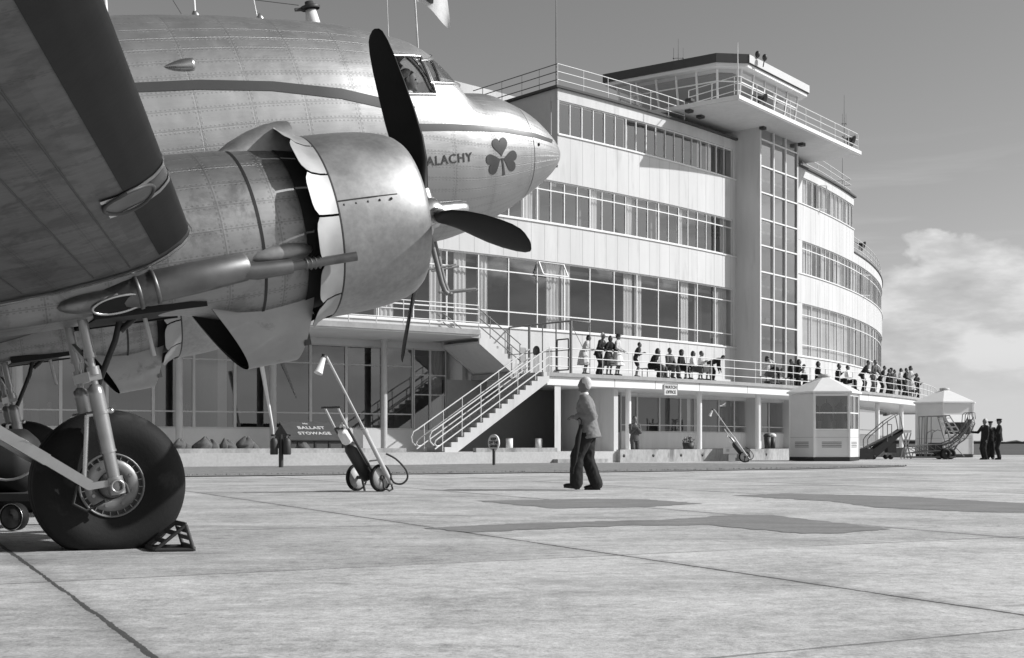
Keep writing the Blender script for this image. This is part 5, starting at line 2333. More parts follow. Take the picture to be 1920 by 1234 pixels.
for i, (pxx, hh, ww, lean) in enumerate(((333, .50, .26, .2), (352, .34, .24, -.3), (371, .56, .36, .5), (386, .55, .26, .0), (402, .46, .26, -.2), (418, .50, .2, .1), (436, .46, .30, -.4), (455, .58, .34, .3), (474, .44, .24, -.1), (564, .36, .3, .3))):
    r = RF + 3.78
    p = BP(th(pxx, r), r, .44)
    m = MB()
    rows = []
    for j in range(13):
        f = j / 12
        rad = ww * .78 * (.85 + .25 * sin(f * pi)) * (1 if f < .62 else max(.30, 1 - (f - .62) * 1.7)) if f < .97 else ww * .12
        rows.append([p + V((lean * .45 * f + rad * cos(2 * pi * k / 18) * (1 + .08 * sin(3 * k + i)), rad * .8 * sin(2 * pi * k / 18) * (1 + .10 * cos(2 * k + i) + .09 * sin(5 * k + j * 1.7 + i)), hh * f * .92 + .06 * sin(k * .7 + i * 2) * f)) for k in range(18)])
    m.grid(rows, True)
    m.add(rows[-1], [tuple(range(18))])
    lab = ['leftmost pale sack behind the low wall nearest the aircraft tyre', 'low slumped sack second from the left on the bank', 'broad slanting sack behind the low wall, left of the upright one', 'upright sack with straight sides in the middle of the row', 'rounded sack leaning against the upright sack', 'narrow sack with a knotted neck standing alone', 'squat dark sack with a ragged top left of the tallest', 'tallest sack in the row with a folded neck', 'small dark sack at the right end, next to the bunker', 'single low sack propped against the front of the bunker'][i]
    tag(m.build('sack', M['sack'], None), lab, 'sack', 'filled sacks behind the low wall')
ep = G(527, 877.5)
pst_ = thing('extinguisher_post', 'dark post in the lawn with a pair of cylinders hung on it', 'post', ep)
m = MB()
m.tube([ep, ep + V((0, 0, 1.05))], .075, 10)
m.build('post', M['dark'], pst_)
m = MB()
m.box(ep + V((0, .0, 1.03)), (.62, .10, .06))
m.build('bracket', M['dark'], pst_)
for dx, lb in ((-.21, 'left dark cylinder extinguisher hung on the post in the lawn'), (.20, 'right dark cylinder extinguisher hung on the post in the lawn')):
    c_ = ep + V((dx, -.06, .42))
    e_ = thing('fire_extinguisher', lb, 'extinguisher', c_, group='extinguishers on the post')
    m = MB()
    m.lathe([(0, 0), (0, .11), (.02, .125), (.42, .125), (.50, .09), (.53, .05), (.53, 0)], 16, c_, (0, 0, 1))
    m.build('cylinder', M['dark'], e_)
    m = MB()
    m.tube([c_ + V((0, 0, .52)), c_ + V((0, 0, .585)), c_ + V((.05, 0, .60))], .022, 8)
    m.build('valve', M['steel'], e_)
a, b = at(512, 805, 46.6), at(491, 687, 46.3)
m = MB()
m.tube([a - V((-.02, 0, .4)), a, b], [.03, .04, .085], 10)
tag(m.build('leaning_pole', M['white']), 'pale tapering pole leaning in front of the ground floor windows', 'pole')

# ------------------------------------------------------------------ wheeled extinguisher
CL = V((G(690, 921.5).x, 21.05, 0))
axd = V((.77, -.64, 0)).normalized()
lean_ = V((-.64, -.77, 0)).normalized()
RC = Matrix((lean_, axd, V((0, 0, 1)))).transposed()
if RC.determinant() < 0:
    RC = Matrix((lean_, -axd, V((0, 0, 1)))).transposed()
sgn = 1 if (RC @ V((0, 1, 0))).dot(axd) > 0 else -1


def make_trolley(loc, rz, label):
    t_ = thing('extinguisher_trolley', label, 'trolley', loc, Matrix.Rotation(rz, 3, 'Z'), group='wheeled extinguishers with long lances', world=False)
    for y, mt in ((.28 * sgn, 'frameg'), (-.28 * sgn, 'dark')):
        s1 = 1 if y > 0 else -1
        m = MB()
        m.lathe([(-.03, .19), (-.035, .215), (-.02, .225), (.02, .225), (.035, .215), (.03, .19)], 36, (0, y, .225), (0, 1, 0))
        w_ = m.build('wheel', M['tyre'], t_)
        m = MB()
        m.lathe([(-.022, 0), (-.022, .19), (.022, .195), (.026, .0)], 32, (0, y, .225), (0, s1, 0))
        m.build('wheel_disc', M['frameg'], w_)
        m = MB()
        m.lathe([(.02, .045), (.06, .04), (.06, 0)], 12, (0, y, .225), (0, s1, 0))
        m.build('hub', M['dark'], w_)
    m = MB()
    m.tube([(0, -.28, .225), (0, .28, .225)], .03, 8)
    m.build('axle', M['dark'], t_)
    for y in (-.15, .15):
        m = MB()
        m.tube([(-.06, y, .16), (0, y, .26), (.60, y, 1.03)], .022, 8)
        m.build('frame_rail', M['dark'], t_)
        m = MB()
        m.tube([(.60, y, 1.03), (.82, y, 1.36)], .018, 8)
        m.build('handle', M['frameg'], t_)
    m = MB()
    m.tube([(.82, -.22, 1.36), (.82, .22, 1.36)], .018, 8)
    m.tube([(.60, -.15, 1.03), (.60, .15, 1.03)], .02, 8)
    m.tube([(.12, -.15, .42), (.12, .15, .42)], .02, 8)
    m.tube([(0, -.15, .2), (-.06, -.15, .0)], .02, 8)
    m.tube([(0, .15, .2), (-.06, .15, .0)], .02, 8)
    m.build('crossbar', M['dark'], t_)
    m = MB()
    d_ = V((.62, 0, .785)).normalized()
    m.lathe([(0, 0), (0, .09), (.03, .115), (.62, .115), (.70, .08), (.72, .045), (.76, .04)], 18, V((.0, 0, .22)), d_)
    m.build('cylinder', M['black'], t_)
    m = MB()
    m.lathe([(.70, .07), (.74, .09), (.90, .085), (.96, .04), (.97, 0)], 14, V((.02, .0, .25)), d_)
    m.tube([V((.62, 0, 1.05)), V((.68, .1 * sgn, 1.10)), V((.70, .2 * sgn, 1.02))], .02, 8)
    m.build('valve', M['white'], t_)
    ya = .36 * sgn
    m = MB()
    m.tube([(-.17, ya, .13), (.42, ya, .98)], .038, 10)
    m.tube([(.42, ya, .98), (1.20, ya - .02 * sgn, 2.10)], .020, 10)
    m.tube([(.40, ya, .95), (.45, ya, 1.02)], .05, 10)
    m.tube([(1.20, ya - .02 * sgn, 2.10), (1.235, ya - .02 * sgn, 2.135), (1.28, ya - .02 * sgn, 2.13)], .022, 8)
    m.tube([(.10, ya, .52), (.12, .15 * sgn, .50)], .015, 6)
    m.build('lance', M['frameg'], t_)
    m = MB()
    h0, h1 = V((1.28, ya - .02 * sgn, 2.13)), V((1.40, ya - .02 * sgn, 1.86))
    hd_ = (h1 - h0).normalized()
    m.lathe([(-.02, .03), (.02, .036), (.28, .066), (.285, .07), (.28, .06), (.05, .03)], 18, h0, hd_)
    horn = m.build('horn', M['white'], t_)
    m = MB()
    m.lathe([(.18, .0), (.18, .048)], 18, h0, hd_)
    m.lathe([(-.03, 0), (-.03, .042), (.015, .042)], 12, h0, hd_)
    m.build('horn_mouth', M['black'], horn)
    m = MB()
    inv = Matrix.Rotation(rz, 3, 'Z').transposed()
    # hose loops lie out beyond the near wheel
    pts = [(-.02, ya + .03 * sgn, .62), (-.16, ya + .12 * sgn, .53), (-.30, ya + .20 * sgn, .36), (-.32, ya + .22 * sgn, .22), (-.24, ya + .18 * sgn, .13), (-.15, ya + .1 * sgn, .14), (-.12, ya + .05 * sgn, .22), (-.15, ya + .02 * sgn, .30)]
    sm_ = []
    for i in range(len(pts) - 1):
        p0, p1, p2, p3 = [V(pts[max(0, min(len(pts) - 1, i + j))]) for j in (-1, 0, 1, 2)]
        for k in range(6):
            t = k / 6
            sm_.append(.5 * ((2 * p1) + (p2 - p0) * t + (2 * p0 - 5 * p1 + 4 * p2 - p3) * t * t + (3 * p1 - p0 - 3 * p2 + p3) * t ** 3))
    m.tube(sm_, .016, 8)
    m.tube([(-.17, ya, .13), (-.14, ya + .06 * sgn, .04), (-.05, ya + .08 * sgn, .02), (.02, ya + .02 * sgn, .06), (.0, ya - .02 * sgn, .2)], .016, 8)
    m.build('hose', M['hose'], t_)
    return t_


rz0 = atan2(lean_.y, lean_.x)
tro = make_trolley(CL, rz0, 'nearest wheeled extinguisher with long lance standing alone on the apron')
far_ = dup(tro, G(1396, 867), radians(172), 'farther wheeled extinguisher with its lance over the low wall by the watch office')
wbx = thing('battery_box', 'white box beside the farther wheeled extinguisher', 'box', at(1370, 855, 52.6))
m = MB()
c_ = at(1370, 846, 52.8)
m.box(c_, (.56, .3, .22))
m.box(c_ + V((0, 0, .115)), (.58, .32, .02))
m.build('case', M['white'], wbx)
m = MB()
m.box(at(1374, 855, 52.8), (.28, .26, .14))
m.box(V((c_.x + .05, c_.y, .14)), (.24, .22, .28))
m.build('stand', M['white'], wbx)
m = MB()
m.box(c_ + V((-.14, -.152, .04)), (.12, .01, .12))
m.build('plate', M['frameg'], wbx)

# ------------------------------------------------------------------ service trolley at the far left
sw = G(27, 996)
sc_ = thing('service_cart', 'dark low ground service cart half hidden behind the big tyre', 'cart', sw)
for dx, dy in ((0, 0), (0, .9), (-1.3, 0), (-1.3, .9)):
    m = MB()
    p = sw + V((dx, dy, .13))
    m.lathe([(-.05, 0), (-.05, .105), (-.04, .125), (.04, .125), (.05, .105), (.05, 0)], 28, p, (-.25, -1, 0))
    w_ = m.build('wheel', M['tyre'], sc_)
    m = MB()
    m.lathe([(.051, .10), (.056, .096), (.056, .03), (.07, .025), (.07, 0)], 24, p, (-.25, -1, 0))
    m.build('wheel_disc', M['dark'], w_)
    m = MB()
    m.tube([p + V((-.012, -.05, 0)) + V((.97, -.24, 0)) * .118 * cos(2 * pi * k / 28) + V((0, 0, .118 * sin(2 * pi * k / 28))) for k in range(29)], .004, 4)
    m.build('wheel_trim', M['steel'], w_)
m = MB()
m.box(sw + V((-.62, .48, .30)), (1.5, .75, .07))
m.build('chassis', M['dark'], sc_)
m = MB()
m.lathe([(-.72, 0), (-.70, .22), (-.62, .30), (.45, .30), (.55, .22), (.58, 0)], 24, sw + V((-.55, .5, .63)), (1, 0, 0))
m.build('tank', M['black'], sc_)
m = MB()
m.tube([sw + V((-.12 + .27 * cos(2 * pi * k / 24), .12, .66 + .20 * sin(2 * pi * k / 24))) for k in range(25)], .014, 6)
m.build('hose_reel', M['frameg'], sc_)

# ------------------------------------------------------------------ wheel chock
ch = thing('wheel_chock', 'triangular metal bar chock against the front of the big tyre', 'chock', G(325, 1034))
ca, cb = G(291, 1035), G(363, 1034)
fw = (cb - ca)
Lc = fw.length
fw.normalize()
sdv = -as_
for k in (0.0, .34):
    m = MB()
    o = ca + sdv * k
    ap = o + fw * (Lc * .80) + V((0, 0, .195))
    m.tube([o + V((0, 0, .015)), ap], .014, 8)
    m.tube([ap, o + fw * Lc + V((0, 0, .015))], .014, 8)
    m.tube([o + V((0, 0, .015)), o + fw * Lc + V((0, 0, .015))], .014, 8)
    m.build('side_frame', M['dark'], ch)
m = MB()
for f in (0.0, .33, .66, 1.0):
    p = ca + fw * (Lc * .8 * f) + V((0, 0, .015 + .18 * f))
    m.bar(p, p + sdv * .34, .012 if f else .02, .035)
for f in (.25, .55, .9):
    p = ca + fw * (Lc * (.8 + .2 * f)) + V((0, 0, .195 - .18 * f))
    m.bar(p, p + sdv * .34, .012, .03)
m.bar(ca + fw * Lc + V((0, 0, .018)), ca + fw * Lc + sdv * .34 + V((0, 0, .018)), .03, .03)
m.build('crossbar', M['dark'], ch)

# ------------------------------------------------------------------ kiosks


def kiosk(c, side, rot, label, variant):
    t_ = thing('kiosk', label, 'kiosk', c, group='hexagonal white kiosks on the apron')
    cn = [c + V((side * cos(radians(rot + 60 * k)), side * sin(radians(rot + 60 * k)), 0)) for k in range(6)]
    ez = 2.93
    up = V((0, 0, 1))
    # faces k: from corner k to k+1
    m = MB()
    m.poly([c + (p - c) * 1.02 + up * .02 for p in cn], .16)
    m.build('plinth', M['black'], t_, fix=True)
    for k in range(6):
        a, b = cn[k], cn[(k + 1) % 6]
        mid = (a + b) / 2
        n = (mid - c).normalized()
        e = (b - a).normalized()
        Ls = (b - a).length
        glazed = k in variant['glazed']
        f = MB()

        def pb_(x0, x1, z0, z1, mb=None, d=.05, pr=0):
            vbox(mb or f, a, e, n, x0, x1, -d, pr, z0, z1)
        if glazed:
            pb_(0.02, Ls - .02, .18, 1.32)
            fo = f.build('panel', M['kiosk'], t_)
            w_ = MB()
            for x0, x1, z0, z1 in ((.0, .07, 1.325, 2.9), (Ls - .07, Ls, 1.325, 2.9), (.07, Ls - .07, 1.325, 1.39), (.07, Ls - .07, 2.80, 2.9), (.07, Ls - .07, 2.05, 2.10)):
                pb_(x0, x1, z0, z1, w_)
            if k in variant['bars']:
                pb_(Ls / 2 - .03, Ls / 2 + .03, 1.39, 2.05, w_, .045)
                pb_(Ls / 2 - .03, Ls / 2 + .03, 2.10, 2.80, w_, .045)
            wo = w_.build('window', M['frame'], t_)
            g_ = MB()
            q = [a + e * .07 - n * .03, b - e * .07 - n * .03]
            g_.add([q[0] + up * 1.39, q[1] + up * 1.39, q[1] + up * 2.8, q[0] + up * 2.8], [(0, 1, 2, 3)])
            g_.build('pane', M['cabglass'], wo)
        elif k in variant.get('hatch', ()):
            pb_(0.02, Ls - .02, .18, 1.25)
            pb_(0.02, Ls - .02, 2.25, 2.9)
            pb_(0.02, .10, 1.25, 2.25)
            pb_(Ls - .10, Ls - .02, 1.25, 2.25)
            fo = f.build('panel', M['kiosk'], t_)
            h_ = MB()
            q0, q1 = a + e * .1 + up * 2.30, b - e * .1 + up * 2.30
            h_.hexa([q0 + n * .01, q1 + n * .01, q1 + n * .30 - up * .42, q0 + n * .30 - up * .42], [q0 + n * .04, q1 + n * .04, q1 + n * .33 - up * .40, q0 + n * .33 - up * .40])
            h_.build('hatch', M['kiosk'], t_)
            s_ = MB()
            vbox(s_, a, e, n, .05, Ls - .05, -.2, .18, 1.20, 1.245)
            s_.build('counter', M['frame'], t_)
        else:
            pb_(0.02, Ls - .02, .18, 2.9)
            fo = f.build('panel', M['kiosk'], t_)
        v = MB()
        if k in variant['vents']:
            for z in (.60, .67, .74, .81):
                vbox(v, a, e, n, Ls * .22, Ls * .78, .001, .012, z, z + .022)
            v.build('vent', M['dark'], fo)
        s2 = MB()
        vbox(s2, a, e, n, .03, Ls - .03, .001, .006, 1.02, 1.035)
        s2.build('seam', M['joint'], fo)
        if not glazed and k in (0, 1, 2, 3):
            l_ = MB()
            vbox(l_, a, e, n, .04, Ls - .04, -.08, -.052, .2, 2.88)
            l_.build('lining', M['shade_wall'], t_)  # inner skin added to darken the inside of the kiosk
        # corner post
        p_ = MB()
        p_.bar(a * 1.0 + up * .18, a + up * 2.93, .07, .07)
        p_.build('corner_post', M['frame'], t_)
    ov = 1.10
    ap = c + up * 3.70
    for k in range(6):
        a, b = c + (cn[k] - c) * ov + up * ez, c + (cn[(k + 1) % 6] - c) * ov + up * ez
        m = MB()
        m.add([a, b, ap, a + up * .07, b + up * .07, ap + up * .07], [(1, 0, 2), (3, 4, 5), (0, 1, 4, 3), (1, 2, 5, 4), (2, 0, 3, 5)])
        m.build('roof', M['white'], t_, fix=True)
    m = MB()
    m.lathe([(0, .26), (.05, .28), (.11, .24), (.14, .0)], 16, ap - up * .03, (0, 0, 1))
    m.build('roof_cap', M['frameg'], t_)
    m = MB()
    m.poly([c + (p - c) * .97 + up * .182 for p in cn], .01)
    m.build('floor', M['room'], t_, fix=True)
    if variant.get('coats'):
        rnd = random.Random(2)
        for x in (-.55, .05, .62):
            m = MB()
            b0 = c + V((x, -.45 + .25 * rnd.random(), 0))
            m.grid([[b0 + up * z_ + V((w__ * cos(2 * pi * q / 16), .45 * w__ * sin(2 * pi * q / 16), 0)) for q in range(16)] for z_, w__ in ((1.42, .25), (1.7, .22), (2.0, .19), (2.3, .21), (2.42, .20), (2.5, .12), (2.54, .05))], True)
            m.tube([b0 + up * 2.52, b0 + up * 2.7], .01, 5)
            for q in (-1, 1):
                m.tube([b0 + up * 2.38 + V((q * .18, 0, 0)), b0 + up * 1.75 + V((q * .27, -.02, 0))], [.07, .05], 8)
            m.build('coat', M['cl_d'], t_)
        m = MB()
        m.box(c + V((.1, -.6, 1.36)), (1.6, .5, .06))
        m.build('shelf', M['room'], t_)
    return t_


Yk = 54.7
sd1 = 66 / FP * Yk
k1c = V(((1545.5 - CX) / FP * (Yk + sd1 * .866), Yk + sd1 * .866, 0))
# face numbering with rot 0: corner k at 60k degrees; faces 3 (left-front), 4 (front), 5 (right-front)
kiosk(k1c, sd1, 0, 'nearer white hexagonal kiosk with large windows and coats hanging inside', dict(glazed=(4, 5), bars=(5,), vents=(3, 4, 5), coats=True))
Y2 = 68.5
sd2 = 58 / FP * Y2
k2c = V(((1771 - CX) / FP * (Y2 + sd2 * .9), Y2 + sd2 * .9, 0))
kiosk(k2c, sd2, 9, 'farther white hexagonal kiosk with an open hatch beside the ground crew', dict(glazed=(5,), bars=(5,), hatch=(4,), vents=()))

# ------------------------------------------------------------------ baggage loaders, steps, trestle
Yb = 60.5


def bpx(x, y, Y=Yb):
    return at(x, y, Y)


bl1 = thing('belt_loader', 'dark sloping belt loader standing between the two kiosks', 'loader', G(1650, 862))
m = MB()
dn = V((0, .75, 0))
for off in (V((0, 0, 0)), dn):
    m.hexa([bpx(1612, 861) + off, bpx(1640, 861) + off, bpx(1694, 812) + off, bpx(1693, 803) + off], [x + V((0, .06, 0)) for x in (bpx(1612, 861) + off, bpx(1640, 861) + off, bpx(1694, 812) + off, bpx(1693, 803) + off)])
m.build('boom', M['dark'], bl1)
m = MB()
m.hexa([bpx(1612, 846), bpx(1693, 805), bpx(1693, 805) + dn, bpx(1612, 846) + dn], [x - V((0, 0, .08)) for x in (bpx(1612, 846), bpx(1693, 805), bpx(1693, 805) + dn, bpx(1612, 846) + dn)])
m.build('belt', M['black'], bl1)
m = MB()
m.box(bpx(1622, 851) + dn / 2, (.75, .9, .5))
m.box(bpx(1674, 840) + dn / 2, (.42, .5, .45))
m.build('engine_box', M['dark'], bl1)
for x in (1624, 1638, 1670):
    for off in (0, .8):
        m = MB()
        m.lathe([(-.06, 0), (-.06, .11), (.06, .11), (.06, 0)], 16, V((bpx(x, 860).x, Yb + off, .115)), (0, 1, 0))
        m.build('wheel', M['tyre'], bl1)
m = MB()
for off in (V((0, .0, 0)), dn):
    m.tube([bpx(1627, 845) + off, bpx(1627, 824) + off, bpx(1632, 817) + off, bpx(1664, 790) + off, bpx(1686, 776) + off, bpx(1689, 784) + off, bpx(1693, 806) + off], .025, 6)
    m.tube([bpx(1664, 790) + off, bpx(1664, 828) + off], .02, 6)
m.tube([bpx(1664, 796), bpx(1672, 796), bpx(1672, 818)], .03, 6)
m.build('guard_rail', M['rail_dark'], bl1)
m = MB()
m.box(bpx(1660, 851) + V((0, 1.2, 0)), (.7, .5, .34))
m.build('ground_box', M['frameg'], bl1)

tr = thing('trestle', 'pale folding X-shaped trestle in front of the farther kiosk', 'trestle', G(1701, 859))
m = MB()
Yt = 62
for off in (0, .5):
    o = V((0, off, 0))
    m.bar(bpx(1695, 812, Yt) + o, bpx(1708, 860, Yt) + o, .05, .05)
    m.bar(bpx(1708, 812, Yt) + o, bpx(1695, 860, Yt) + o, .05, .05)
m.build('leg', M['frameg'], tr)
m = MB()
m.box(bpx(1701.5, 809, Yt) + V((0, .25, 0)), (.36, .6, .12))
m.build('tray', M['white'], tr)

Ys = 63.5
bs = thing('boarding_steps', 'grey tubular boarding steps with a top platform in front of the farther kiosk', 'steps', G(1765, 859))
m = MB()
wd_ = V((0, .8, 0))
for off in (V((0, 0, 0)), wd_):
    for x0, y0, x1, y1 in ((1732.5, 781, 1734, 857), (1739, 782, 1737, 857), (1746, 782, 1746, 857), (1768, 781, 1790, 857)):
        m.tube([bpx(x0, y0, Ys) + off, bpx(x1, y1, Ys) + off], .022, 6)
    m.tube([bpx(1732, 781, Ys) + off, bpx(1781, 779, Ys) + off], .03, 6)
    m.tube([bpx(1734, 834, Ys) + off, bpx(1790, 832, Ys) + off], .022, 6)
    m.tube([bpx(1745, 832, Ys) + off, bpx(1749, 811, Ys) + off, bpx(1758, 806, Ys) + off, bpx(1764, 808, Ys) + off], .02, 6)
m.build('tube_frame', M['rail_dark'], bs)
m = MB()
for off in (V((0, 0, 0)), wd_):
    m.bar(bpx(1769, 780, Ys) + off, bpx(1794, 820, Ys) + off, .05, .09)
    m.bar(bpx(1780, 779, Ys) + off, bpx(1804, 817, Ys) + off, .03, .05)
m.build('stringer', M['frameg'], bs)
for k in range(5):
    m = MB()
    p = bpx(1775 + 5.2 * k, 784 + 8.2 * k, Ys)
    m.box(p + wd_ / 2, (.34, .85, .035))
    m.build('step', M['white'], bs)
m = MB()
m.box(bpx(1757, 780.5, Ys) + wd_ / 2, (.95, .85, .04))
m.build('platform', M['rail_dark'], bs)

bl2 = thing('belt_loader', 'lattice belt loader with upturned boom reaching towards the ground crew', 'loader', G(1770, 861))
Y3 = 61.5
prof_ = [(1709, 838), (1740, 834), (1768, 833), (1788, 826), (1806, 812), (1818, 797), (1825, 782)]
m = MB()
for off in (0, .75):
    o = V((0, off, 0))
    top = [bpx(x, y, Y3) + o for x, y in prof_]
    bot = [bpx(x + (3 if i > 3 else 1), y + 12, Y3) + o for i, (x, y) in enumerate(prof_)]
    m.tube(top, .03, 6)
    m.tube(bot, .03, 6)
    for i in range(len(top) - 1):
        for f in (0, .5):
            a_, b_ = top[i].lerp(top[i + 1], f), bot[i].lerp(bot[i + 1], min(1, f + .5))
            m.tube([a_, b_], .014, 5)
            m.tube([b_, top[i].lerp(top[i + 1], min(1, f + .5))], .014, 5)
m.build('boom', M['rail_dark'], bl2)
m = MB()
rows = [[bpx(x, y + 4, Y3) + V((0, .08, 0)), bpx(x, y + 4, Y3) + V((0, .70, 0))] for x, y in prof_]
m.grid(rows)
m.build('belt', M['dark'], bl2)
m = MB()
for off in (.0, .35, .75):
    m.tube([bpx(1813, 802, Y3) + V((0, off, 0)), bpx(1815, 777, Y3) + V((0, off, 0)), bpx(1820, 773, Y3) + V((0, off, 0)), bpx(1828, 774, Y3) + V((0, off, 0)), bpx(1829, 786, Y3) + V((0, off, 0))], .02, 6)
m.build('boom_guard', M['rail_dark'], bl2)
m = MB()
m.box(bpx(1758, 840, Y3) + V((0, .35, 0)), (.5, .6, .5))
m.build('engine_box', M['dark'], bl2)
for x in (1771, 1785):
    for off in (0, .9) if x == 1771 else (.35,):
        m = MB()
        p = V((bpx(x, 860, Y3).x, Y3 + off - .1, .26))
        m.lathe([(-.07, .15), (-.08, .2), (-.06, .26), (.06, .26), (.08, .2), (.07, .15)], 24, p, (.15, -1, 0))
        w_ = m.build('wheel', M['tyre'], bl2)
        m = MB()
        m.lathe([(.03, .155), (.04, .06), (.07, .05), (.07, 0)], 20, p, (.15, -1, 0))
        m.build('wheel_disc', M['dark'], w_)
m = MB()
for x0, y0, x1, y1 in ((1776, 846, 1790, 834), (1790, 850, 1806, 824), (1786, 850, 1800, 834), (1716, 848, 1712, 860), (1760, 850, 1740, 858), (1795, 838, 1812, 856)):
    m.tube([bpx(x0, y0, Y3) + V((0, .3, 0)), bpx(x1, y1, Y3) + V((0, .3, 0))], .022, 6)
m.box(V((bpx(1750, 858, Y3).x, Y3 + .4, .10)), (2.2, .7, .08))
m.build('chassis', M['rail_dark'], bl2)

# bin and planter by the watch office wall
for pxx, r, lab, cap in ((1439, RF + 4.8, 'left dark litter bin of the pair by the column', 0), (1448, RF + 4.8, 'right dark litter bin with a pale lid by the column', 1)):
    p = BP(th(pxx, r), r, .44)
    t_ = thing('litter_bin', lab, 'bin', p, group='litter bins by the column')
    m = MB()
    m.lathe([(0, 0), (0, .13), (.62, .17), (.62, .14), (.1, .11)], 16, p, (0, 0, 1))
    m.build('drum', M['dark'], t_)
    m = MB()
    m.ball(p + V((0, 0, .68)), (.19, .17, .12), 12, 8)
    m.build('lid', M['white' if cap else 'dark'], t_)
p = BP(th(1291, RF + 4.7), RF + 4.7, .44)
t_ = thing('planter', 'dark tub of pale flowers on the paving before the watch office', 'planter', p)
m = MB()
m.lathe([(0, 0), (0, .22), (.36, .27), (.36, .22), (.3, .2), (.3, 0)], 16, p, (0, 0, 1))
m.build('tub', M['dark'], t_)
rnd = random.Random(8)
ml, mf = MB(), MB()
for k in range(160):
    a, b = rnd.uniform(0, 2 * pi), rnd.random()
    c_ = p + V((.27 * b * cos(a), .27 * b * sin(a), .36 + rnd.uniform(0, .32) * (1 - .5 * b)))
    d_ = V((rnd.uniform(-1, 1), rnd.uniform(-1, 1), rnd.uniform(0, 1))) * .07
    e_ = V((rnd.uniform(-1, 1), rnd.uniform(-1, 1), rnd.uniform(-1, 1))) * .05
    (ml if k % 3 else mf).add([c_ - d_, c_ + e_, c_ + d_], [(0, 1, 2)])
ml.build('leaves', M['leaf'], t_)
mf.build('flowers', M['flower'], t_)
# pale bins under the stairs
for pxx in (955, 1010):
    p = BP(th(pxx, RF + 3.4), RF + 3.4, .44)
    t_ = thing('drum_bin', 'left pale cylindrical bin in the shade below the stairs' if pxx == 955 else 'right pale cylindrical bin in the shade below the stairs', 'bin', p, group='pale bins under the stairs')
    m = MB()
    m.lathe([(0, 0), (0, .14), (.50, .14), (.50, .125), (.2, .12)], 18, p, (0, 0, 1))
    m.build('drum', M['white'], t_)
    m = MB()
    m.lathe([(.5, .142), (.53, .142), (.53, .12)], 18, p, (0, 0, 1))
    m.build('rim', M['frameg'], t_)

# ------------------------------------------------------------------ lamps, aerials and flag
def flood(c, d, label):
    c = V(c)
    d = V(d).normalized()
    t_ = thing('floodlight', label, 'lamp', c, group='dark floodlights on the railings')
    m = MB()
    m.lathe([(-.30, .05), (-.28, .11), (-.05, .16), (.05, .33), (.07, .34), (.06, .30), (-.02, .14)], 20, c, d)
    m.build('shade', M['dark'], t_)
    m = MB()
    m.tube([c - d * .25, c - d * .25 - V((0, 0, .35))], .03, 8)
    m.tube([c - d * .25, c - d * .62 + V((0, 0, .05))], .025, 8)
    m.build('bracket', M['dark'], t_)


pf = A0 + px_ * 2.3 + pn * .25 + V((0, 0, zP + .30))
flood(at(1430, 187, 62.6), (.75, -.5, -.42), 'dark floodlight on the platform rail below the cab')
flood(at(1597, 264, 71.2), (.75, -.5, -.42), 'dark floodlight at the right tip of the platform')
flood(at(1617, 461, 86.4), (.75, -.5, -.42), 'dark floodlight on the curved roof rail at far right')
for pxx, pyy, lab in ((1420.5, 102, 'left round spotlight on the control cab roof'), (1434, 108, 'right round spotlight on the control cab roof')):
    c = at(pxx, pyy, 65.2)
    t_ = thing('spotlight', lab, 'lamp', c - V((0, 0, .4)), group='spotlights on the cab roof')
    m = MB()
    m.ball(c, (.13, .16, .18), 14, 8)
    m.build('housing', M['dark'], t_)
    m = MB()
    m.tube([c, c + V((-.05, .2, -.42))], .03, 8)
    m.build('stem', M['dark'], t_)


def aerial(label, foot, h, arms=(), r=.025, mt='rail_dark', cat='aerial'):
    foot = V(foot)
    t_ = thing('aerial', label, cat, foot)
    m = MB()
    m.tube([foot, foot + V((0, 0, h * .5)), foot + V((0, 0, h))], [r, r, r * .5], 6)
    m.build('mast', M[mt], t_)
    if arms:
        m = MB()
        for z, w in arms:
            m.tube([foot + V((-w, 0, z)), foot + V((w, 0, z))], r * .6, 5)
            for s_ in (-1, 1):
                m.tube([foot + V((s_ * w, 0, z - .12)), foot + V((s_ * w, 0, z + .55))], r * .4, 5)
                m.ball(foot + V((s_ * w, 0, z)), .05, 6, 4)
        m.build('arm', M[mt], t_)
    return t_


fz = at(1272, 108, 69.5)
aerial('thin aerial with a pair of side rods on the control cab roof', V((fz.x, fz.y, 20.42)), 2.3, ((1.25, .26),))
aerial('tall thin mast at the corner of the top storey roof', BP(T3L + .0012, RF - .2, ROOF), 5.2, (), .035)
aerial('slim white pole at the near corner of the control platform', V((PA.x, PA.y, zP)) + px_ * .1 - pn * .1, 2.55, (), .03, 'rail')
pz = A0 + px_ * (PL - 1.3) - pn * .4
aerial('slim aerial at the right end of the control platform', V((pz.x, pz.y, zP)), 3.0, ((1.4, .10),), .022)
pz = BP(T3R - .006, RF - .6, ROOF)
aerial('slim aerial on the top storey roof right of the tower', pz, 2.6, (), .022)
# dark machine shape and ladder rail at the back of the left roof
# flag above the cockpit
fb0 = hit(778, 88, 0)
ft0 = hit(774, -62, 0)
p0, p1 = toW(P(fb0[0], 0, topz(fb0[0]) - .02)), toW(P(ft0[0], 0, ft0[1]))
fl = thing('flag', 'small white flag with a dark emblem flying on a pole above the cockpit', 'flag', p0)
m = MB()
m.tube([p0, p1], .012, 8)
m.build('pole', M['steel'], fl)
fd = (p1 - p0).normalized()
fY = p0.y


def fl_pt(a, b):
    """a along the fly 0..1, b down the hoist 0..1"""
    hoist = p1 + (p0 - p1) * (-.12 + .44 * b)
    fly = V((.36, .10, -.20)) * a
    return hoist + fly + V((0, .035 * sin(a * 7 + b * 2), .02 * sin(a * 6))) * (0.3 + a) + V((.03 * a * b, 0, -.10 * a * a * (1 - b * .2)))


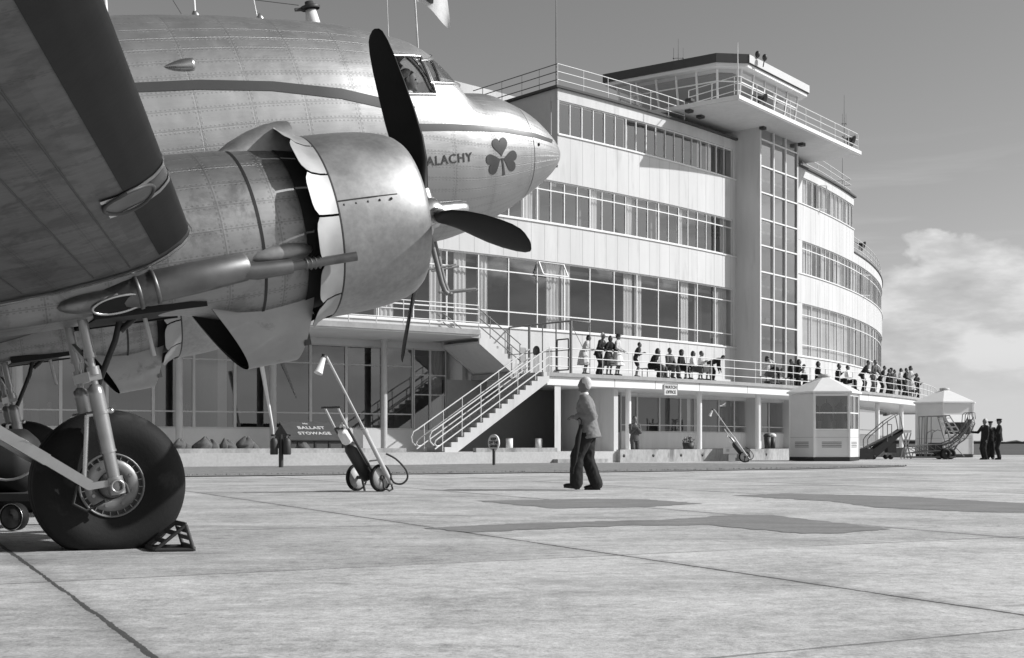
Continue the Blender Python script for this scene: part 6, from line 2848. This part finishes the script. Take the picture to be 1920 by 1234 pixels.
m = MB()
m.grid([[fl_pt(i / 16, j / 10) for j in range(11)] for i in range(17)])
cloth = m.build('cloth', M['cl_w'], fl)
m = MB()
m.grid([[fl_pt(.38 + .17 * r_ * cos(2 * pi * k / 20), .72 + .16 * r_ * sin(2 * pi * k / 20)) + V((0, -.006, 0)) for k in range(20)] for r_ in (0.01, .5, 1)], True)
m.grid([[fl_pt(.38 + .17 * r_ * cos(2 * pi * k / 20), .72 + .16 * r_ * sin(2 * pi * k / 20)) + V((0, .006, 0)) for k in range(20)] for r_ in (0.01, .5, 1)], True)
m.build('emblem', M['stripe'], cloth)
# ------------------------------------------------------------------ people


from mathutils import noise as MN


def crease(me, amp, fr=(8, 8, 13), seed=0):
    cs = [(v.co.copy(), v.normal.copy()) for v in me.vertices]
    for v, (c, n) in zip(me.vertices, cs):
        q = V((c.x * fr[0] + seed, c.y * fr[1], c.z * fr[2]))
        r = 1 - abs(MN.noise(q)) * 2
        v.co = c + n * amp * (r - .5 + .6 * MN.noise(q * 2.1))
    me.update()


def cap_(mb, a, ra, b, rb, n=10):
    a, b = V(a), V(b)
    if (b - a).length < 1e-4:
        b = a + V((0, 0, .001))
    mb.tube([a, b], [ra, rb], n)
    mb.ball(a, ra, n, 6)
    mb.ball(b, rb, n, 6)


def ik(s, h, l1, l2, pole):
    s, h = V(s), V(h)
    d = h - s
    D = min(d.length, (l1 + l2) * .995)
    d.normalize()
    h = s + d * D
    a = (l1 * l1 - l2 * l2 + D * D) / (2 * D)
    hgt = sqrt(max(0, l1 * l1 - a * a))
    p = V(pole)
    p = (p - d * p.dot(d)).normalized()
    return s + d * a + p * hgt, h


def px_seed(loc):
    return (loc[0] * 7.3 + loc[1] * 3.1) % 50


def person(label, loc, yaw, h=1.75, lean=0.0, pose='stand', arms='down', top='cl_d', legs='trousers', bottom='cl_d', hair='hair_d', style='short', hp=0.0, hturn=0.0, group=None,
           sway=0.0, feet=None, voxel=.016, child=False, side=0.0, headscale=1.0, bulk=1.0):
    k = h / 1.75
    R = Matrix.Rotation(yaw, 3, 'Z')
    root = thing('person', label, 'person', loc, R, group=group, world=False)
    root.scale = (k, k, k)
    hipz = .945 if pose == 'stand' else .52
    tor = V((sin(lean), sway, cos(lean))).normalized()
    hip = V((0, 0, hipz))
    if pose == 'stand' and lean > .3:
        hip = V((-.16 * sin(lean), 0, .92))
    sh = hip + tor * .50
    chest = hip + tor * .34
    neck = hip + tor * .545
    hd = V((sin(lean * .55 + hp), sway * .6, cos(lean * .55 + hp))).normalized()
    head = neck + hd * .165
    HR = Matrix.Rotation(hturn, 3, 'Z') @ Matrix.Rotation(lean * .35 + hp, 3, 'Y')
    lat = V((0, 1, 0))
    # legs
    L = []
    for sgy in (1, -1):
        hj = hip + V((0, .095 * sgy, -.02))
        if pose == 'sit':
            kn = hj + V((.43, .02 * sgy, .02))
            an = V((.40 + .05 * sgy, .13 * sgy, .09))
        else:
            fx_ = (feet[0 if sgy > 0 else 1] if feet else (.02 * sgy, 0.0))
            an = V((fx_[0], .10 * sgy, .085 + fx_[1]))
            kn, an = ik(hj, an, .44, .42, (1, 0, 0))
        tilt = 0 if pose == 'sit' else (feet[0 if sgy > 0 else 1][2] if feet and len(feet[0]) > 2 else 0)
        L.append((hj, kn, an, tilt))
    # arms
    A = []
    for sgy in (1, -1):
        sj = sh + lat * (.185 * sgy) - tor * .03
        md = arms if isinstance(arms, str) else arms[0 if sgy > 0 else 1]
        if md == 'rail':
            H = V((max(.30, sj.x + .24), .20 * sgy, 1.03 / k if pose == 'stand' else 1.0))
            pole = (-.3, sgy * .6, -.8)
        elif md == 'lap':
            H = V((.34, .09 * sgy, .64))
            pole = (-.4, sgy * .5, -.6)
        elif md == 'chest':
            H = chest + V((.22, .04 * sgy, .02))
            pole = (-.5, sgy * .6, -.6)
        elif md == 'bent':
            H = chest + V((.19, .07 * sgy, .0))
            pole = (-1, sgy * .35, -.5)
        elif md == 'belt':
            H = hip + V((.19, .10 * sgy, .20))
            pole = (-1, sgy * .3, -.3)
        elif md == 'pocket':
            H = hip + V((.06, .20 * sgy, -.02))
            pole = (-.8, sgy * .5, 0)
        elif md == 'out':
            H = sj + V((.32, .30 * sgy, -.22))
            pole = (0, 0, -1)
        elif md == 'face':
            H = head + V((.13, .05 * sgy, -.06))
            pole = (.2, sgy * .7, -.8)
        else:
            H = sj + V((.06, .04 * sgy, -.55))
            pole = (-1, 0, 0)
        el, H = ik(sj, H, .29, .27, pole)
        A.append((sj, el, H))
    bare_leg = legs in ('skirt', 'shorts')
    # one continuous body
    b = MB()
    b.ball(head, (.098 * headscale, .078 * headscale, .118 * headscale), 16, 12, HR)
    b.ball(head + HR @ V((.03, 0, -.045)), (.062, .058, .075), 12, 8, HR)
    b.ball(head + HR @ V((.095, 0, -.012)), (.022, .013, .026), 8, 6, HR)
    b.ball(head + HR @ V((.078, 0, -.088)), (.024, .026, .02), 8, 6, HR)
    b.ball(head + HR @ V((.080, 0, .028)), (.016, .05, .012), 8, 6, HR)
    b.ball(head + HR @ V((.088, 0, -.055)), (.010, .026, .008), 8, 6, HR)
    for sgy in (1, -1):
        b.ball(head + HR @ V((-.005, .078 * sgy, -.012)), (.024, .010, .034), 8, 6, HR)
    cap_(b, neck - tor * .04, .060, neck + hd * .09, .054)
    cap_(b, hip, .115, chest, .125)
    cap_(b, chest, .125, sh - tor * .02, .10)
    for (sj, el, H), sgy in zip(A, (1, -1)):
        cap_(b, sh, .06, sj, .052)
        cap_(b, sj, .050, el, .040)
        cap_(b, el, .040, H, .027)
        d = (H - el).normalized()
        side_ = d.cross(V((0, 0, 1)))
        side_ = (side_ if side_.length > .1 else V((1, 0, 0))).normalized()
        dn_ = d.cross(side_).normalized()
        if dn_.z > 0:
            dn_ = -dn_
        b.ball(H + d * .045, (.032, .032, .032), 8, 6)
        b.ball(H + d * .075, (.030, .030, .030), 8, 6)
        for f in range(4):
            o = H + d * .085 + side_ * (.030 - .020 * f)
            ln = (.062, .075, .070, .052)[f]
            m1 = o + d * ln * .6 + dn_ * .012
            m2 = m1 + d * ln * .28 + dn_ * .030
            cap_(b, o, .0105, m1, .0098, 6)
            cap_(b, m1, .0098, m2, .009, 6)
        o = H + d * .03 + side_ * .030
        t1 = o + side_ * .025 + d * .03
        cap_(b, o, .013, t1, .011, 6)
        cap_(b, t1, .011, t1 + d * .03 + dn_ * .01, .010, 6)
    for hj, kn, an, tl in L:
        cap_(b, hj, .078, kn, .050)
        cap_(b, kn, .050, (kn + an) / 2 + (V((-.02, 0, 0))), .050)
        cap_(b, (kn + an) / 2 + V((-.02, 0, 0)), .050, an, .034)
        cap_(b, an, .036, an + V((.13, 0, -.045)), .030)
    me = remesh(b, voxel, 1, 'body')
    me.materials.append(M['skinp'])
    link('body', me, root)
    # upper garment
    j = MB()
    if legs == 'trousers' and pose == 'stand':
        fwd = V((tor.z, 0, -tor.x))
        rows = []
        for tt, dp_, wd__, fo in ((-.135, .142, .192, -.01), (-.13, .150, .200, -.01), (-.05, .140, .192, -.005), (.08, .128, .178, 0), (.22, .120, .170, .005), (.36, .128, .185, .005), (.44, .112, .180, 0), (.495, .085, .150, 0), (.53, .066, .085, .005), (.56, .058, .062, .01), (.575, .045, .045, .01)):
            rows.append([hip + tor * tt + fwd * (fo + bulk * dp_ * cos(2 * pi * q / 28)) + lat * (bulk ** .5 * wd__ * sin(2 * pi * q / 28)) for q in range(28)])
        j.grid(rows, True)
        j.add(rows[0], [tuple(range(28))[::-1]])
        j.add(rows[-1], [tuple(range(28))])
        cap_(j, sh + lat * .13 - tor * .02, .07, sh - lat * .13 - tor * .02, .07)
    else:
        j.ball(chest + tor * .02, (.145, .19, .25), 16, 12, Matrix.Rotation(lean, 3, 'Y'))
        cap_(j, hip + tor * .08 + lat * .07, .105, chest + lat * .07, .115)
        cap_(j, hip + tor * .08 - lat * .07, .105, chest - lat * .07, .115)
        cap_(j, sh + lat * .13 - tor * .02, .075, sh - lat * .13 - tor * .02, .075)
        cap_(j, sh, .085, neck - tor * .015, .062)
    slv = .55 if legs == 'shorts' else 1
    for sj, el, H in A:
        cap_(j, sj - (sj - sh) * .1, .078 * bulk ** .6, el, .060 * bulk)
        if slv == 1:
            cap_(j, el, .060 * bulk, el.lerp(H, .93), .048 * bulk)
    me = remesh(j, .02 if voxel > .014 else .014, 3, 'jacket')
    crease(me, .008, (11, 11, 17), seed=px_seed(loc))
    me.materials.append(M[top])
    link('jacket' if legs == 'trousers' else ('blouse' if legs == 'skirt' else 'jersey'), me, root)
    if top == 'tweed':
        cm = MB()
        fwd = V((tor.z, 0, -tor.x))
        rows = [[neck + tor * tt + fwd * (.004 + r_ * cos(2 * pi * q / 20)) + lat * (r_ * sin(2 * pi * q / 20)) for q in range(20)] for tt, r_ in ((-.01, .070), (.035, .066), (.045, .062))]
        cm.grid(rows, True)
        cm.build('shirt_collar', M['cl_w'], root)
    # lower garment
    if legs in ('trousers', 'shorts'):
        t = MB()
        cap_(t, hip + V((0, .055, .04)), .112, hip + V((0, -.055, .04)), .112)
        for hj, kn, an, tl in L:
            if legs == 'trousers':
                cap_(t, hj + V((0, 0, -.02)), .104 * bulk ** .5, kn, .092 * bulk)
                cap_(t, kn, .092 * bulk, an + V((-.012, 0, .01)), .088 * bulk)
            else:
                cap_(t, hj, .112, hj.lerp(kn, .72), .092)
        me = remesh(t, .02 if voxel > .014 else .015, 3, legs)
        crease(me, .008, (11, 11, 8), seed=px_seed(loc) + 3)
        me.materials.append(M[bottom])
        link(legs, me, root)
    else:
        t = MB()
        rows = []
        if pose == 'stand':
            for i in range(8):
                f = i / 7
                rr_ = .13 + .15 * f ** .8
                c = hip + V((.02 * f, 0, .12 - .62 * f))
                rows.append([c + V((rr_ * cos(2 * pi * q / 36) * (1 + .06 * f * sin(9 * 2 * pi * q / 36)), rr_ * 1.12 * sin(2 * pi * q / 36) * (1 + .06 * f * sin(9 * 2 * pi * q / 36)), 0)) for q in range(36)])
        else:
            for i in range(8):
                f = i / 7
                c = hip + V((.50 * f, 0, .06 - .10 * max(0, f - .7)))
                rows.append([c + V((0, (.17 + .05 * f) * sin(2 * pi * q / 28), (.14 + .03 * f) * cos(2 * pi * q / 28) - (.10 * f if cos(2 * pi * q / 28) < 0 else 0))) for q in range(28)])
        t.grid(rows, True)
        t.add(rows[0], [tuple(range(len(rows[0])))])
        t.build('skirt', M[bottom], root)
    for hj, kn, an, tl in L:
        s_ = MB()
        q = Matrix.Rotation(-tl, 3, 'Y')
        s_.ball(an + q @ V((.055, 0, -.045)), (.135, .046, .042), 14, 8, q)
        s_.ball(an + q @ V((-.03, 0, -.035)), (.05, .042, .05), 10, 8, q)
        s_.box(an + q @ V((.05, 0, -.073)), (.25, .078, .022), q)
        s_.build('shoe', M['shoe'], root)
    # hair or headgear
    hm = MB()
    if style in ('short', 'bob', 'curly', 'bun'):
        hm.ball(head + HR @ V((-.024, 0, .030)), (.094, .084, .105), 16, 10, HR)
        hm.ball(head + HR @ V((-.045, 0, -.002)), (.066, .080, .08), 14, 10, HR)
        if style in ('bob', 'curly'):
            hm.ball(head + HR @ V((-.045, 0, -.02)), (.085, .095, .12), 14, 10, HR)
        if style == 'curly':
            rnd_ = random.Random(int(loc[0] * 100))
            for q in range(26):
                a_, e_ = rnd_.uniform(0, 2 * pi), rnd_.uniform(.1, 1.3)
                hm.ball(head + HR @ V((-.02 + .10 * cos(a_) * cos(e_), .09 * sin(a_) * cos(e_), .03 + .105 * sin(e_))), .03, 7, 5)
        if style == 'bun':
            hm.ball(head + HR @ V((-.11, 0, .04)), .045, 10, 6)
        me = remesh(hm, .014, 1, 'hair')
        me.materials.append(M[hair])
        link('hair', me, root)
    elif style in ('cap', 'hat', 'beret'):
        up = HR @ V((0, 0, 1))
        if style == 'cap':
            hm.lathe([(.03, .098), (.065, .100), (.085, .125), (.105, .12), (.118, .06), (.12, 0)], 20, head, up)
            hm.ball(head + HR @ V((.095, 0, .045)), (.06, .07, .012), 12, 6, HR @ Matrix.Rotation(.35, 3, 'Y'))
        elif style == 'hat':
            hm.lathe([(.045, .15), (.055, .15), (.06, .095), (.12, .09), (.14, .06), (.145, 0)], 20, head, up)
        else:
            hm.ball(head + HR @ V((-.01, .02, .085)), (.125, .12, .05), 14, 8, HR)
        hm.build('hat' if style != 'cap' else 'peaked_cap', M['cl_d'], root)
        h2 = MB()
        h2.ball(head + HR @ V((-.03, 0, .0)), (.082, .083, .085), 12, 8, HR)
        h2.build('hair', M[hair], root)
    e_ = MB()
    for sgy in (1, -1):
        e_.ball(head + HR @ V((.086, .032 * sgy, .006)), (.010, .014, .008), 8, 6, HR)
    e_.build('eyes', M['black'], root)
    return root


GT = 'spectators on the terrace'


def tp_(px, r, z=Z_T):
    return BP(th(px, r), r, z)


rs = RTe - .52
PEOPLE = [
    # standing along the rail, left to right
    (1096, rs, dict(label='woman in a pale coat leaning far over the rail, leftmost spectator', yaw=-.25, h=1.68, lean=.42, arms='rail', top='cl_l', legs='skirt', bottom='cl_l', style='bob')),
    (1124, rs, dict(label='tall man in a dark suit bending over the rail with both arms on it', yaw=-.55, h=1.80, lean=.36, arms='rail', top='cl_d', bottom='cl_d', style='short', hair='hair_g')),
    (1141, rs, dict(label='woman in a dark jacket holding the rail beside the tall bent man', yaw=-.75, h=1.66, lean=.20, arms='rail', top='cl_d', legs='skirt', bottom='cl_m', style='bob')),
    (1157, rs + .1, dict(label='woman in a light pleated dress and dark hat standing upright', yaw=-.4, h=1.74, lean=.08, arms='rail', top='cl_l', legs='skirt', bottom='cl_w', style='hat')),
    (1193, rs, dict(label='boy in dark jersey and shorts leaning on the rail alone', yaw=-.15, h=1.52, lean=.36, arms='rail', top='cl_d', legs='shorts', bottom='cl_d', style='short')),
    (1219, rs - .2, dict(label='large hunched person in a dark coat seated beside the boy', yaw=-.1, h=1.80, lean=.55, pose='sit', arms='lap', top='cl_d', bottom='cl_d', style='bob')),
    (1232, rs - .35, dict(label='child in a pale top seated behind the hunched dark coat', yaw=-.7, h=1.55, lean=.15, pose='sit', arms='lap', top='cl_l', bottom='cl_m', style='short')),
    (1254, rs - .25, dict(label='seated man in a grey suit facing the apron', yaw=-.9, h=1.80, lean=.10, pose='sit', arms='lap', top='cl_m', bottom='cl_m', style='short')),
    (1274, rs - .25, dict(label='seated woman in a dark dress with wavy hair beside the grey suit', yaw=-.6, h=1.74, lean=.18, pose='sit', arms='lap', top='cl_d', legs='skirt', bottom='cl_d', style='curly')),
    (1297, rs - .3, dict(label='seated woman in a white blouse, left one of the pair in white', yaw=-.3, h=1.74, lean=.12, pose='sit', arms='lap', top='cl_w', legs='skirt', bottom='cl_m', style='bob')),
    (1313, rs - .3, dict(label='seated girl in a pale cardigan, right one of the pair in white', yaw=-.5, h=1.78, lean=.10, pose='sit', arms='bent', top='cl_l', legs='skirt', bottom='cl_l', style='short')),
    (1337, rs - .2, dict(label='person in a dark coat bent double at the end of the seated row', yaw=.05, h=1.60, lean=1.15, hp=.5, arms='down', top='cl_d', legs='trousers', bottom='cl_d', style='short')),
    # seated, right of the tower
    (1437, rs - .3, dict(label='dark-haired woman in a pale top seated in front of the tower glass', yaw=-.6, h=1.80, lean=.08, pose='sit', arms='face', top='cl_l', legs='skirt', bottom='cl_m', style='curly')),
    (1452, rs - .2, dict(label='low seated person in dark clothes next to the tower glass', yaw=-1.6, h=1.50, lean=.30, pose='sit', arms='lap', top='cl_d', legs='skirt', bottom='cl_m', style='bob')),
    (1481, rs - .3, dict(label='man in a dark jacket seated left of the pair behind the kiosk roof', yaw=-.3, h=1.80, lean=.12, pose='sit', arms='lap', top='cl_d', bottom='cl_d', style='short')),
    (1494, rs - .25, dict(label='man in a black coat seated right of the pair behind the kiosk roof', yaw=-.2, h=1.84, lean=.18, pose='sit', arms='bent', top='cl_d', bottom='cl_d', style='bob')),
    (1509, rs - .2, dict(label='small child in a pale shirt facing the black coat', yaw=2.9, h=1.55, lean=.10, pose='sit', arms='lap', top='cl_l', bottom='cl_m', style='short')),
    (1532, rs - .3, dict(label='dark coated person seated just behind the kiosk roof cap', yaw=-.2, h=1.86, lean=.10, pose='sit', arms='lap', top='cl_d', bottom='cl_d', style='bob')),
    (1569, rs - .3, dict(label='man in a dark pullover seated right of the kiosk roof', yaw=-.3, h=1.86, lean=.18, pose='sit', arms='bent', top='cl_d', bottom='cl_d', style='short')),
    (1587, rs - .25, dict(label='dark-haired person in a white shirt seated next to the dark pullover', yaw=-.4, h=1.82, lean=.12, pose='sit', arms='lap', top='cl_w', bottom='cl_d', style='short')),
    (1619, rs, dict(label='big man in a dark jacket stooping over the rail, left of two', yaw=-.35, h=1.86, lean=.55, arms='rail', top='cl_d', bottom='cl_d', style='short')),
    (1637, rs, dict(label='tall man in a grey-black suit resting on the rail, right of two', yaw=-.9, h=1.86, lean=.22, arms='rail', top='cl_m', bottom='cl_m', style='short')),
    (1664, rs, dict(label='short person in dark clothes at the rail near the far end', yaw=-.6, h=1.50, lean=.2, arms='rail', top='cl_d', bottom='cl_d', style='bob')),
    (1675, rs, dict(label='short woman in a grey dress at the rail near the far end', yaw=-.6, h=1.52, lean=.15, arms='rail', top='cl_m', legs='skirt', bottom='cl_m', style='short')),
    (1686, rs, dict(label='woman in a pale jacket at the rail beside the bent man in black', yaw=-.4, h=1.68, lean=.2, arms='rail', top='cl_l', legs='skirt', bottom='cl_d', style='bob')),
    (1694, rs + .05, dict(label='man in black with head bent, third from the far end', yaw=-.3, h=1.74, lean=.28, arms='rail', top='cl_d', bottom='cl_d', style='short')),
    (1707, rs, dict(label='tall woman in a pale frock, highest head at the far end', yaw=-.5, h=1.95, lean=.05, arms='bent', top='cl_l', legs='skirt', bottom='cl_l', style='curly')),
    (1652, rs - .1, dict(label='stooping man in black next to the tall grey-black suit', yaw=-.3, h=1.70, lean=.45, arms='rail', top='cl_d', bottom='cl_d', style='short')),
    (1670, rs - .6, dict(label='taller man in a hat standing behind the short grey dress', yaw=-.8, h=1.72, lean=.05, arms='down', top='cl_d', bottom='cl_d', style='hat')),
    (1700, rs - .5, dict(label='man in a grey jacket standing behind the tall pale frock', yaw=-.5, h=1.70, lean=.1, arms='down', top='cl_m', bottom='cl_d', style='short')),
    (1714, rs - .05, dict(label='dark-coated woman with a headscarf next to last at the far end', yaw=-.6, h=1.62, lean=.3, arms='rail', top='cl_d', legs='skirt', bottom='cl_d', style='bob')),
    (1721, rs, dict(label='small person in black, last spectator at the far end', yaw=-.4, h=1.40, lean=.12, arms='rail', top='cl_d', bottom='cl_d', style='bob')),
]
for px_i, r_i, kw in PEOPLE:
    lab = kw.pop('label')
    person(lab, tp_(px_i, r_i), kw.pop('yaw'), group=GT, **kw)

# benches under the seated rows
for pa_, pb__, lab in ((1205, 1243, 'left slatted bench on the terrace under the hunched dark coat'), (1247, 1284, 'middle slatted bench on the terrace under the grey suit'), (1289, 1324, 'right slatted bench of the left row, under the pair in white'),
                       (1428, 1460, 'slatted bench in front of the tower glass'), (1473, 1518, 'slatted bench behind the left side of the kiosk roof'), (1524, 1545, 'short bench behind the kiosk roof cap'), (1560, 1598, 'slatted bench right of the kiosk roof')):
    r = rs - .42
    t0_, t1_ = th(pa_, r), th(pb__, r)
    be = thing('bench', lab, 'bench', BP((t0_ + t1_) / 2, r, Z_T), group='benches on the terrace')
    m = MB()
    for k in range(4):
        arc_box(m, r - .20 + .11 * k, r - .11 + .11 * k, Z_T + .41, Z_T + .445, t0_, t1_, .005)
    m.build('seat', M['frameg'], be)
    for f in (.1, .9):
        for dr in (-.15, .15):
            m = MB()
            p = BP(t0_ + (t1_ - t0_) * f, r + dr, Z_T)
            m.tube([p, p + V((0, 0, .41))], .02, 6)
            m.build('leg', M['rail_dark'], be)

# the man crossing the apron
wm_ = G(1104, 919)
walker = person('grey-haired man in a tweed jacket and dark trousers walking across the apron', wm_, radians(172), h=1.88, lean=.12, arms=('belt', 'belt'), top='tweed', legs='trousers', bottom='flannel', hair='hair_g', style='short',
                hp=-.06, hturn=-.15, bulk=1.18, feet=((.20, .02, .10), (-.10, .0, 0)), voxel=.0115)
# rolled umbrella hung from his bent arm
up0 = wm_ + V((-.17, -.20, 1.12))
um = thing('umbrella', 'dark rolled umbrella hanging from the arm of the man on the apron', 'umbrella', up0)
m = MB()
m.tube([up0 + V((.03, 0, -.02)), up0 + V((-.02, -.02, -.25)), up0 + V((-.07, -.03, -.62)), up0 + V((-.09, -.03, -.72))], [.03, .05, .035, .014], 10)
m.build('cover', M['cl_d'], um)
m = MB()
m.tube([up0 + V((-.09, -.03, -.72)), up0 + V((-.105, -.03, -.84))], [.010, .006], 8)
m.tube([up0 + V((.03, 0, -.02)), up0 + V((.035, 0, .05)), up0 + V((.0, .0, .09)), up0 + V((-.04, .0, .06))], .012, 8)
m.build('handle', M['shoe'], um)

person('man in a suit standing on the lawn, hands at his chest, by the watch office', G(1190, 866.5), radians(-75), h=1.86, lean=.02, arms='chest', top='cl_m', bottom='cl_m', style='short', voxel=.014)
cg = 'ground crew by the farther kiosk'
person('heavy man in dark overalls leaning one arm on the loader boom', G(1846, 862), radians(-165), h=1.90, lean=-.02, arms=('down', 'out'), top='cl_d', bottom='cl_d', style='short', hair='hair_g', group=cg, side=.1)
person('man in uniform and peaked cap half hidden behind the heavy man', G(1857, 861.5), radians(-100), h=1.80, lean=0, arms='down', top='cl_d', bottom='cl_d', style='cap', group=cg)
person('broad man in dark uniform and cap standing apart at the right', G(1873.5, 862), radians(170), h=1.90, lean=0, arms='chest', top='cl_d', bottom='cl_d', style='cap', group=cg)
# indoors, seen through the ground floor glass
dm = BP(th(797, RF - .9), RF - .9, .5)
person('man in a dark suit standing just inside the entrance door', dm, radians(-60), h=1.80, arms='down', top='cl_d', bottom='cl_d', style='short')
for pxx, lab, hh in ((45, 'person in dark clothes behind the leftmost ground floor pane', 1.70), (93, 'person behind the glass left of the aircraft leg', 1.76), (214, 'person behind the glass below the far oil cooler', 1.72), (350, 'person in grey behind the glass above the tyre top', 1.76), (404, 'person in a hat behind the ground floor glass', 1.74)):
    r = RF - 1.6
    person(lab, BP(th(pxx, r), r, .5), radians(-50 - pxx % 40), h=hh, arms='down', top='cl_m', bottom='cl_d', style='hat' if pxx == 404 else 'short', group='people behind the ground floor glass')
# pilot at the open side window
hu, hw2 = hit(763, 153, .50)
hdw = toW(P(hu, .50, hw2))
person('pilot with fair hair in a white shirt sitting at the open cockpit window', hdw - V((.0, 0, 1.225)), YAW + radians(-4), hturn=-.5, h=1.75, lean=.02, pose='sit', arms='lap', top='cl_w', bottom='cl_d', style='short', hair='hair_g', voxel=.012)
